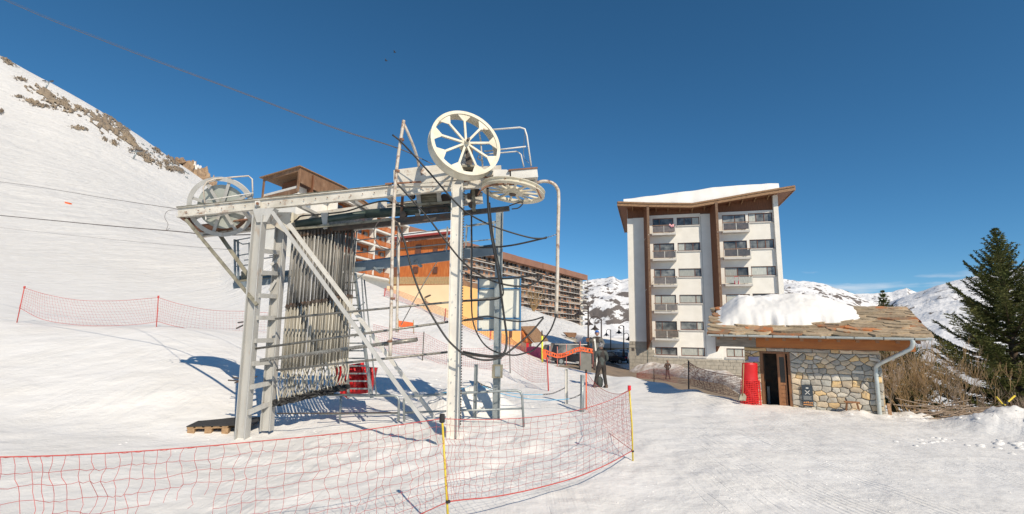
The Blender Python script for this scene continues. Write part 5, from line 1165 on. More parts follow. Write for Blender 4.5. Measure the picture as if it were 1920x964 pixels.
def chain(label, pts, r=.006, link=.035, m=CHAIN):
    q = curve([P(*p) for p in pts], 10); mb = MB(); acc = 0; k = 0; ptsl = [q[0]]
    tot = sum((q[i+1]-q[i]).length for i in range(len(q)-1)); n = max(4, int(tot/link)); seg = []
    for j in range(n+1):
        d = tot*j/n; a = 0
        for i in range(len(q)-1):
            l = (q[i+1]-q[i]).length
            if a+l >= d or i == len(q)-2: seg.append(q[i].lerp(q[i+1], min(1, (d-a)/max(l, 1e-6)))); break
            a += l
    for j in range(n):
        a, b = seg[j], seg[j+1]; d = (b-a).normalized(); s = d.orthogonal().normalized(); s = s if j % 2 else d.cross(s)
        c = (a+b)/2; hl_ = link*.68; hw = link*.3; mb.tube([c-d*hl_, c-d*hl_*.5+s*hw, c+d*hl_*.5+s*hw, c+d*hl_, c+d*hl_*.5-s*hw, c-d*hl_*.5-s*hw, c-d*hl_], r, 4)
    o = mb.build('chain', m); tag(o, label, 'chain'); return o
chain('short chain tying the top hose to the gooseneck tube', [(1022, 446, 9.5), (1034, 443, 9.55), (1046, 438, 9.6)], .004, .03)
# posts with chains and blue rope
def gpost(px, pt, pb, w, label, m=GALV, tilt=0):
    p = Gd(px, pb); q = P(px+tilt, pt, p.y); t = thing('steel_post', label, 'post', p, 0, 'short steel posts on the snow')
    mb = MB(); mb.ibeam(p-Vector((0, 0, .4)), q, w, w*.8, .012, up=(1, 0, 0)); mb.build('shaft', m, t); MB().bar(q, q+Vector((0, 0, .01)), w*1.02, w*.85, (1, 0, 0)).build('cap', m, t); return q
q1 = gpost(890, 684, 783, .10, 'grey steel channel post just right of the white front pole', GALV, 3); q2 = gpost(1062, 692, 757, .10, 'pale steel post left of the rounded post', WHITE2, 0)
p3 = Gd(1091, 772); t3 = thing('steel_post', 'rounded zinc post beside the orange net stake', 'post', p3, 0, 'short steel posts on the snow'); MB().cyl(p3-Vector((0, 0, .4)), P(1092, 704, p3.y), .055, 14).build('shaft', GALV, t3); MB().revolve(P(1092, 704, p3.y), (0, 0, 1), [(.001, .012), (.05, .012), (.058, 0), (.056, -.02), (.001, -.02)], 14).build('cap', GALV, t3)
YA, YB = q1.y, q2.y; YC = p3.y
chain('dark chain from the channel post by the front pole to the blue rope', [(896, 716, YA), (904, 722, YA), (912, 725, YA+.1), (920, 727, YA+.2)], .007, .05); chain('dark chain hanging from the pale steel post', [(1018, 740, YB-.2), (1035, 738, YB-.1), (1048, 733, YB), (1060, 727, YB)], .007, .05); chain('dark chain hanging from the rounded zinc post', [(1068, 748, YC), (1080, 744, YC), (1091, 738, YC)], .007, .05)
cord('upper sky blue rope sagging between the channel post and the pale post', [(912, 725, YA+.1), (930, 731, YA+.4), (960, 737, YA+1), (990, 740, YB-.6), (1018, 740, YB-.2)], .009, BROPE, 'rope', 'rope'); cord('lower sky blue rope sagging towards the rounded zinc post', [(905, 724, YA), (930, 735, YA+.2), (960, 743, YA+.4), (1000, 749, YC-.4), (1040, 750, YC-.1), (1068, 748, YC)], .009, BROPE, 'rope', 'rope')
cord('sky blue rope end beside the low barrier', [(745, 744, 10.4), (762, 743, 10.4), (790, 741, 10.5), (830, 737, 10.7), (870, 728, 10.9), (890, 718, YA)], .006, BROPE, 'rope', 'rope')
# low tubular barriers
def barrier(label, pts, low, legs, m=GALV):
    p0 = P(*pts[0]); t = thing('tube_barrier', label, 'barrier', (p0.x, p0.y, 0)); MB().tube([P(*q) for q in pts], .025, 8).build('top_rail', m, t); MB().tube([P(*q) for q in low], .02, 8).build('lower_rail', m, t)
    for a, b in legs: MB().tube([P(*a), P(*b)], .024, 8).build('leg', m, t)
barrier('low tubular barrier with rounded end left of the snow heap', [(600, 740, 10.3), (738, 742, 10.3), (745, 744, 10.3), (748, 750, 10.3), (747, 790, 10.3)], [(600, 776, 10.3), (746, 775, 10.3)], [((640, 741, 10.31), (637, 790, 10.31))])
barrier('low tubular barrier with rounded end running past the front pole', [(758, 790, 10.2), (757, 752, 10.2), (759, 747, 10.2), (765, 744, 10.2), (860, 737, 10.2), (968, 732, 10.2), (976, 735, 10.2), (979, 742, 10.2), (982, 800, 10.2)], [(758, 774, 10.2), (860, 770, 10.2), (978, 766, 10.2)], [])
# red crash mats behind the ladder
def mat_roll(label, pts, Y, th, seed):
    q = [P(a, b, Y) for a, b in pts]; n = len(q); c = sum(q, Vector())/n; mb = MB(); N = 26; M = 16
    xs = [p.x for p in q]; z0 = min(p.z for p in q); z1 = max(p.z for p in q); x0, x1 = min(xs), max(xs)
    for i in range(N):
        for j in range(M):
            u_ = i/(N-1); v_ = j/(M-1); a = q[0].lerp(q[1], u_); b = q[3].lerp(q[2], u_); p = a.lerp(b, v_)
            bulge = math.sin(math.pi*u_)**.5*math.sin(math.pi*v_)**.35*th+.05*noise.noise(Vector((u_*5, v_*7, seed)))+.03*math.sin(v_*22+u_*3)
            mb.v.append((p.x, p.y-bulge, p.z))
    o0 = len(mb.v)
    for i in range(N):
        for j in range(M):
            p = mb.v[i*M+j]; mb.v.append((p[0], Y+.12, p[2]))
    for i in range(N-1):
        for j in range(M-1):
            f = (i*M+j, (i+1)*M+j, (i+1)*M+j+1, i*M+j+1); mb.f.append(f); mb.f.append(tuple(o0+k for k in f[::-1])); mb.sm += [True]*2
    edge = [(i*M) for i in range(N)]+[(N-1)*M+j for j in range(1, M)]+[(i*M+M-1) for i in range(N-2, -1, -1)]+[j for j in range(M-2, 0, -1)]
    for a, b in zip(edge, edge[1:]+edge[:1]): mb.f.append((a, b, o0+b, o0+a)); mb.sm.append(True)
    o = mb.build('crash_mat', REDMAT); tag(o, label, 'crash mat'); return o
mat_roll('large red crash mat standing behind the ladder rungs', [(630, 688), (680, 680), (686, 738), (640, 742)], 11.3, .16, 1); mat_roll('narrow red crash mat with pointed top right of the ladder', [(682, 688), (706, 690), (696, 736), (686, 738)], 11.2, .12, 4)
o = MB().prism([P(627, 690, 10.9), P(640, 686, 10.9), P(652, 748, 10.9), P(640, 740, 10.9), P(629, 722, 10.9)], (0, .1, 0)).build('crash_mat', REDMAT); tag(o, 'red crash mat leaning behind the right end of the hanger row', 'crash mat')
# pallet with rubber mat
pc = [Gd(349, 812), Gd(425, 814), Gd(470, 790), Gd(396, 786)]
pa_ = thing('pallet', 'wooden pallet covered with black rubber matting beside the left leg', 'pallet', pc[0]); ax_ = (pc[1]-pc[0]); ax_.z = 0; ax_.normalize(); ay_ = Vector((-ax_.y, ax_.x, 0)); zz = min(p.z for p in pc)+.0
def PB(x0, x1, y0, y1, z0, z1): 
    f = lambda x, y, z: Vector((pc[0].x, pc[0].y, zz))+ax_*x+ay_*y+Vector((0, 0, z)); return MB().hexa([f(x0, y0, z0), f(x1, y0, z0), f(x1, y1, z0), f(x0, y1, z0), f(x0, y0, z1), f(x1, y0, z1), f(x1, y1, z1), f(x0, y1, z1)])
WID = (pc[1]-pc[0]).length; 
for i in range(3):
    for j in range(3): PB(WID*.02+i*WID*.42, WID*.02+i*WID*.42+.12, j*.36, j*.36+.12, .0, .11).build('block', TIMBER, pa_)
for i in range(5): PB(i*WID*.215, i*WID*.215+.11, 0, .85, .132, .15).build('board', TIMBER, pa_)
for j in range(3): PB(0, WID, j*.36, j*.36+.1, .112, .130).build('stringer', TIMBER, pa_)
PB(-.01, WID+.45, -.01, .87, .152, .165).build('rubber_mat', BLACKRUB, pa_)
# ------ haul ropes and cables
cord('steel haul rope running down from the top left to the upright wheel', [(-300, -150, 13.5), (0, -4, 12), (220, 87, 11), (450, 173, 10.2), (620, 238, 9.5), (745, 278, 9.0), (812, 308, 8.85)], .008, CABLE, 'haul_rope', 'cable')
cord('thin slack cable following just above the haul rope', [(-300, -152, 13.5), (0, -7, 12), (220, 84, 11), (450, 171, 10.2), (620, 236, 9.5), (745, 277, 9.0), (800, 303, 8.85)], .004, CABLE, 'slack_cable', 'cable')
cord('dark cable crossing the slope to the left wheel', [(-300, 375, 16), (0, 404, 14), (200, 423, 12), (330, 434, 11), (400, 441, 10.4), (470, 440, 10.1)], .012, CABLE, 'tow_cable', 'cable')
cord('thin cable from the slope to the beam end', [(-300, 310, 22), (0, 341, 18), (200, 372, 13.5), (334, 392, 9.8)], .007, CABLE, 'stay_cable', 'cable')
cord('faint thin wire crossing the slope below the dark cable', [(-300, 395, 22), (0, 427, 18), (240, 452, 13.5), (450, 470, 10.9)], .004, CABLE, 'wire', 'wire')
cord('thin wire loop dangling from the beam end', [(334, 393, 9.8), (314, 396, 9.8), (309, 408, 9.8), (315, 420, 9.8), (312, 432, 9.8), (318, 428, 9.85)], .004, CABLE, 'wire', 'wire')
# bracket with hooks on the left leg
hk = thing('cable_bracket', 'small dark steel bracket with prongs on the outer side of the left leg', 'bracket', P(462, 604, 9.05))
for a, b in (((446, 605), (462, 603)), ((443, 616), (460, 608)), ((436, 708), (474, 712)), ((428, 713), (470, 716)), ((440, 718), (482, 706))): MB().bar(P(*a, 9.75), P(*b, 9.75), .025, .025).build('prong', DARK, hk)
# tilted bars lying behind (snow gun arm leaning in the gantry)
cord('thin rusty pole leaning from the snow up to the gantry', [(752, 610, 12), (790, 540, 11.8), (846, 447, 11.5)], .012, RUST, 'leaning_pole', 'pole')
# ================================================================ nets and stakes
def net(label, cat, top, bot, cols, rows, r, m=REDNET, ropes=(.007, .007), wob=.02, seed=1, name='safety_net', stakes=(), hole=None, ropem=REDROPE, grp=None):
    top = curve(top, 8); bot = curve(bot, 8)
    def at(c, t):
        f = t*(len(c)-1); i = min(int(f), len(c)-2); return c[i].lerp(c[i+1], f-i)
    root = thing(name, label, cat, (top[0].x, top[0].y, bot[0].z), 0, grp)
    G = {}
    for i in range(cols+1):
        for j in range(rows+1):
            a, b = at(top, i/cols), at(bot, i/cols); t = j/rows; e = wob*(0 if j in (0, rows) else 1)
            p = a.lerp(b, t)+Vector((noise.noise(Vector((i*.37, j*.9, seed)))*e*1.6, noise.noise(Vector((i*.3, j*.5, seed+9)))*e*2, noise.noise(Vector((i*.31, j*.7, seed+5)))*e)); G[(i, j)] = p
    mb = MB(); ns = 3
    def strand(p, q, k):
        m_ = (p+q)/2+Vector((noise.noise(Vector((p.x*9, p.z*9, k)))*wob*.9, 0, -abs(noise.noise(Vector((p.x*7, p.z*5, k+3))))*wob*.6*(k == 1)))
        mb.tube([p, m_, q], r, ns, cap=False)
    for i in range(cols+1):
        for j in range(rows+1):
            if hole and any(h[0] <= i <= h[1] and h[2] <= j <= h[3] for h in hole):
                if (i*7+j*3) % 4 == 0 and j < rows: p = G[(i, j)]; mb.tube([p, p+Vector((rnd(-.03, .03), rnd(-.02, .02), -.06)), p+Vector((rnd(-.05, .05), 0, -.09))], r, ns)
                continue
            if j < rows: strand(G[(i, j)], G[(i, j+1)], 0)
            if i < cols: strand(G[(i, j)], G[(i+1, j)], 1)
            if r > .0022: mb.tube([G[(i, j)]-Vector((0, 0, r*1.5)), G[(i, j)]+Vector((0, 0, r*1.5))], r*1.7, 4)
    mb.build('mesh', m, root); MB().tube(top, ropes[0], 6).build('top_rope', ropem, root); MB().tube(bot, ropes[1], 6).build('bottom_rope', ropem, root)
    return root
def stake(px, pt, pb, r, m, label, par=None, capm=None, Y=None, tilt=0, caph=.05, grp=None):
    p = Gd(px, pb) if Y is None else P(px, pb, Y); q = P(px+tilt, pt, p.y); q.y -= 0
    t = thing('net_stake', label, 'stake', p, 0, grp); MB().tube([p-Vector((0, 0, .25)), q], r, 8).build('shaft', m, t)
    if capm: MB().revolve(q, (0, 0, 1), [(.001, .03), (r*1.7, .03), (r*2.0, .01), (r*2.0, -caph), (r*1.1, -caph-.01), (.001, -caph-.01)], 10).build('cap', capm, t)
    return p, q
# near net
S1b = P(843, 985, 5.05); S1t = P(829, 783, 5.15)
t = thing('net_stake', 'yellow stake with black cap in the middle of the near red net', 'stake', S1b); MB().tube([S1b-Vector((0, 0, .12)), S1t], .0115, 8).build('shaft', YEL, t); MB().revolve(S1t, (0, 0, 1), [(.001, .04), (.026, .035), (.03, 0), (.028, -.045), (.014, -.055), (.001, -.055)], 12).build('cap', RUBBER, t); MB().revolve(S1b.lerp(S1t, .21), (0, 0, 1), [(.012, -.015), (.024, -.01), (.024, .01), (.012, .015)], 8).build('net_clip', RUBBER, t)
RCAP = mat('red_plastic_cap', (.7, .02, .03), None, rough=.4)
p2b = Gd(1187, 864); p2t = P(1180, 729, p2b.y)
t = thing('net_stake', 'yellow stake with red cap at the corner of the near red net', 'stake', p2b); MB().tube([p2b-Vector((0, 0, .2)), p2b.lerp(p2t, .5)+Vector((.012, 0, 0)), p2t], .013, 8).build('shaft', YEL, t); MB().revolve(p2t, (0, 0, 1), [(.001, .05), (.026, .05), (.028, -.02), (.001, -.03)], 10).build('cap', RCAP, t); MB().revolve(p2b.lerp(p2t, .13), (0, 0, 1), [(.012, -.015), (.024, -.01), (.024, .01), (.012, .015)], 8).build('net_clip', RUBBER, t)
p3b = Gd(1099, 768); p3t = P(1099, 697, p3b.y)
t = thing('net_stake', 'orange stake with dark tip at the far end of the near red net', 'stake', p3b); MB().tube([p3b-Vector((0, 0, .2)), p3t], .018, 8).build('shaft', ORANGE, t); MB().revolve(p3t, (0, 0, 1), [(.001, .05), (.026, .05), (.028, -.03), (.001, -.04)], 10).build('cap', RUBBER, t)
def nrm_(pts): return [P(*p) for p in pts]
topL = nrm_([(-420, 850, 2.75), (-180, 856, 3.1), (0, 857, 3.4), (160, 852, 3.7), (320, 842, 4.05), (480, 828, 4.4), (640, 812, 4.72), (740, 798, 4.95), (829, 785, 5.15)])
def low(pts, h): return [Vector((p.x, p.y, p.z-h)) for p in pts]
botL = [Vector((p.x+.10*math.sin(i), p.y+.12, p.z-h)) for i, (p, h) in enumerate(zip(topL, (1.06, 1.05, 1.05, 1.05, 1.04, 1.04, 1.0, .94, .90)))]
botL[-1] = S1b.lerp(S1t, .21)
net('near red safety net running from the left edge to the black capped stake', 'net', topL, botL, 52, 10, .0021, wob=.035, seed=3, ropes=(.0045, .0045), hole=[(25, 29, 4, 5), (21, 24, 6, 7), (26, 27, 6, 6)])
topR = nrm_([(829, 785, 5.15), (870, 786.5, 5.35), (940, 786, 5.7), (1010, 781, 6.1), (1080, 770, 6.5), (1140, 752, 6.95)])+[p2t-Vector((0, 0, .03))]
botR = [S1b.lerp(S1t, .21)]+nrm_([(870, 937, 5.25), (930, 931, 5.55), (1000, 917, 5.95), (1080, 895, 6.4), (1140, 870, 6.9)])+[p2b.lerp(p2t, .14)]
net('near red safety net between the black capped and the red capped yellow stakes', 'net', topR, botR, 30, 12, .0019, wob=.022, seed=8, ropes=(.004, .0065))
topB = [p2t-Vector((0, 0, .02)), P(1160, 739, p2b.y*.8+p3b.y*.2), P(1135, 733, (p2b.y+p3b.y)/2), P(1115, 718, p2b.y*.25+p3b.y*.75), p3t]
botB = [p2b.lerp(p2t, .14), P(1160, 826, p2b.y*.8+p3b.y*.2), P(1135, 806, (p2b.y+p3b.y)/2), P(1115, 790, p2b.y*.25+p3b.y*.75), P(1099, 763, p3b.y)]
net('red safety net turning back from the red capped stake to the orange stake', 'net', topB, botB, 34, 13, .0021, wob=.02, seed=5, ropes=(.005, .005))
cord('slack grey shadow-casting cord from the clip of the red capped stake', [(1186, 848, p2b.y), (1184, 856, p2b.y-.1), (1185, 862, p2b.y-.1)], .01, RUBBER, 'cord', 'cord') if False else None
# left net on the slope
a1 = stake(31, 538, 605, .015, REDROPE, 'red stake at the far left end of the slope net', capm=REDROPE, tilt=15); a2 = stake(294, 556, 613, .015, REDROPE, 'red stake in the middle of the slope net', capm=REDROPE, tilt=3)
Y1, Y2 = a1[0].y, a2[0].y; Y3 = Gd(500, 625).y
net('thin red net strung between two red stakes on the left slope', 'net', nrm_([(46, 540, Y1), (90, 553, Y1), (150, 563, (Y1+Y2)/2), (220, 564, Y2), (297, 558, Y2)]), nrm_([(36, 577, Y1), (80, 599, Y1), (140, 609, (Y1+Y2)/2), (200, 611, (Y1+Y2)/2), (260, 608, Y2), (296, 603, Y2)]), 46, 9, .0025, wob=.015, seed=2)
net('thin red net continuing from the middle stake behind the left leg', 'net', nrm_([(297, 558, Y2), (340, 571, Y2), (400, 582, (Y2+Y3)/2), (460, 584, Y3), (520, 588, Y3)]), nrm_([(296, 603, Y2), (330, 612, Y2), (400, 624, (Y2+Y3)/2), (460, 625, Y3), (520, 628, Y3)]), 40, 9, .0025, wob=.015, seed=4)
# middle net behind the station
b1 = stake(792, 622, 676, .02, DARK, 'thin dark stake of the middle net behind the station', tilt=3); b2 = stake(957, 626, 700, .02, DARK, 'thin dark stake of the middle net below the sign board', tilt=-2); b3 = stake(1029, 672, 733, .022, REDROPE, 'red stake at the right end of the middle net', tilt=-3, capm=REDROPE)
Ya, Yb, Yc = b1[0].y, b2[0].y, b3[0].y
net('fine reddish net from behind the ladder to the stake left of the front pole', 'net', nrm_([(700, 608, Ya), (750, 620, Ya), (795, 625, Ya)]), nrm_([(700, 650, Ya), (750, 664, Ya), (792, 668, Ya)]), 34, 10, .0038, wob=.02, seed=12, ropes=(.004, .004))
net('fine reddish net between the two thin dark stakes', 'net', nrm_([(795, 625, Ya), (850, 650, Ya), (910, 652, (Ya+Yb)/2), (956, 632, Yb)]), nrm_([(792, 668, Ya), (850, 690, Ya), (910, 695, (Ya+Yb)/2), (956, 690, Yb)]), 50, 10, .0034, wob=.02, seed=6, ropes=(.004, .004))
net('fine reddish net sagging to the red stake beside the road', 'net', nrm_([(956, 632, Yb), (980, 655, (Yb+Yc)/2), (1000, 668, (Yb+Yc)/2), (1026, 676, Yc)]), nrm_([(956, 690, Yb), (980, 706, (Yb+Yc)/2), (1000, 716, (Yb+Yc)/2), (1028, 716, Yc)]), 30, 11, .003, wob=.02, seed=7, ropes=(.005, .005))
# upper slope net rows by the yellow wall
c1 = [stake(x, a, b, .03, REDROPE, l, tilt=3) for x, a, b, l in ((720, 540, 556, 'red stake on the slope left of the yellow wall'), (745, 545, 566, 'red stake on the slope below the board fence'), (833, 578, 602, 'red stake on the slope in front of the yellow wall'), (918, 612, 638, 'red stake on the slope under the sign board'))]
Yn = [c[0].y for c in c1]
net('faint pink net along the slope crest before the yellow wall', 'net', nrm_([(720, 541, Yn[0]), (748, 546, Yn[1]), (790, 562, Yn[1]), (834, 580, Yn[2]), (918, 614, Yn[3]), (985, 652, 30)]), nrm_([(720, 553, Yn[0]), (746, 562, Yn[1]), (790, 580, Yn[1]), (833, 599, Yn[2]), (918, 634, Yn[3]), (985, 664, 30)]), 120, 7, .007, wob=.02, seed=17, ropes=(.01, .01))
# orange warning mesh band by the road
os_ = [(1031, 649, 672), (1045, 650, 680), (1062, 646, 676), (1088, 640, 676), (1112, 648, 680)]
YO_ = 24.5
for i, (x, a, b) in enumerate(os_): stake(x, a, b, .02, mat('pink_stake', (.6, .2, .16), None) if i == 0 else bpy.data.materials['pink_stake'], ['leftmost slim pink stake of the orange mesh band', 'second slim pink stake at the lowest dip of the orange mesh band', 'middle slim pink stake on the rising part of the orange mesh band', 'slim pink stake at the highest point of the orange mesh band', 'slim pink stake nearest the blue helmeted person'][i], Y=YO_, grp='pink stakes of the orange mesh band')
bt = [(1017, 654), (1024, 656), (1034, 660), (1045, 663), (1055, 662), (1064, 659), (1078, 653), (1088, 650.5), (1100, 652), (1118, 656)]
top = curve([P(a, b, YO_-.05) for a, b in bt], 5); ob = thing('warning_mesh_band', 'orange plastic warning mesh band sagging between stakes along the road', 'warning mesh', (top[0].x, top[0].y, top[0].z-.4))
mb = MB(); n = len(top)
for i, p in enumerate(top):
    for k in range(5): mb.v.append((p.x, p.y-.03*math.sin(k*1.5+i), p.z-.055*k-.0))
for i in range(n-1):
    for k in range(4):
        if k in (1, 2) and i % 2: continue
        mb.f.append((i*5+k, (i+1)*5+k, (i+1)*5+k+1, i*5+k+1)); mb.sm.append(False)
o = mb.build('mesh', ORANGE, ob); md = o.modifiers.new('th', 'SOLIDIFY'); md.thickness = .012
a = [P(x, y, YO_-.1) for x, y in ((1017, 655), (1024, 657), (1026, 674), (1018, 673))]; MB().prism(a, (0, .02, 0)).build('end_flap', ORANGE, ob)
# purple mesh in front of the porch, yellow marker pole
PUR = mat('purple_red_mesh', (.33, .05, .13), (.42, .09, .18), 20, .8)
net('dense purple red net by the porch at the end of the yellow wall', 'net', nrm_([(988, 652, 29), (1000, 650, 28), (1017, 653, 26)]), nrm_([(988, 660, 29), (1002, 668, 28), (1017, 674, 26)]), 44, 16, .012, PUR, wob=.01, seed=31, ropem=PUR)
yp = P(1017, 672, 26); t = thing('marker_pole', 'neon yellow and black piste marker pole beside the orange mesh', 'marker pole', yp); MB().tube([yp-Vector((0, 0, .2)), P(1016.5, 630, 26)], .05, 8).build('shaft', mat('neon_yellow', (.75, .80, .05), None, rough=.5), t); MB().tube([P(1016.5, 630, 26), P(1016, 620, 26)], .035, 8).build('tip', RUBBER, t)
# nets along the road on the right
r1 = stake(1226, 691, 712, .02, DARK, 'low dark stake of the road net left of the walker', Y=21.5); r2 = stake(1291, 676, 722, .028, DARK, 'tall dark stake of the road net right of the walker', Y=19)
net('low red road net from the snow edge to the tall dark stake', 'net', nrm_([(1194, 700, 22), (1226, 692, 21.5), (1258, 694, 20.5), (1291, 679, 19)]), nrm_([(1194, 708, 22), (1226, 711, 21.5), (1258, 716, 20.5), (1291, 721, 19)]), 46, 12, .0045, mat('dull_red_cord', (.30, .06, .05), (.36, .1, .08), 10, .8), wob=.02, seed=21, ropes=(.006, .006), ropem=REDNET)
net('dark red road net drooping from the tall dark stake to the hut', 'net', nrm_([(1291, 679, 19), (1310, 690, 18.5), (1345, 700, 17.6), (1394, 706, 16.2)]), nrm_([(1291, 721, 19), (1320, 730, 18.2), (1350, 738, 17.2), (1392, 746, 16)]), 60, 13, .005, bpy.data.materials['dull_red_cord'], wob=.03, seed=22, ropes=(.012, .006), ropem=bpy.data.materials['dull_red_cord'])
# rolled red mat with red net and shovel by the hut
RB = Gd(1408, 757); RB = P(1405, 752, 13.9)
rm = thing('rolled_mat', 'tall red crash mat wrapped in red netting at the hut corner', 'crash mat', RB)
mb = MB(); n = 15; M = 30; c0 = P(1407, 756, 14.0); cT = P(1405, 681, 14.0)
for j in range(M):
    t_ = j/(M-1); c = c0.lerp(cT, t_); w = (.23 if t_ < .5 else .23-.03*(t_-.5)); 
    for i in range(n): a = i/(n-1)*math.pi; mb.v.append((c.x-math.cos(a)*w, c.y-math.sin(a)*.15-.01*math.sin(t_*15), c.z+(.03*math.sin(a)-.02*i/n if j == M-1 else 0)))
for j in range(M-1):
    for i in range(n-1): mb.f.append((j*n+i, j*n+i+1, (j+1)*n+i+1, (j+1)*n+i)); mb.sm.append(True)
mb.f.append(tuple((M-1)*n+i for i in range(n))); mb.sm.append(False)
o = mb.build('mat', REDMAT, rm); md = o.modifiers.new('th', 'SOLIDIFY'); md.thickness = .03
mb = MB()
for j in range(14):
    t_ = -.05+j/13*.62; c = c0.lerp(cT, t_); mb.tube([(c.x-math.cos(a)*(.255+.06*(.6-t_)), c.y-math.sin(a)*.185-.01, c.z+.012*math.sin(a*7+j)) for a in np.linspace(0, math.pi, 14)], .0085, 4, False)
for i in range(13):
    a = i/12*math.pi; mb.tube([(c0.lerp(cT, t_).x-math.cos(a)*(.255+.06*(.6-t_)), c0.y-math.sin(a)*.185-.01, c0.lerp(cT, t_).z) for t_ in np.linspace(-.05, .57, 12)], .0075, 4, False)
mb.build('net_wrap', mat('bright_red_mesh', (.70, .03, .03), None, rough=.5), rm)
sv = thing('snow_shovel', 'wooden handled shovel standing against the red rolled mat', 'shovel', P(1392, 750, 13.7)); MB().tube([P(1394.5, 682, 13.75), P(1392.5, 742, 13.7)], .013, 8).build('handle', FENCEW, sv)
MB().prism([P(1387, 742, 13.72), P(1390, 738, 13.72), P(1396, 738, 13.72), P(1400, 743, 13.72), P(1399, 752, 13.66), P(1385, 751, 13.66)], (0, .04, 0)).build('blade', GRIME, sv, bevel=.01)
# ================================================================ people
def skin_body(name, joints, m, par=None, fix=True, sub=2):
    """joints: {name: (pos, radius[, radius2])}, parents given as list of pairs"""
    pos, edges = joints; names = list(pos); ix = {k: i for i, k in enumerate(names)}
    org = ORG.get(par.name, (0, 0, 0)) if par is not None else (0, 0, 0)
    me = bpy.data.meshes.new(name); me.from_pydata([tuple(Vector(pos[k][0])-Vector(org)) for k in names], [(ix[a], ix[b]) for a, b in edges], []); me.materials.append(m)
    o = bpy.data.objects.new(name, me); COL.objects.link(o)
    md = o.modifiers.new('skin', 'SKIN'); md.use_smooth_shade = True; sv = me.skin_vertices[0].data
    for k in names: r_ = pos[k][1]; sv[ix[k]].radius = (r_, pos[k][2] if len(pos[k]) > 2 else r_)
    sv[0].use_root = True
    if sub: s = o.modifiers.new('sub', 'SUBSURF'); s.levels = sub; s.render_levels = sub
    if par is not None: o.parent = par
    return o
def person(base, H, face, label, top_m, leg_m, legs, arms, lean=0., head_m=HAIR, boots=DARK, hat=None, cat='person', headturn=0., glovem=DARK, ROTM=None, pack=None):
    """face: heading angle (0 looks along +Y, away from the lens). legs/arms: offsets in body units"""
    root = thing('person', label, cat, base); h = H
    Rz = Matrix.Rotation(face, 4, 'Z'); b = Vector(base)
    def W_(x, y, z): return b+Rz@Vector((x*h, y*h, z*h))
    j = {'pelvis': (W_(0, 0, .52), .085*h, .065*h), 'waist': (W_(0, lean*.2, .60), .08*h, .062*h), 'chest': (W_(0, lean*.6, .72), .098*h, .068*h), 'neckb': (W_(0, lean, .815), .05*h), 'neck': (W_(0, lean*1.15, .85), .034*h)}
    for s, n in ((-1, 'L'), (1, 'R')):
        hp, kn, an = legs[n]; j['hip'+n] = (W_(s*.055, 0, .48), .062*h); j['knee'+n] = (W_(*kn), .045*h); j['ankle'+n] = (W_(*an), .040*h)
        el, wr = arms[n]; j['sh'+n] = (W_(s*.115, lean*.85, .79), .045*h); j['el'+n] = (W_(*el), .036*h); j['wr'+n] = (W_(*wr), .028*h)
    E_ = [('pelvis', 'waist'), ('waist', 'chest'), ('chest', 'neckb'), ('neckb', 'neck')]
    for n in 'LR': E_ += [('pelvis', 'hip'+n), ('hip'+n, 'knee'+n), ('knee'+n, 'ankle'+n), ('neckb', 'sh'+n), ('sh'+n, 'el'+n), ('el'+n, 'wr'+n)]
    skin_body('body', (j, E_), leg_m, root)
    # jacket: slightly larger shell over torso and arms
    jj = {'hem': (W_(0, 0, .47), .095*h, .078*h), 'pelvis': (W_(0, 0, .54), .090*h, .074*h), 'waist': (W_(0, lean*.2, .62), .085*h, .07*h), 'chest': (W_(0, lean*.6, .72), .098*h, .074*h), 'neckb': (W_(0, lean, .81), .066*h), 'neck': (W_(0, lean*1.1, .845), .05*h)}
    for s, n in ((-1, 'L'), (1, 'R')):
        el, wr = arms[n]; jj['sh'+n] = (W_(s*.108, lean*.85, .785), .050*h); jj['el'+n] = (W_(*el), .039*h); jj['wr'+n] = (W_(*wr), .031*h)
    E2 = [('hem', 'pelvis'), ('pelvis', 'waist'), ('waist', 'chest'), ('chest', 'neckb'), ('neckb', 'neck')]
    for n in 'LR': E2 += [('neckb', 'sh'+n), ('sh'+n, 'el'+n), ('el'+n, 'wr'+n)]
    skin_body('jacket', (jj, E2), top_m, root)
    # head with nose, ears, eyes
    hc = W_(0, lean*1.3+.005, .925); mb = MB(); fr_ = Rz@Matrix.Rotation(headturn, 4, 'Z'); N, M = 14, 10
    for i in range(M+1):
        for k in range(N):
            ph = math.pi*i/M; th = 2*math.pi*k/N; d = Vector((math.sin(ph)*math.sin(th)*.052, math.sin(ph)*math.cos(th)*.062, math.cos(ph)*.070))
            if d.z < 0: d.x *= 1+.25*d.z/.07; d.y *= 1+.12*d.z/.07
            if d.y > .04 and abs(d.x) < .02 and abs(d.z) < .02: d.y += .012
            mb.v.append(tuple(hc+(fr_@(d*h))))
    for i in range(M):
        for k in range(N): mb.f.append((i*N+k, i*N+(k+1) % N, (i+1)*N+(k+1) % N, (i+1)*N+k)); mb.sm.append(True)
    hd = mb.build('head', SKIN, root)
    for s in (-1, 1):
        MB().revolve(hc+fr_@Vector((s*.054*h, 0, -.002*h)), fr_@Vector((1, 0, 0)), [(.001, -.006*h), (.014*h, 0), (.001, .006*h)], 8).build('ear', SKIN, hd)
        MB().revolve(hc+fr_@Vector((s*.02*h, .058*h, .006*h)), fr_@Vector((0, 1, 0)), [(.001, -.002*h), (.007*h, 0), (.001, .004*h)], 8).build('eye', HAIR, hd)
    MB().bar(hc+fr_@Vector((-.016*h, .058*h, -.036*h)), hc+fr_@Vector((.016*h, .058*h, -.036*h)), .006*h).build('mouth', REDROPE, hd)
    mb = MB(); N = 18; M = 8
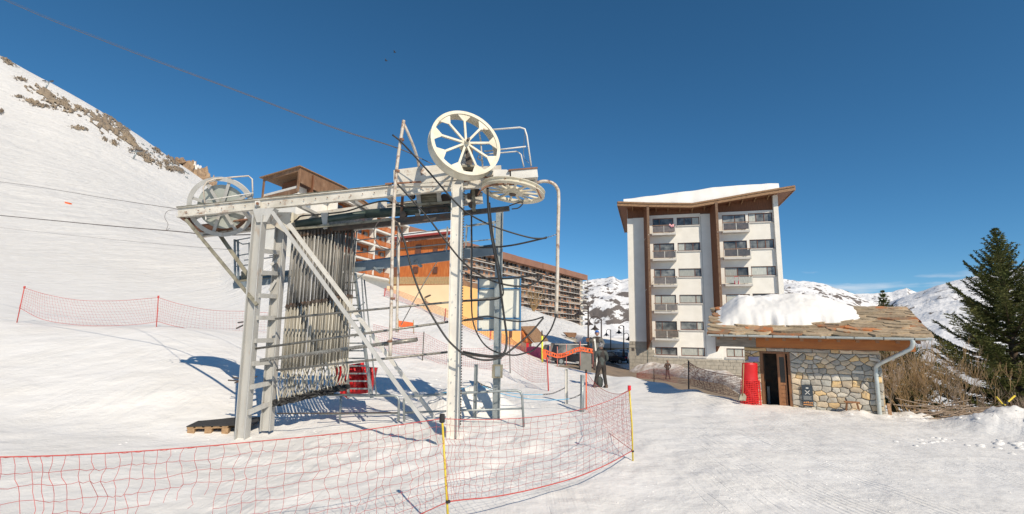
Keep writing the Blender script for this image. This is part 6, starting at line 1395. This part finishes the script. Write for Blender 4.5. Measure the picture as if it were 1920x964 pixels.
    for i in range(M+1):
        for k in range(N):
            ph = math.pi*.60*i/M; th = 2*math.pi*k/N; back = math.cos(th); e = 1.17; d = Vector((math.sin(ph)*math.sin(th)*.052, math.sin(ph)*math.cos(th)*.062, math.cos(ph)*.070))*e
            if back > .3 and ph > 1.25: d.z = max(d.z, .028)
            mb.v.append(tuple(hc+(fr_@(d*h))+Vector((0, 0, .006*h))))
    for i in range(M):
        for k in range(N): mb.f.append((i*N+k, i*N+(k+1) % N, (i+1)*N+(k+1) % N, (i+1)*N+k)); mb.sm.append(True)
    o = mb.build('hat' if hat else 'hair', hat or head_m, root); md = o.modifiers.new('t', 'SOLIDIFY'); md.thickness = .006
    # boots and hands
    for s, n in ((-1, 'L'), (1, 'R')):
        an = Vector(legs[n][2]); fx = Vector((legs[n][2][0], legs[n][2][1], 0))
        f = lambda x, y, z: b+Rz@(Vector((an.x+x, an.y+y, z))*h)
        mb = MB(); pr = [(-.045, .0), (-.045, .075), (.02, .08), (.05, .045), (.105, .03), (.115, .0)]
        mb.prism([f(-.03, y, z) for y, z in pr], Rz@Vector((.06*h, 0, 0))); mb.build('boot', boots, root, bevel=.01)
        wr = Vector(arms[n][1]); el = Vector(arms[n][0]); d = (wr-el).normalized(); c = W_(*(wr+d*.028)); D = (Rz@d).normalized(); sd_ = D.orthogonal().normalized(); up_ = D.cross(sd_)
        hj = {'palm0': (c-D*.03*h, .022*h), 'palm': (c+D*.012*h, .024*h, .016*h)}; he = [('palm0', 'palm')]
        for q in range(4):
            o_ = sd_*(q-1.5)*.011*h; l = (.040, .046, .043, .034)[q]; hj['k%d' % q] = (c+D*.03*h+o_, .0065*h); hj['t%d' % q] = (c+D*(.03+l*.55)*h+o_+up_*.010*h, .0055*h); hj['e%d' % q] = (c+D*(.03+l*.75)*h+o_+up_*.026*h, .005*h); he += [('palm', 'k%d' % q), ('k%d' % q, 't%d' % q), ('t%d' % q, 'e%d' % q)]
        hj['th'] = (c+D*.012*h-sd_*.026*h+up_*.006*h, .007*h); hj['th2'] = (c+D*.032*h-sd_*.032*h+up_*.018*h, .006*h); he += [('palm', 'th'), ('th', 'th2')]
        skin_body('hand', (hj, he), glovem, root, sub=1)
    return root, W_
JG = mat('dark_slate_jacket', (.048, .058, .053), (.075, .085, .08), 12, .75, 0, .3, 30); TB = mat('black_brown_trousers', (.022, .018, .016), (.05, .04, .035), 12, .8, 0, .3, 30); JB = mat('brown_check_jacket', (.12, .06, .035), (.05, .03, .025), 26, .8); TG = mat('grey_brown_trousers', (.11, .085, .075), (.07, .055, .05), 20, .8)
PAT = mat('patterned_helmet', (.04, .04, .045), (.42, .42, .42), 26, .5, detail=2); BLUEH = mat('bright_blue_helmet', (.03, .12, .45), (.05, .18, .5), 8, .35)
F1 = Gd(1128, 727); H1 = (CZ+ray(1127, 643)[1]*F1.y-F1.z)
pr1, WW = person(F1, H1, R(8), 'person from behind in slate grey jacket and patterned helmet standing by the net', JG, TB,
    {'L': (None, (-.10, .02, .27), (-.145, .04, .045)), 'R': (None, (.075, .01, .26), (.10, -.02, .045))}, {'L': ((-.145, .03, .64), (-.10, .15, .60)), 'R': ((.15, .02, .64), (.13, .14, .58))}, hat=PAT)
bgm = thing('kit_bag', 'slate grey kit bag slumped between the legs of the person by the net', 'bag', WW(0, .08, 0))
mb = MB(); c = WW(-.01, .10, .115); N, M = 16, 10
for i in range(M+1):
    for k in range(N):
        ph = math.pi*i/M; th = 2*math.pi*k/N; q = 1+.15*noise.noise(Vector((math.sin(th)*2, ph*2, 1))); mb.v.append((c.x+math.sin(ph)*math.cos(th)*.075*H1*q, c.y+math.sin(ph)*math.sin(th)*.06*H1*q, c.z+math.copysign(abs(math.cos(ph))**.7, math.cos(ph))*.125*H1*q))
for i in range(M):
    for k in range(N): mb.f.append((i*N+k, i*N+(k+1) % N, (i+1)*N+(k+1) % N, (i+1)*N+k)); mb.sm.append(True)
mb.build('body', JG, bgm); MB().tube(curve([c+Vector((-.04, -.03, .12*H1)), c+Vector((0, -.06, .19*H1)), c+Vector((.04, -.03, .12*H1))], 5), .012, 6).build('strap', RUBBER, bgm)
F2 = Gd(1119, 699, 5) or P(1119, 690, 22); F2 = P(1120, 694, 21.5); H2 = (CZ+ray(1123, 620)[1]*F2.y-F2.z)
pr2, W2 = person(F2, H2, R(180), 'person in grey with a bright blue helmet standing behind the one in the slate jacket', mat('grey_jacket', (.12, .12, .11), (.16, .16, .15), 9, .8), TB,
    {'L': (None, (-.05, .02, .27), (-.06, .0, .045)), 'R': (None, (.06, .02, .27), (.07, .0, .045))}, {'L': ((-.17, .03, .66), (-.10, .16, .66)), 'R': ((.18, .02, .68), (.20, .14, .78))}, hat=BLUEH)
# snowboard / skis carried upright
sk = thing('ski_pair', 'pair of dark skis held upright beside the blue helmeted person', 'skis', P(1113, 694, 21.2))
for dx, mm in ((0, DARK), (.07, WHITE2)):
    a = P(1117, 694, 21.2)+Vector((dx, 0, 0)); b = P(1112, 640, 21.2)+Vector((dx, 0, 0)); MB().bar(a, b, .09, .02, (0, 1, 0)).build('ski', mm, sk)
    MB().bar(b, b+Vector((0, .05, .1)), .08, .02, (0, 1, 0)).build('ski_tip', mm, sk)
F3 = P(1252, 711, 41); 
pr3, W3 = person(F3, CZ+ray(1252, 675)[1]*41-F3.z, R(-170), 'person in a brown jacket and pale cap walking on the road with head bowed', JB, TG,
    {'L': (None, (-.06, .03, .27), (-.10, .05, .045)), 'R': (None, (.06, .03, .27), (.09, -.03, .045))}, {'L': ((-.18, .03, .65), (-.07, .13, .60)), 'R': ((.18, .03, .65), (.07, .13, .60))}, lean=.03, hat=mat('pale_fur_hood', (.36, .28, .2), (.2, .14, .1), 40, .9))
# ================================================================ street lamps
LAMPM = mat('dark_lamp_iron', (.045, .035, .032), (.07, .055, .05), 8, .55, .4)
def lamp(label, px, pt, pb, Y, arms):
    b = P(px, pb, Y); t = thing('street_lamp', label, 'street lamp', b, 0, 'swan neck street lamps along the street'); top = P(px, pt, Y); MB().tube([b, b.lerp(top, .35), top], [.11, .08, .065], 10).build('post', LAMPM, t)
    MB().revolve(b, (0, 0, 1), [(.001, 0), (.2, 0), (.17, .5), (.1, .7), (.001, .7)], 10).build('base', LAMPM, t)
    for sx_, hh, drop in arms:
        s = .045*Y*abs(sx_)*.5; s = abs(sx_)*Y/F; sg = 1 if sx_ > 0 else -1; z0 = top.z-hh*Y/F; ap = s*.5
        pts = [Vector((top.x+sg*(s/2-s/2*math.cos(a)), top.y, z0+ap*1.1*math.sin(a))) for a in np.linspace(0, math.pi, 12)]; ed = pts[-1]+Vector((0, 0, -drop*Y/F)); a_ = MB().tube(pts+[ed], .04, 8).build('arm', LAMPM, t)
        MB().revolve(ed, (0, 0, 1), [(.001, .1), (.09, .1), (.13, -.08), (.46, -.34), (.46, -.38), (.001, -.34)], 14).build('lamp_shade', LAMPM, t); MB().revolve(ed-Vector((0, 0, .36)), (0, 0, 1), [(.001, .05), (.12, .05), (.1, -.08), (.001, -.12)], 10).build('bulb_glass', PANEC, t)
lamp('nearest street lamp with its hood hanging left over the holiday block', 1103, 574, 668, 43, [(-16, 3, 6)]); lamp('second street lamp with two hoods right behind the blue helmet', 1127.5, 598, 672, 52, [(-12, 6, 8), (-11.5, 16, 14)][:1]+[(-23, 8, -3)])
lamp('third street lamp with two hoods beside the apartment house corner', 1169.5, 611, 668, 66, [(-9, 4, 5), (9, 18, 3)]); lamp('small street lamp low between the second and third lamps', 1145, 618, 668, 80, [(-8, 4, 3)])
o = MB().prism([P(1099, 634, 42.7), P(1106, 634, 42.7), P(1106, 641, 42.7), P(1099, 641, 42.7)], (0, .05, 0)).build('lamp_post_sign', BRWOOD); tag(o, 'small brown sign plate on the nearest street lamp post', 'sign')
# ================================================================ cars
def car(label, base, heading, paint, Ln=4.3, Wd=1.8, Ht=1.5, van=False):
    t = thing('parked_car', label, 'car', base, heading)
    prof = [(-Ln/2, .35), (-Ln/2, .85), (-Ln/2+.15, 1.0), (-Ln/2+.45, Ht), (Ln/2-1.9, Ht), (Ln/2-1.05, .98), (Ln/2-.1, .8), (Ln/2, .6), (Ln/2, .3)] if not van else [(-Ln/2, .35), (-Ln/2, 1.2), (-Ln/2+.2, Ht), (Ln/2-1.4, Ht), (Ln/2-.75, 1.15), (Ln/2-.05, .95), (Ln/2, .3)]
    MB().prism([(x, -Wd/2, z) for x, z in prof], (0, Wd, 0)).build('body', paint, t, fix=False, bevel=.08)
    for sy in (-1, 1):
        y0 = sy*(Wd/2+.001); k = Ln/2
        MB().prism([(-k+.5, y0, 1.0), (-k+.65, y0, Ht-.1), (k-1.95, y0, Ht-.1), (k-1.35, y0, 1.0)], (0, sy*.012, 0)).build('side_window', PANE, t, fix=False)
        for x in (-k+.85, k-.85): w = MB().cyl((x, sy*(Wd/2-.2), .33), (x, sy*(Wd/2+.02), .33), .33, 16).build('wheel', RUBBER, t, fix=False); MB().cyl((x, sy*(Wd/2+.02), .33), (x, sy*(Wd/2+.035), .33), .19, 12).build('rim', GALV, w, fix=False)
        MB().box(k-.02, k+.02, min(sy*.5, sy*.85), max(sy*.5, sy*.85), .62, .76).build('headlight', WHITE2, t, fix=False); MB().box(-k-.02, -k+.02, min(sy*.55, sy*.85), max(sy*.55, sy*.85), .7, .9).build('tail_light', REDMAT, t, fix=False)
    MB().prism([(-Ln/2+.17, -Wd/2+.15, 1.02), (-Ln/2+.43, -Wd/2+.2, Ht-.07), (-Ln/2+.43, Wd/2-.2, Ht-.07), (-Ln/2+.17, Wd/2-.15, 1.02)], (-.03, 0, .01)).build('rear_window', PANE, t, fix=False)
    a, b = Ln/2-1.9, Ln/2-1.05
    MB().prism([(b-.02, -Wd/2+.12, 1.02), (a+.06, -Wd/2+.2, Ht-.06), (a+.06, Wd/2-.2, Ht-.06), (b-.02, Wd/2-.12, 1.02)], (.03, 0, .02)).build('windscreen', PANE, t, fix=False)
    return t
PD = mat('black_car_paint', (.012, .014, .02), None, rough=.25, spec=.8); PG = mat('grey_car_paint', (.18, .19, .20), None, rough=.3); PW = mat('white_car_paint', (.6, .6, .6), None, rough=.3); PBt = mat('dark_blue_car_paint', (.02, .04, .09), None, rough=.25)
def cb(px, py, Y): p = P(px, py, Y); p.z = TZ(p.x, p.y)+.06; return p
car('dark blue van behind the orange mesh band', cb(1080, 672, 45), R(4), PD, 4.8, 1.9, 1.9, True); car('black car partly hidden left of the dark van', cb(1054, 672, 50), R(10), PBt, 4.2, 1.8, 1.5)
car('grey car parked at the mouth of the covered parking', cb(1150, 670, 70), R(85), PG); car('white car inside the covered parking', cb(1163, 668, 80), R(95), PW); car('black car on the square in front of the parking columns', cb(1138, 672, 62), R(20), PD); car('dark car close to the corner of the apartment house', cb(1168, 672, 68), R(70), PBt)
# stone gate pillar
pb_ = P(1097, 676, 40); o = MB().box(pb_.x-.45, pb_.x+.45, pb_.y-.4, pb_.y+.4, TZ(pb_.x, pb_.y), 0.25).build('stone_pillar', STONEG); tag(o, 'squat stone pillar by the road below the nearest street lamp', 'pillar')
# ================================================================ slope furniture
def pylon(px, pb, pt, label):
    b = Gd(px, pb, 60); s = b.y/F; top = b+Vector((.18*(pb-pt)*s*2, 0, (pb-pt)*s)); t = thing('lift_pylon', label, 'lift pylon', b, 0, 'ski lift pylons on the slope'); MB().tube([b-Vector((0, 0, 1)), top], [.55, .4], 8).build('mast', GALV, t)
    MB().bar(top-Vector((3.6, 0, 0)), top+Vector((3.6, 0, .3)), .5, .5).build('crossarm', GALV, t)
    for k in (-3.2, 3.2): MB().bar(top+Vector((k-1.4, -1, .5)), top+Vector((k+1.4, -1, .7)), .5, .6).build('sheave_train', DARK, t)
pylon(84, 168, 152, 'upper lift pylon standing on the skyline of the snow slope'); pylon(249, 298, 283, 'lower lift pylon standing near the rocks of the snow slope')
av = []
for k, (x, y) in enumerate([(268, 272), (276, 280), (284, 288), (290, 283), (298, 295), (322, 308), (328, 313), (334, 309), (340, 317), (346, 322), (352, 326), (336, 324), (350, 334)]):
    b = Gd(x, y, 60)
    if b is None: continue
    s = b.y/F; o = MB(); o.bar(b+Vector((-2.6*s*1.2, 0, 1.2)), b+Vector((2.6*s*1.2, 0, -.3)), .3, 1.4*s*1.2)
    t = thing('avalanche_barrier', ('leftmost snow barrier rack of the ridge, above the lower lift pylon' if k == 0 else 'small dark snow barrier rack on the ridge below the crag'), 'snow barrier', b, 0, 'avalanche barriers on the ridge'); o.build('rack', GALVB, t); MB().bar(b-Vector((0, 0, 1)), b+Vector((0, .6, 1.4)), .25).build('strut', GALVB, t)
b = Gd(125, 382); t = thing('crash_pad', 'small red orange pad standing alone on the snow slope', 'crash pad', b); q = [P(121, 378, b.y), P(130, 380, b.y), P(130, 384, b.y), P(122, 382, b.y)]; MB().prism(q, (0, .8, 0)).build('pad', ORANGE, t)
rb = [P(747, 601, 22), P(775, 605, 22), P(774, 616, 22), P(748, 613, 22)]; t = thing('banner', 'small orange red banner on the snow behind the rusty tube frame', 'banner', rb[3]); MB().prism(rb, (0, .02, 0)).build('cloth', ORANGE, t); MB().tube([P(775, 600, 22), P(776, 626, 22)], .02, 6).build('pole', FENCEW, t); MB().tube([P(747, 598, 22), P(747, 622, 22)], .02, 6).build('pole', FENCEW, t)
# birds
def bird(px, py, label, sc=1):
    c = P(px, py, 60); t = thing('bird', label, 'bird', c, 0, 'two birds in the sky'); MB().tube([c+Vector((-.18, 0, 0))*sc, c, c+Vector((.2, 0, .03))*sc], [.02, .08, .03], 6).build('body', RUBBER, t)
    for s in (-1, 1): MB().prism([c+Vector((.06, 0, 0)), c+Vector((-.06, 0, 0)), c+Vector((-.1, s*.2, .12))*sc+Vector((-.12*s, 0, 0)), c+Vector((-.02+.1*s, s*.25, .18))*sc], (0, 0, .015)).build('wing', RUBBER, t)
bird(724, 114, 'dark bird flying lower left of the pair'); bird(740, 98, 'dark bird flying upper right of the pair')
# ================================================================ trees and shrubs
SPR = mat('spruce_needles', (.075, .095, .030), (.17, .17, .06), 1.4, .75, 0, 0, None, (.19, .14, .055), (.60, .72), 3.0, glob=True); BARK = mat('grey_brown_bark', (.11, .075, .05), (.18, .13, .09), 9, .9, 0, .5, 30); TWIG = mat('golden_brown_twigs', (.42, .28, .13), (.28, .18, .09), 6, .85); TWIG2 = mat('grey_twigs', (.34, .26, .19), (.22, .16, .11), 6, .85)
class Fast:
    def __init__(s): s.v = []; s.f = []
    def blade(s, p, d, w, l, n):
        b = len(s.v); a = d.cross(n); a = a.normalized()*w if a.length > 1e-6 else Vector((w, 0, 0)); e = p+d*l
        s.v += [tuple(p-a), tuple(p+a), tuple(e+a*.35), tuple(e-a*.35)]; s.f.append((b, b+1, b+2, b+3))
    def build(s, name, m, par):
        o_ = ORG[par.name]; s.v = [(x-o_[0], y-o_[1], z-o_[2]) for x, y, z in s.v]
        return_ = bpy.data.meshes.new(name); m.node_tree.nodes['Principled BSDF'].inputs['Specular IOR Level'].default_value = .12; return_.from_pydata(s.v, [], s.f); return_.materials.append(m); o = bpy.data.objects.new(name, return_); COL.objects.link(o); o.parent = par; return o
def spruce(label, base, top, rad, seed, whorls=30, z_low=.05, dens=1., side=None, grp=None):
    rs = random.Random(seed); t = thing('spruce_tree', label, 'tree', base, 0, grp); H = top.z-base.z; ax = top-base
    MB().tube([base-Vector((0, 0, .3)), base.lerp(top, .5), top], [H*.026, H*.014, .012], 9).build('trunk', BARK, t)
    fl = Fast(); br = MB()
    for wi in range(whorls):
        f = z_low+(1-z_low)*(wi/(whorls-1))**.95; c = base+ax*f; Lr = rad*(1-f)**.92+.05; nb = rs.randint(5, 7) if f < .9 else 5; ph0 = rs.uniform(0, 6.28)
        for b in range(nb):
            a = ph0+b*2*math.pi/nb+rs.uniform(-.25, .25); l = Lr*rs.uniform(.68, 1.12); el = R(8+f*48)+rs.uniform(-.1, .1)
            hd = Vector((math.cos(a), math.sin(a), 0)); pts = []; nseg = 9
            for k in range(nseg+1):
                q = k/nseg; pts.append(c+hd*l*q*math.cos(el)+Vector((0, 0, l*(q*math.sin(el)-.42*(1-f)*math.sin(q*math.pi*.7)*.55+.16*q*q))))
            br.tube(pts, [max(.003, .022*l*(1-k/nseg)) for k in range(nseg+1)], 4, cap=False)
            ln = Vector((-hd.y, hd.x, 0)); steps = max(4, int(l/.06))
            for k in range(1, steps+1):
                q = k/steps
                if q < .14: continue
                i = min(int(q*nseg), nseg-1); p = pts[i].lerp(pts[i+1], q*nseg-i); dr = (pts[i+1]-pts[i]).normalized()
                tl = (.29*(1-abs(q-.4))*l*.8+.05+.05*(1-f))*rs.uniform(.5, 1.1); tl = min(tl, .38)
                for s in (-1, 1):
                    td = (dr*.62+ln*s*.85+Vector((0, 0, rs.uniform(-.28, .08)))).normalized(); m_ = max(2, int(tl/.042*dens))
                    for jj in range(m_):
                        r_ = jj/m_*tl; pp = p+td*r_+Vector((0, 0, -.10*r_))
                        for _ in range(3):
                            dd = (td*rs.uniform(.6, 1)+Vector((rs.uniform(-.8, .8), rs.uniform(-.8, .8), rs.uniform(-.35, .6)))).normalized(); fl.blade(pp, dd, rs.uniform(.012, .019), rs.uniform(.05, .09), Vector((rs.uniform(-1, 1), rs.uniform(-1, 1), rs.uniform(.2, 1))))
                for _ in range(3):
                    dd = (dr*.6+Vector((rs.uniform(-.8, .8), rs.uniform(-.8, .8), rs.uniform(-.3, .9)))).normalized(); fl.blade(p, dd, rs.uniform(.008, .013), rs.uniform(.05, .09), Vector((rs.uniform(-1, 1), rs.uniform(-1, 1), 1)))
    br.build('branches', BARK, t); fl.build('crown', SPR, t); return t
bt = P(1866, 433, 16.5); bb = Vector((bt.x+.10, bt.y, -1.4))
spruce('big dark green spruce at the right edge of the picture', bb, bt, 3.5, 3, 27, .08)
bt = P(1655, 549, 22); bb = Vector((bt.x, bt.y, -2.0)); spruce('bushy spruce top showing above the hut ridge', bb, bt, 2.3, 8, 20, .2, .8)
bt = P(1695, 628, 20.5); bb = Vector((bt.x, bt.y, -1.7)); spruce('short dark spruce low behind the hut downpipe', bb, bt, 1.5, 9, 15, .15, .7)
bt = P(1945, 520, 20.5); bb = Vector((bt.x, bt.y, -1.9)); spruce('second spruce cut by the right picture edge', bb, bt, 2.0, 19, 22, .1, .8)
def shrub(label, base, H, spread, seed, stems, m, lean=0, r0=.016, depth=4, fine=True, grp=None):
    rs = random.Random(seed); t = thing('bare_shrub', label, 'shrub', base, 0, grp); mb = MB(); mf = MB()
    def grow(p, d, l, r, dp):
        pts = [p]; n = 4
        for k in range(n):
            d = (d+Vector((rs.uniform(-.16, .16), rs.uniform(-.16, .16), rs.uniform(-.04, .12)))).normalized(); p = p+d*l/n; pts.append(p)
            if dp > 0 and k >= (1 if dp == depth else 0) and rs.random() < .55:
                nd = (d+Vector((rs.uniform(-.75, .75), rs.uniform(-.75, .75), rs.uniform(-.1, .45)))).normalized(); grow(p, nd, l*rs.uniform(.45, .7), r*.55, dp-1)
        (mb if r > .006 else mf).tube(pts, [max(.0022, r*(1-.65*k/n)) for k in range(n+1)], 4 if r > .006 else 3, cap=False)
        if dp > 0: grow(p, (d+Vector((rs.uniform(-.3, .3), rs.uniform(-.3, .3), .1))).normalized(), l*.6, r*.5, dp-1)
    for s in range(stems):
        a = rs.uniform(0, 6.28); o_ = Vector((math.cos(a), math.sin(a), 0))*rs.uniform(0, .25)*spread; d = Vector((math.cos(a)*spread*.45+lean, math.sin(a)*spread*.35, 1)).normalized()
        grow(base+o_-Vector((0, 0, .15)), d, H*rs.uniform(.45, .7), r0*rs.uniform(.7, 1.2), depth)
    mb.build('stems', m, t)
    if mf.v: mf.build('twigs', m, t)
    return t
sh = [(1660, 780, 13.9, 1.3, .7, 7, TWIG2, .0, 'grey bare shrub directly right of the hut corner'), (1700, 776, 14.3, 1.45, .8, 8, TWIG, -.1, 'golden brown bare shrub right of the downpipe'), (1745, 772, 14.4, 2.0, .9, 10, TWIG, .05, 'tall golden bare shrub between hut and spruce'),
      (1775, 776, 14.0, 1.9, .9, 9, TWIG2, .15, 'tall grey bare shrub leaning right'), (1805, 778, 14.2, 1.8, 1.0, 9, TWIG, .3, 'spreading golden shrub under the spruce branches'), (1725, 760, 16.5, 2.3, 1.1, 9, TWIG, .0, 'golden shrub with red tips behind the others'), (1840, 780, 14.6, 1.2, 1.3, 8, TWIG2, .4, 'low grey shrub at the foot of the spruce'),
      (1900, 785, 13.2, .9, 1.2, 8, TWIG2, -.2, 'low twiggy shrub behind the snow pile at the right edge')]
for k, (x, y, Y, H, sp, n, m, ln, lb) in enumerate(sh):
    b = P(x, y, Y); b.z = TZ(b.x, b.y); shrub(lb, b, H, sp, 40+k, n, m, ln, grp='bare shrubs beside the hut')
bt_ = Vector((1.0, 0, 0)); b = P(1000, 585, 128); b.z = TZ(b.x, b.y); shrub('pale brown leafless tree in front of the long block', b, 5.5, .9, 77, 9, TWIG, 0, .12, 3); b = P(965, 592, 118); b.z = TZ(b.x, b.y); shrub('second leafless tree left of the other before the long block', b, 4.5, .9, 78, 8, TWIG, 0, .12, 3)
# heap of cut branches
rs = random.Random(5); bp = P(1845, 790, 12.9); t = thing('brushwood_pile', 'pile of cut brown branches lying under the spruce', 'brushwood', Vector((bp.x, bp.y, TZ(bp.x, bp.y)))); mb = MB(); z0 = TZ(bp.x, bp.y)
for k in range(150):
    a = rs.gauss(0, .35)+(math.pi if rs.random() < .5 else 0); l = rs.uniform(.6, 1.9); c = Vector((bp.x+rs.gauss(0, .75), bp.y+rs.uniform(-.3, .9), z0+rs.uniform(.0, .5))); d = Vector((math.cos(a), .3*math.sin(a), rs.uniform(-.25, .25))); mb.tube([c-d*l/2, c+Vector((0, 0, rs.uniform(-.02, .1))), c+d*l/2], rs.uniform(.006, .016), 4, cap=False)
mb.build('branch_tangle', TWIG2, t, stuff=True)
yc = P(1878, 765, 12.5); t = thing('crossed_marker_poles', 'two yellow and black marker poles crossed in the brushwood', 'marker poles', yc)
for a, b in (((1868, 744), (1894, 775)), ((1903, 742), (1874, 768))): MB().tube([P(*a, 12.4), P(*b, 12.4)], .02, 8).build('pole', YEL, t); MB().tube([P(*a, 12.39).lerp(P(*b, 12.39), .45), P(*a, 12.39).lerp(P(*b, 12.39), .6)], .0215, 8).build('black_band', RUBBER, t)
# stepped timber structure far right behind the shrubs
# loose snow lumps
rs = random.Random(2); mb = MB()
def lump(p, s):
    N, M = 8, 5; b = len(mb.v); sd_ = rs.uniform(0, 99)
    for i in range(M+1):
        for k in range(N):
            ph = math.pi*.62*i/M; th = 2*math.pi*k/N; q = s*(1+.35*noise.noise(Vector((math.sin(ph)*math.cos(th)*2+sd_, math.sin(ph)*math.sin(th)*2, math.cos(ph)*2)))); mb.v.append((p.x+math.sin(ph)*math.cos(th)*q, p.y+math.sin(ph)*math.sin(th)*q, p.z-.15*s+math.cos(ph)*q*.5))
    for i in range(M):
        for k in range(N): mb.f.append((b+i*N+k, b+i*N+(k+1) % N, b+(i+1)*N+(k+1) % N, b+(i+1)*N+k)); mb.sm.append(True)
for (x, y, sx_, sy, n, s0, s1) in ((1745, 829, 18, 5, 12, .03, .07), (1880, 835, 35, 8, 16, .04, .09), (1730, 778, 60, 6, 40, .02, .07), (1560, 915, 140, 30, 60, .008, .02), (1330, 900, 120, 40, 60, .006, .018), (620, 815, 160, 25, 40, .012, .03), (930, 760, 60, 15, 12, .02, .05), (790, 735, 40, 12, 16, .03, .08), (1220, 780, 100, 25, 20, .008, .018)):
    for k in range(n):
        p = Gd(x+rs.gauss(0, sx_), y+rs.gauss(0, sy))
        if p is not None and p.y < 22: lump(p, rs.uniform(s0, s1))
o = mb.build('loose_snow', SNOWR); o['kind'] = 'stuff'; o['label'] = 'loose lumps of snow scattered over the piste'; o['category'] = 'snow lumps'
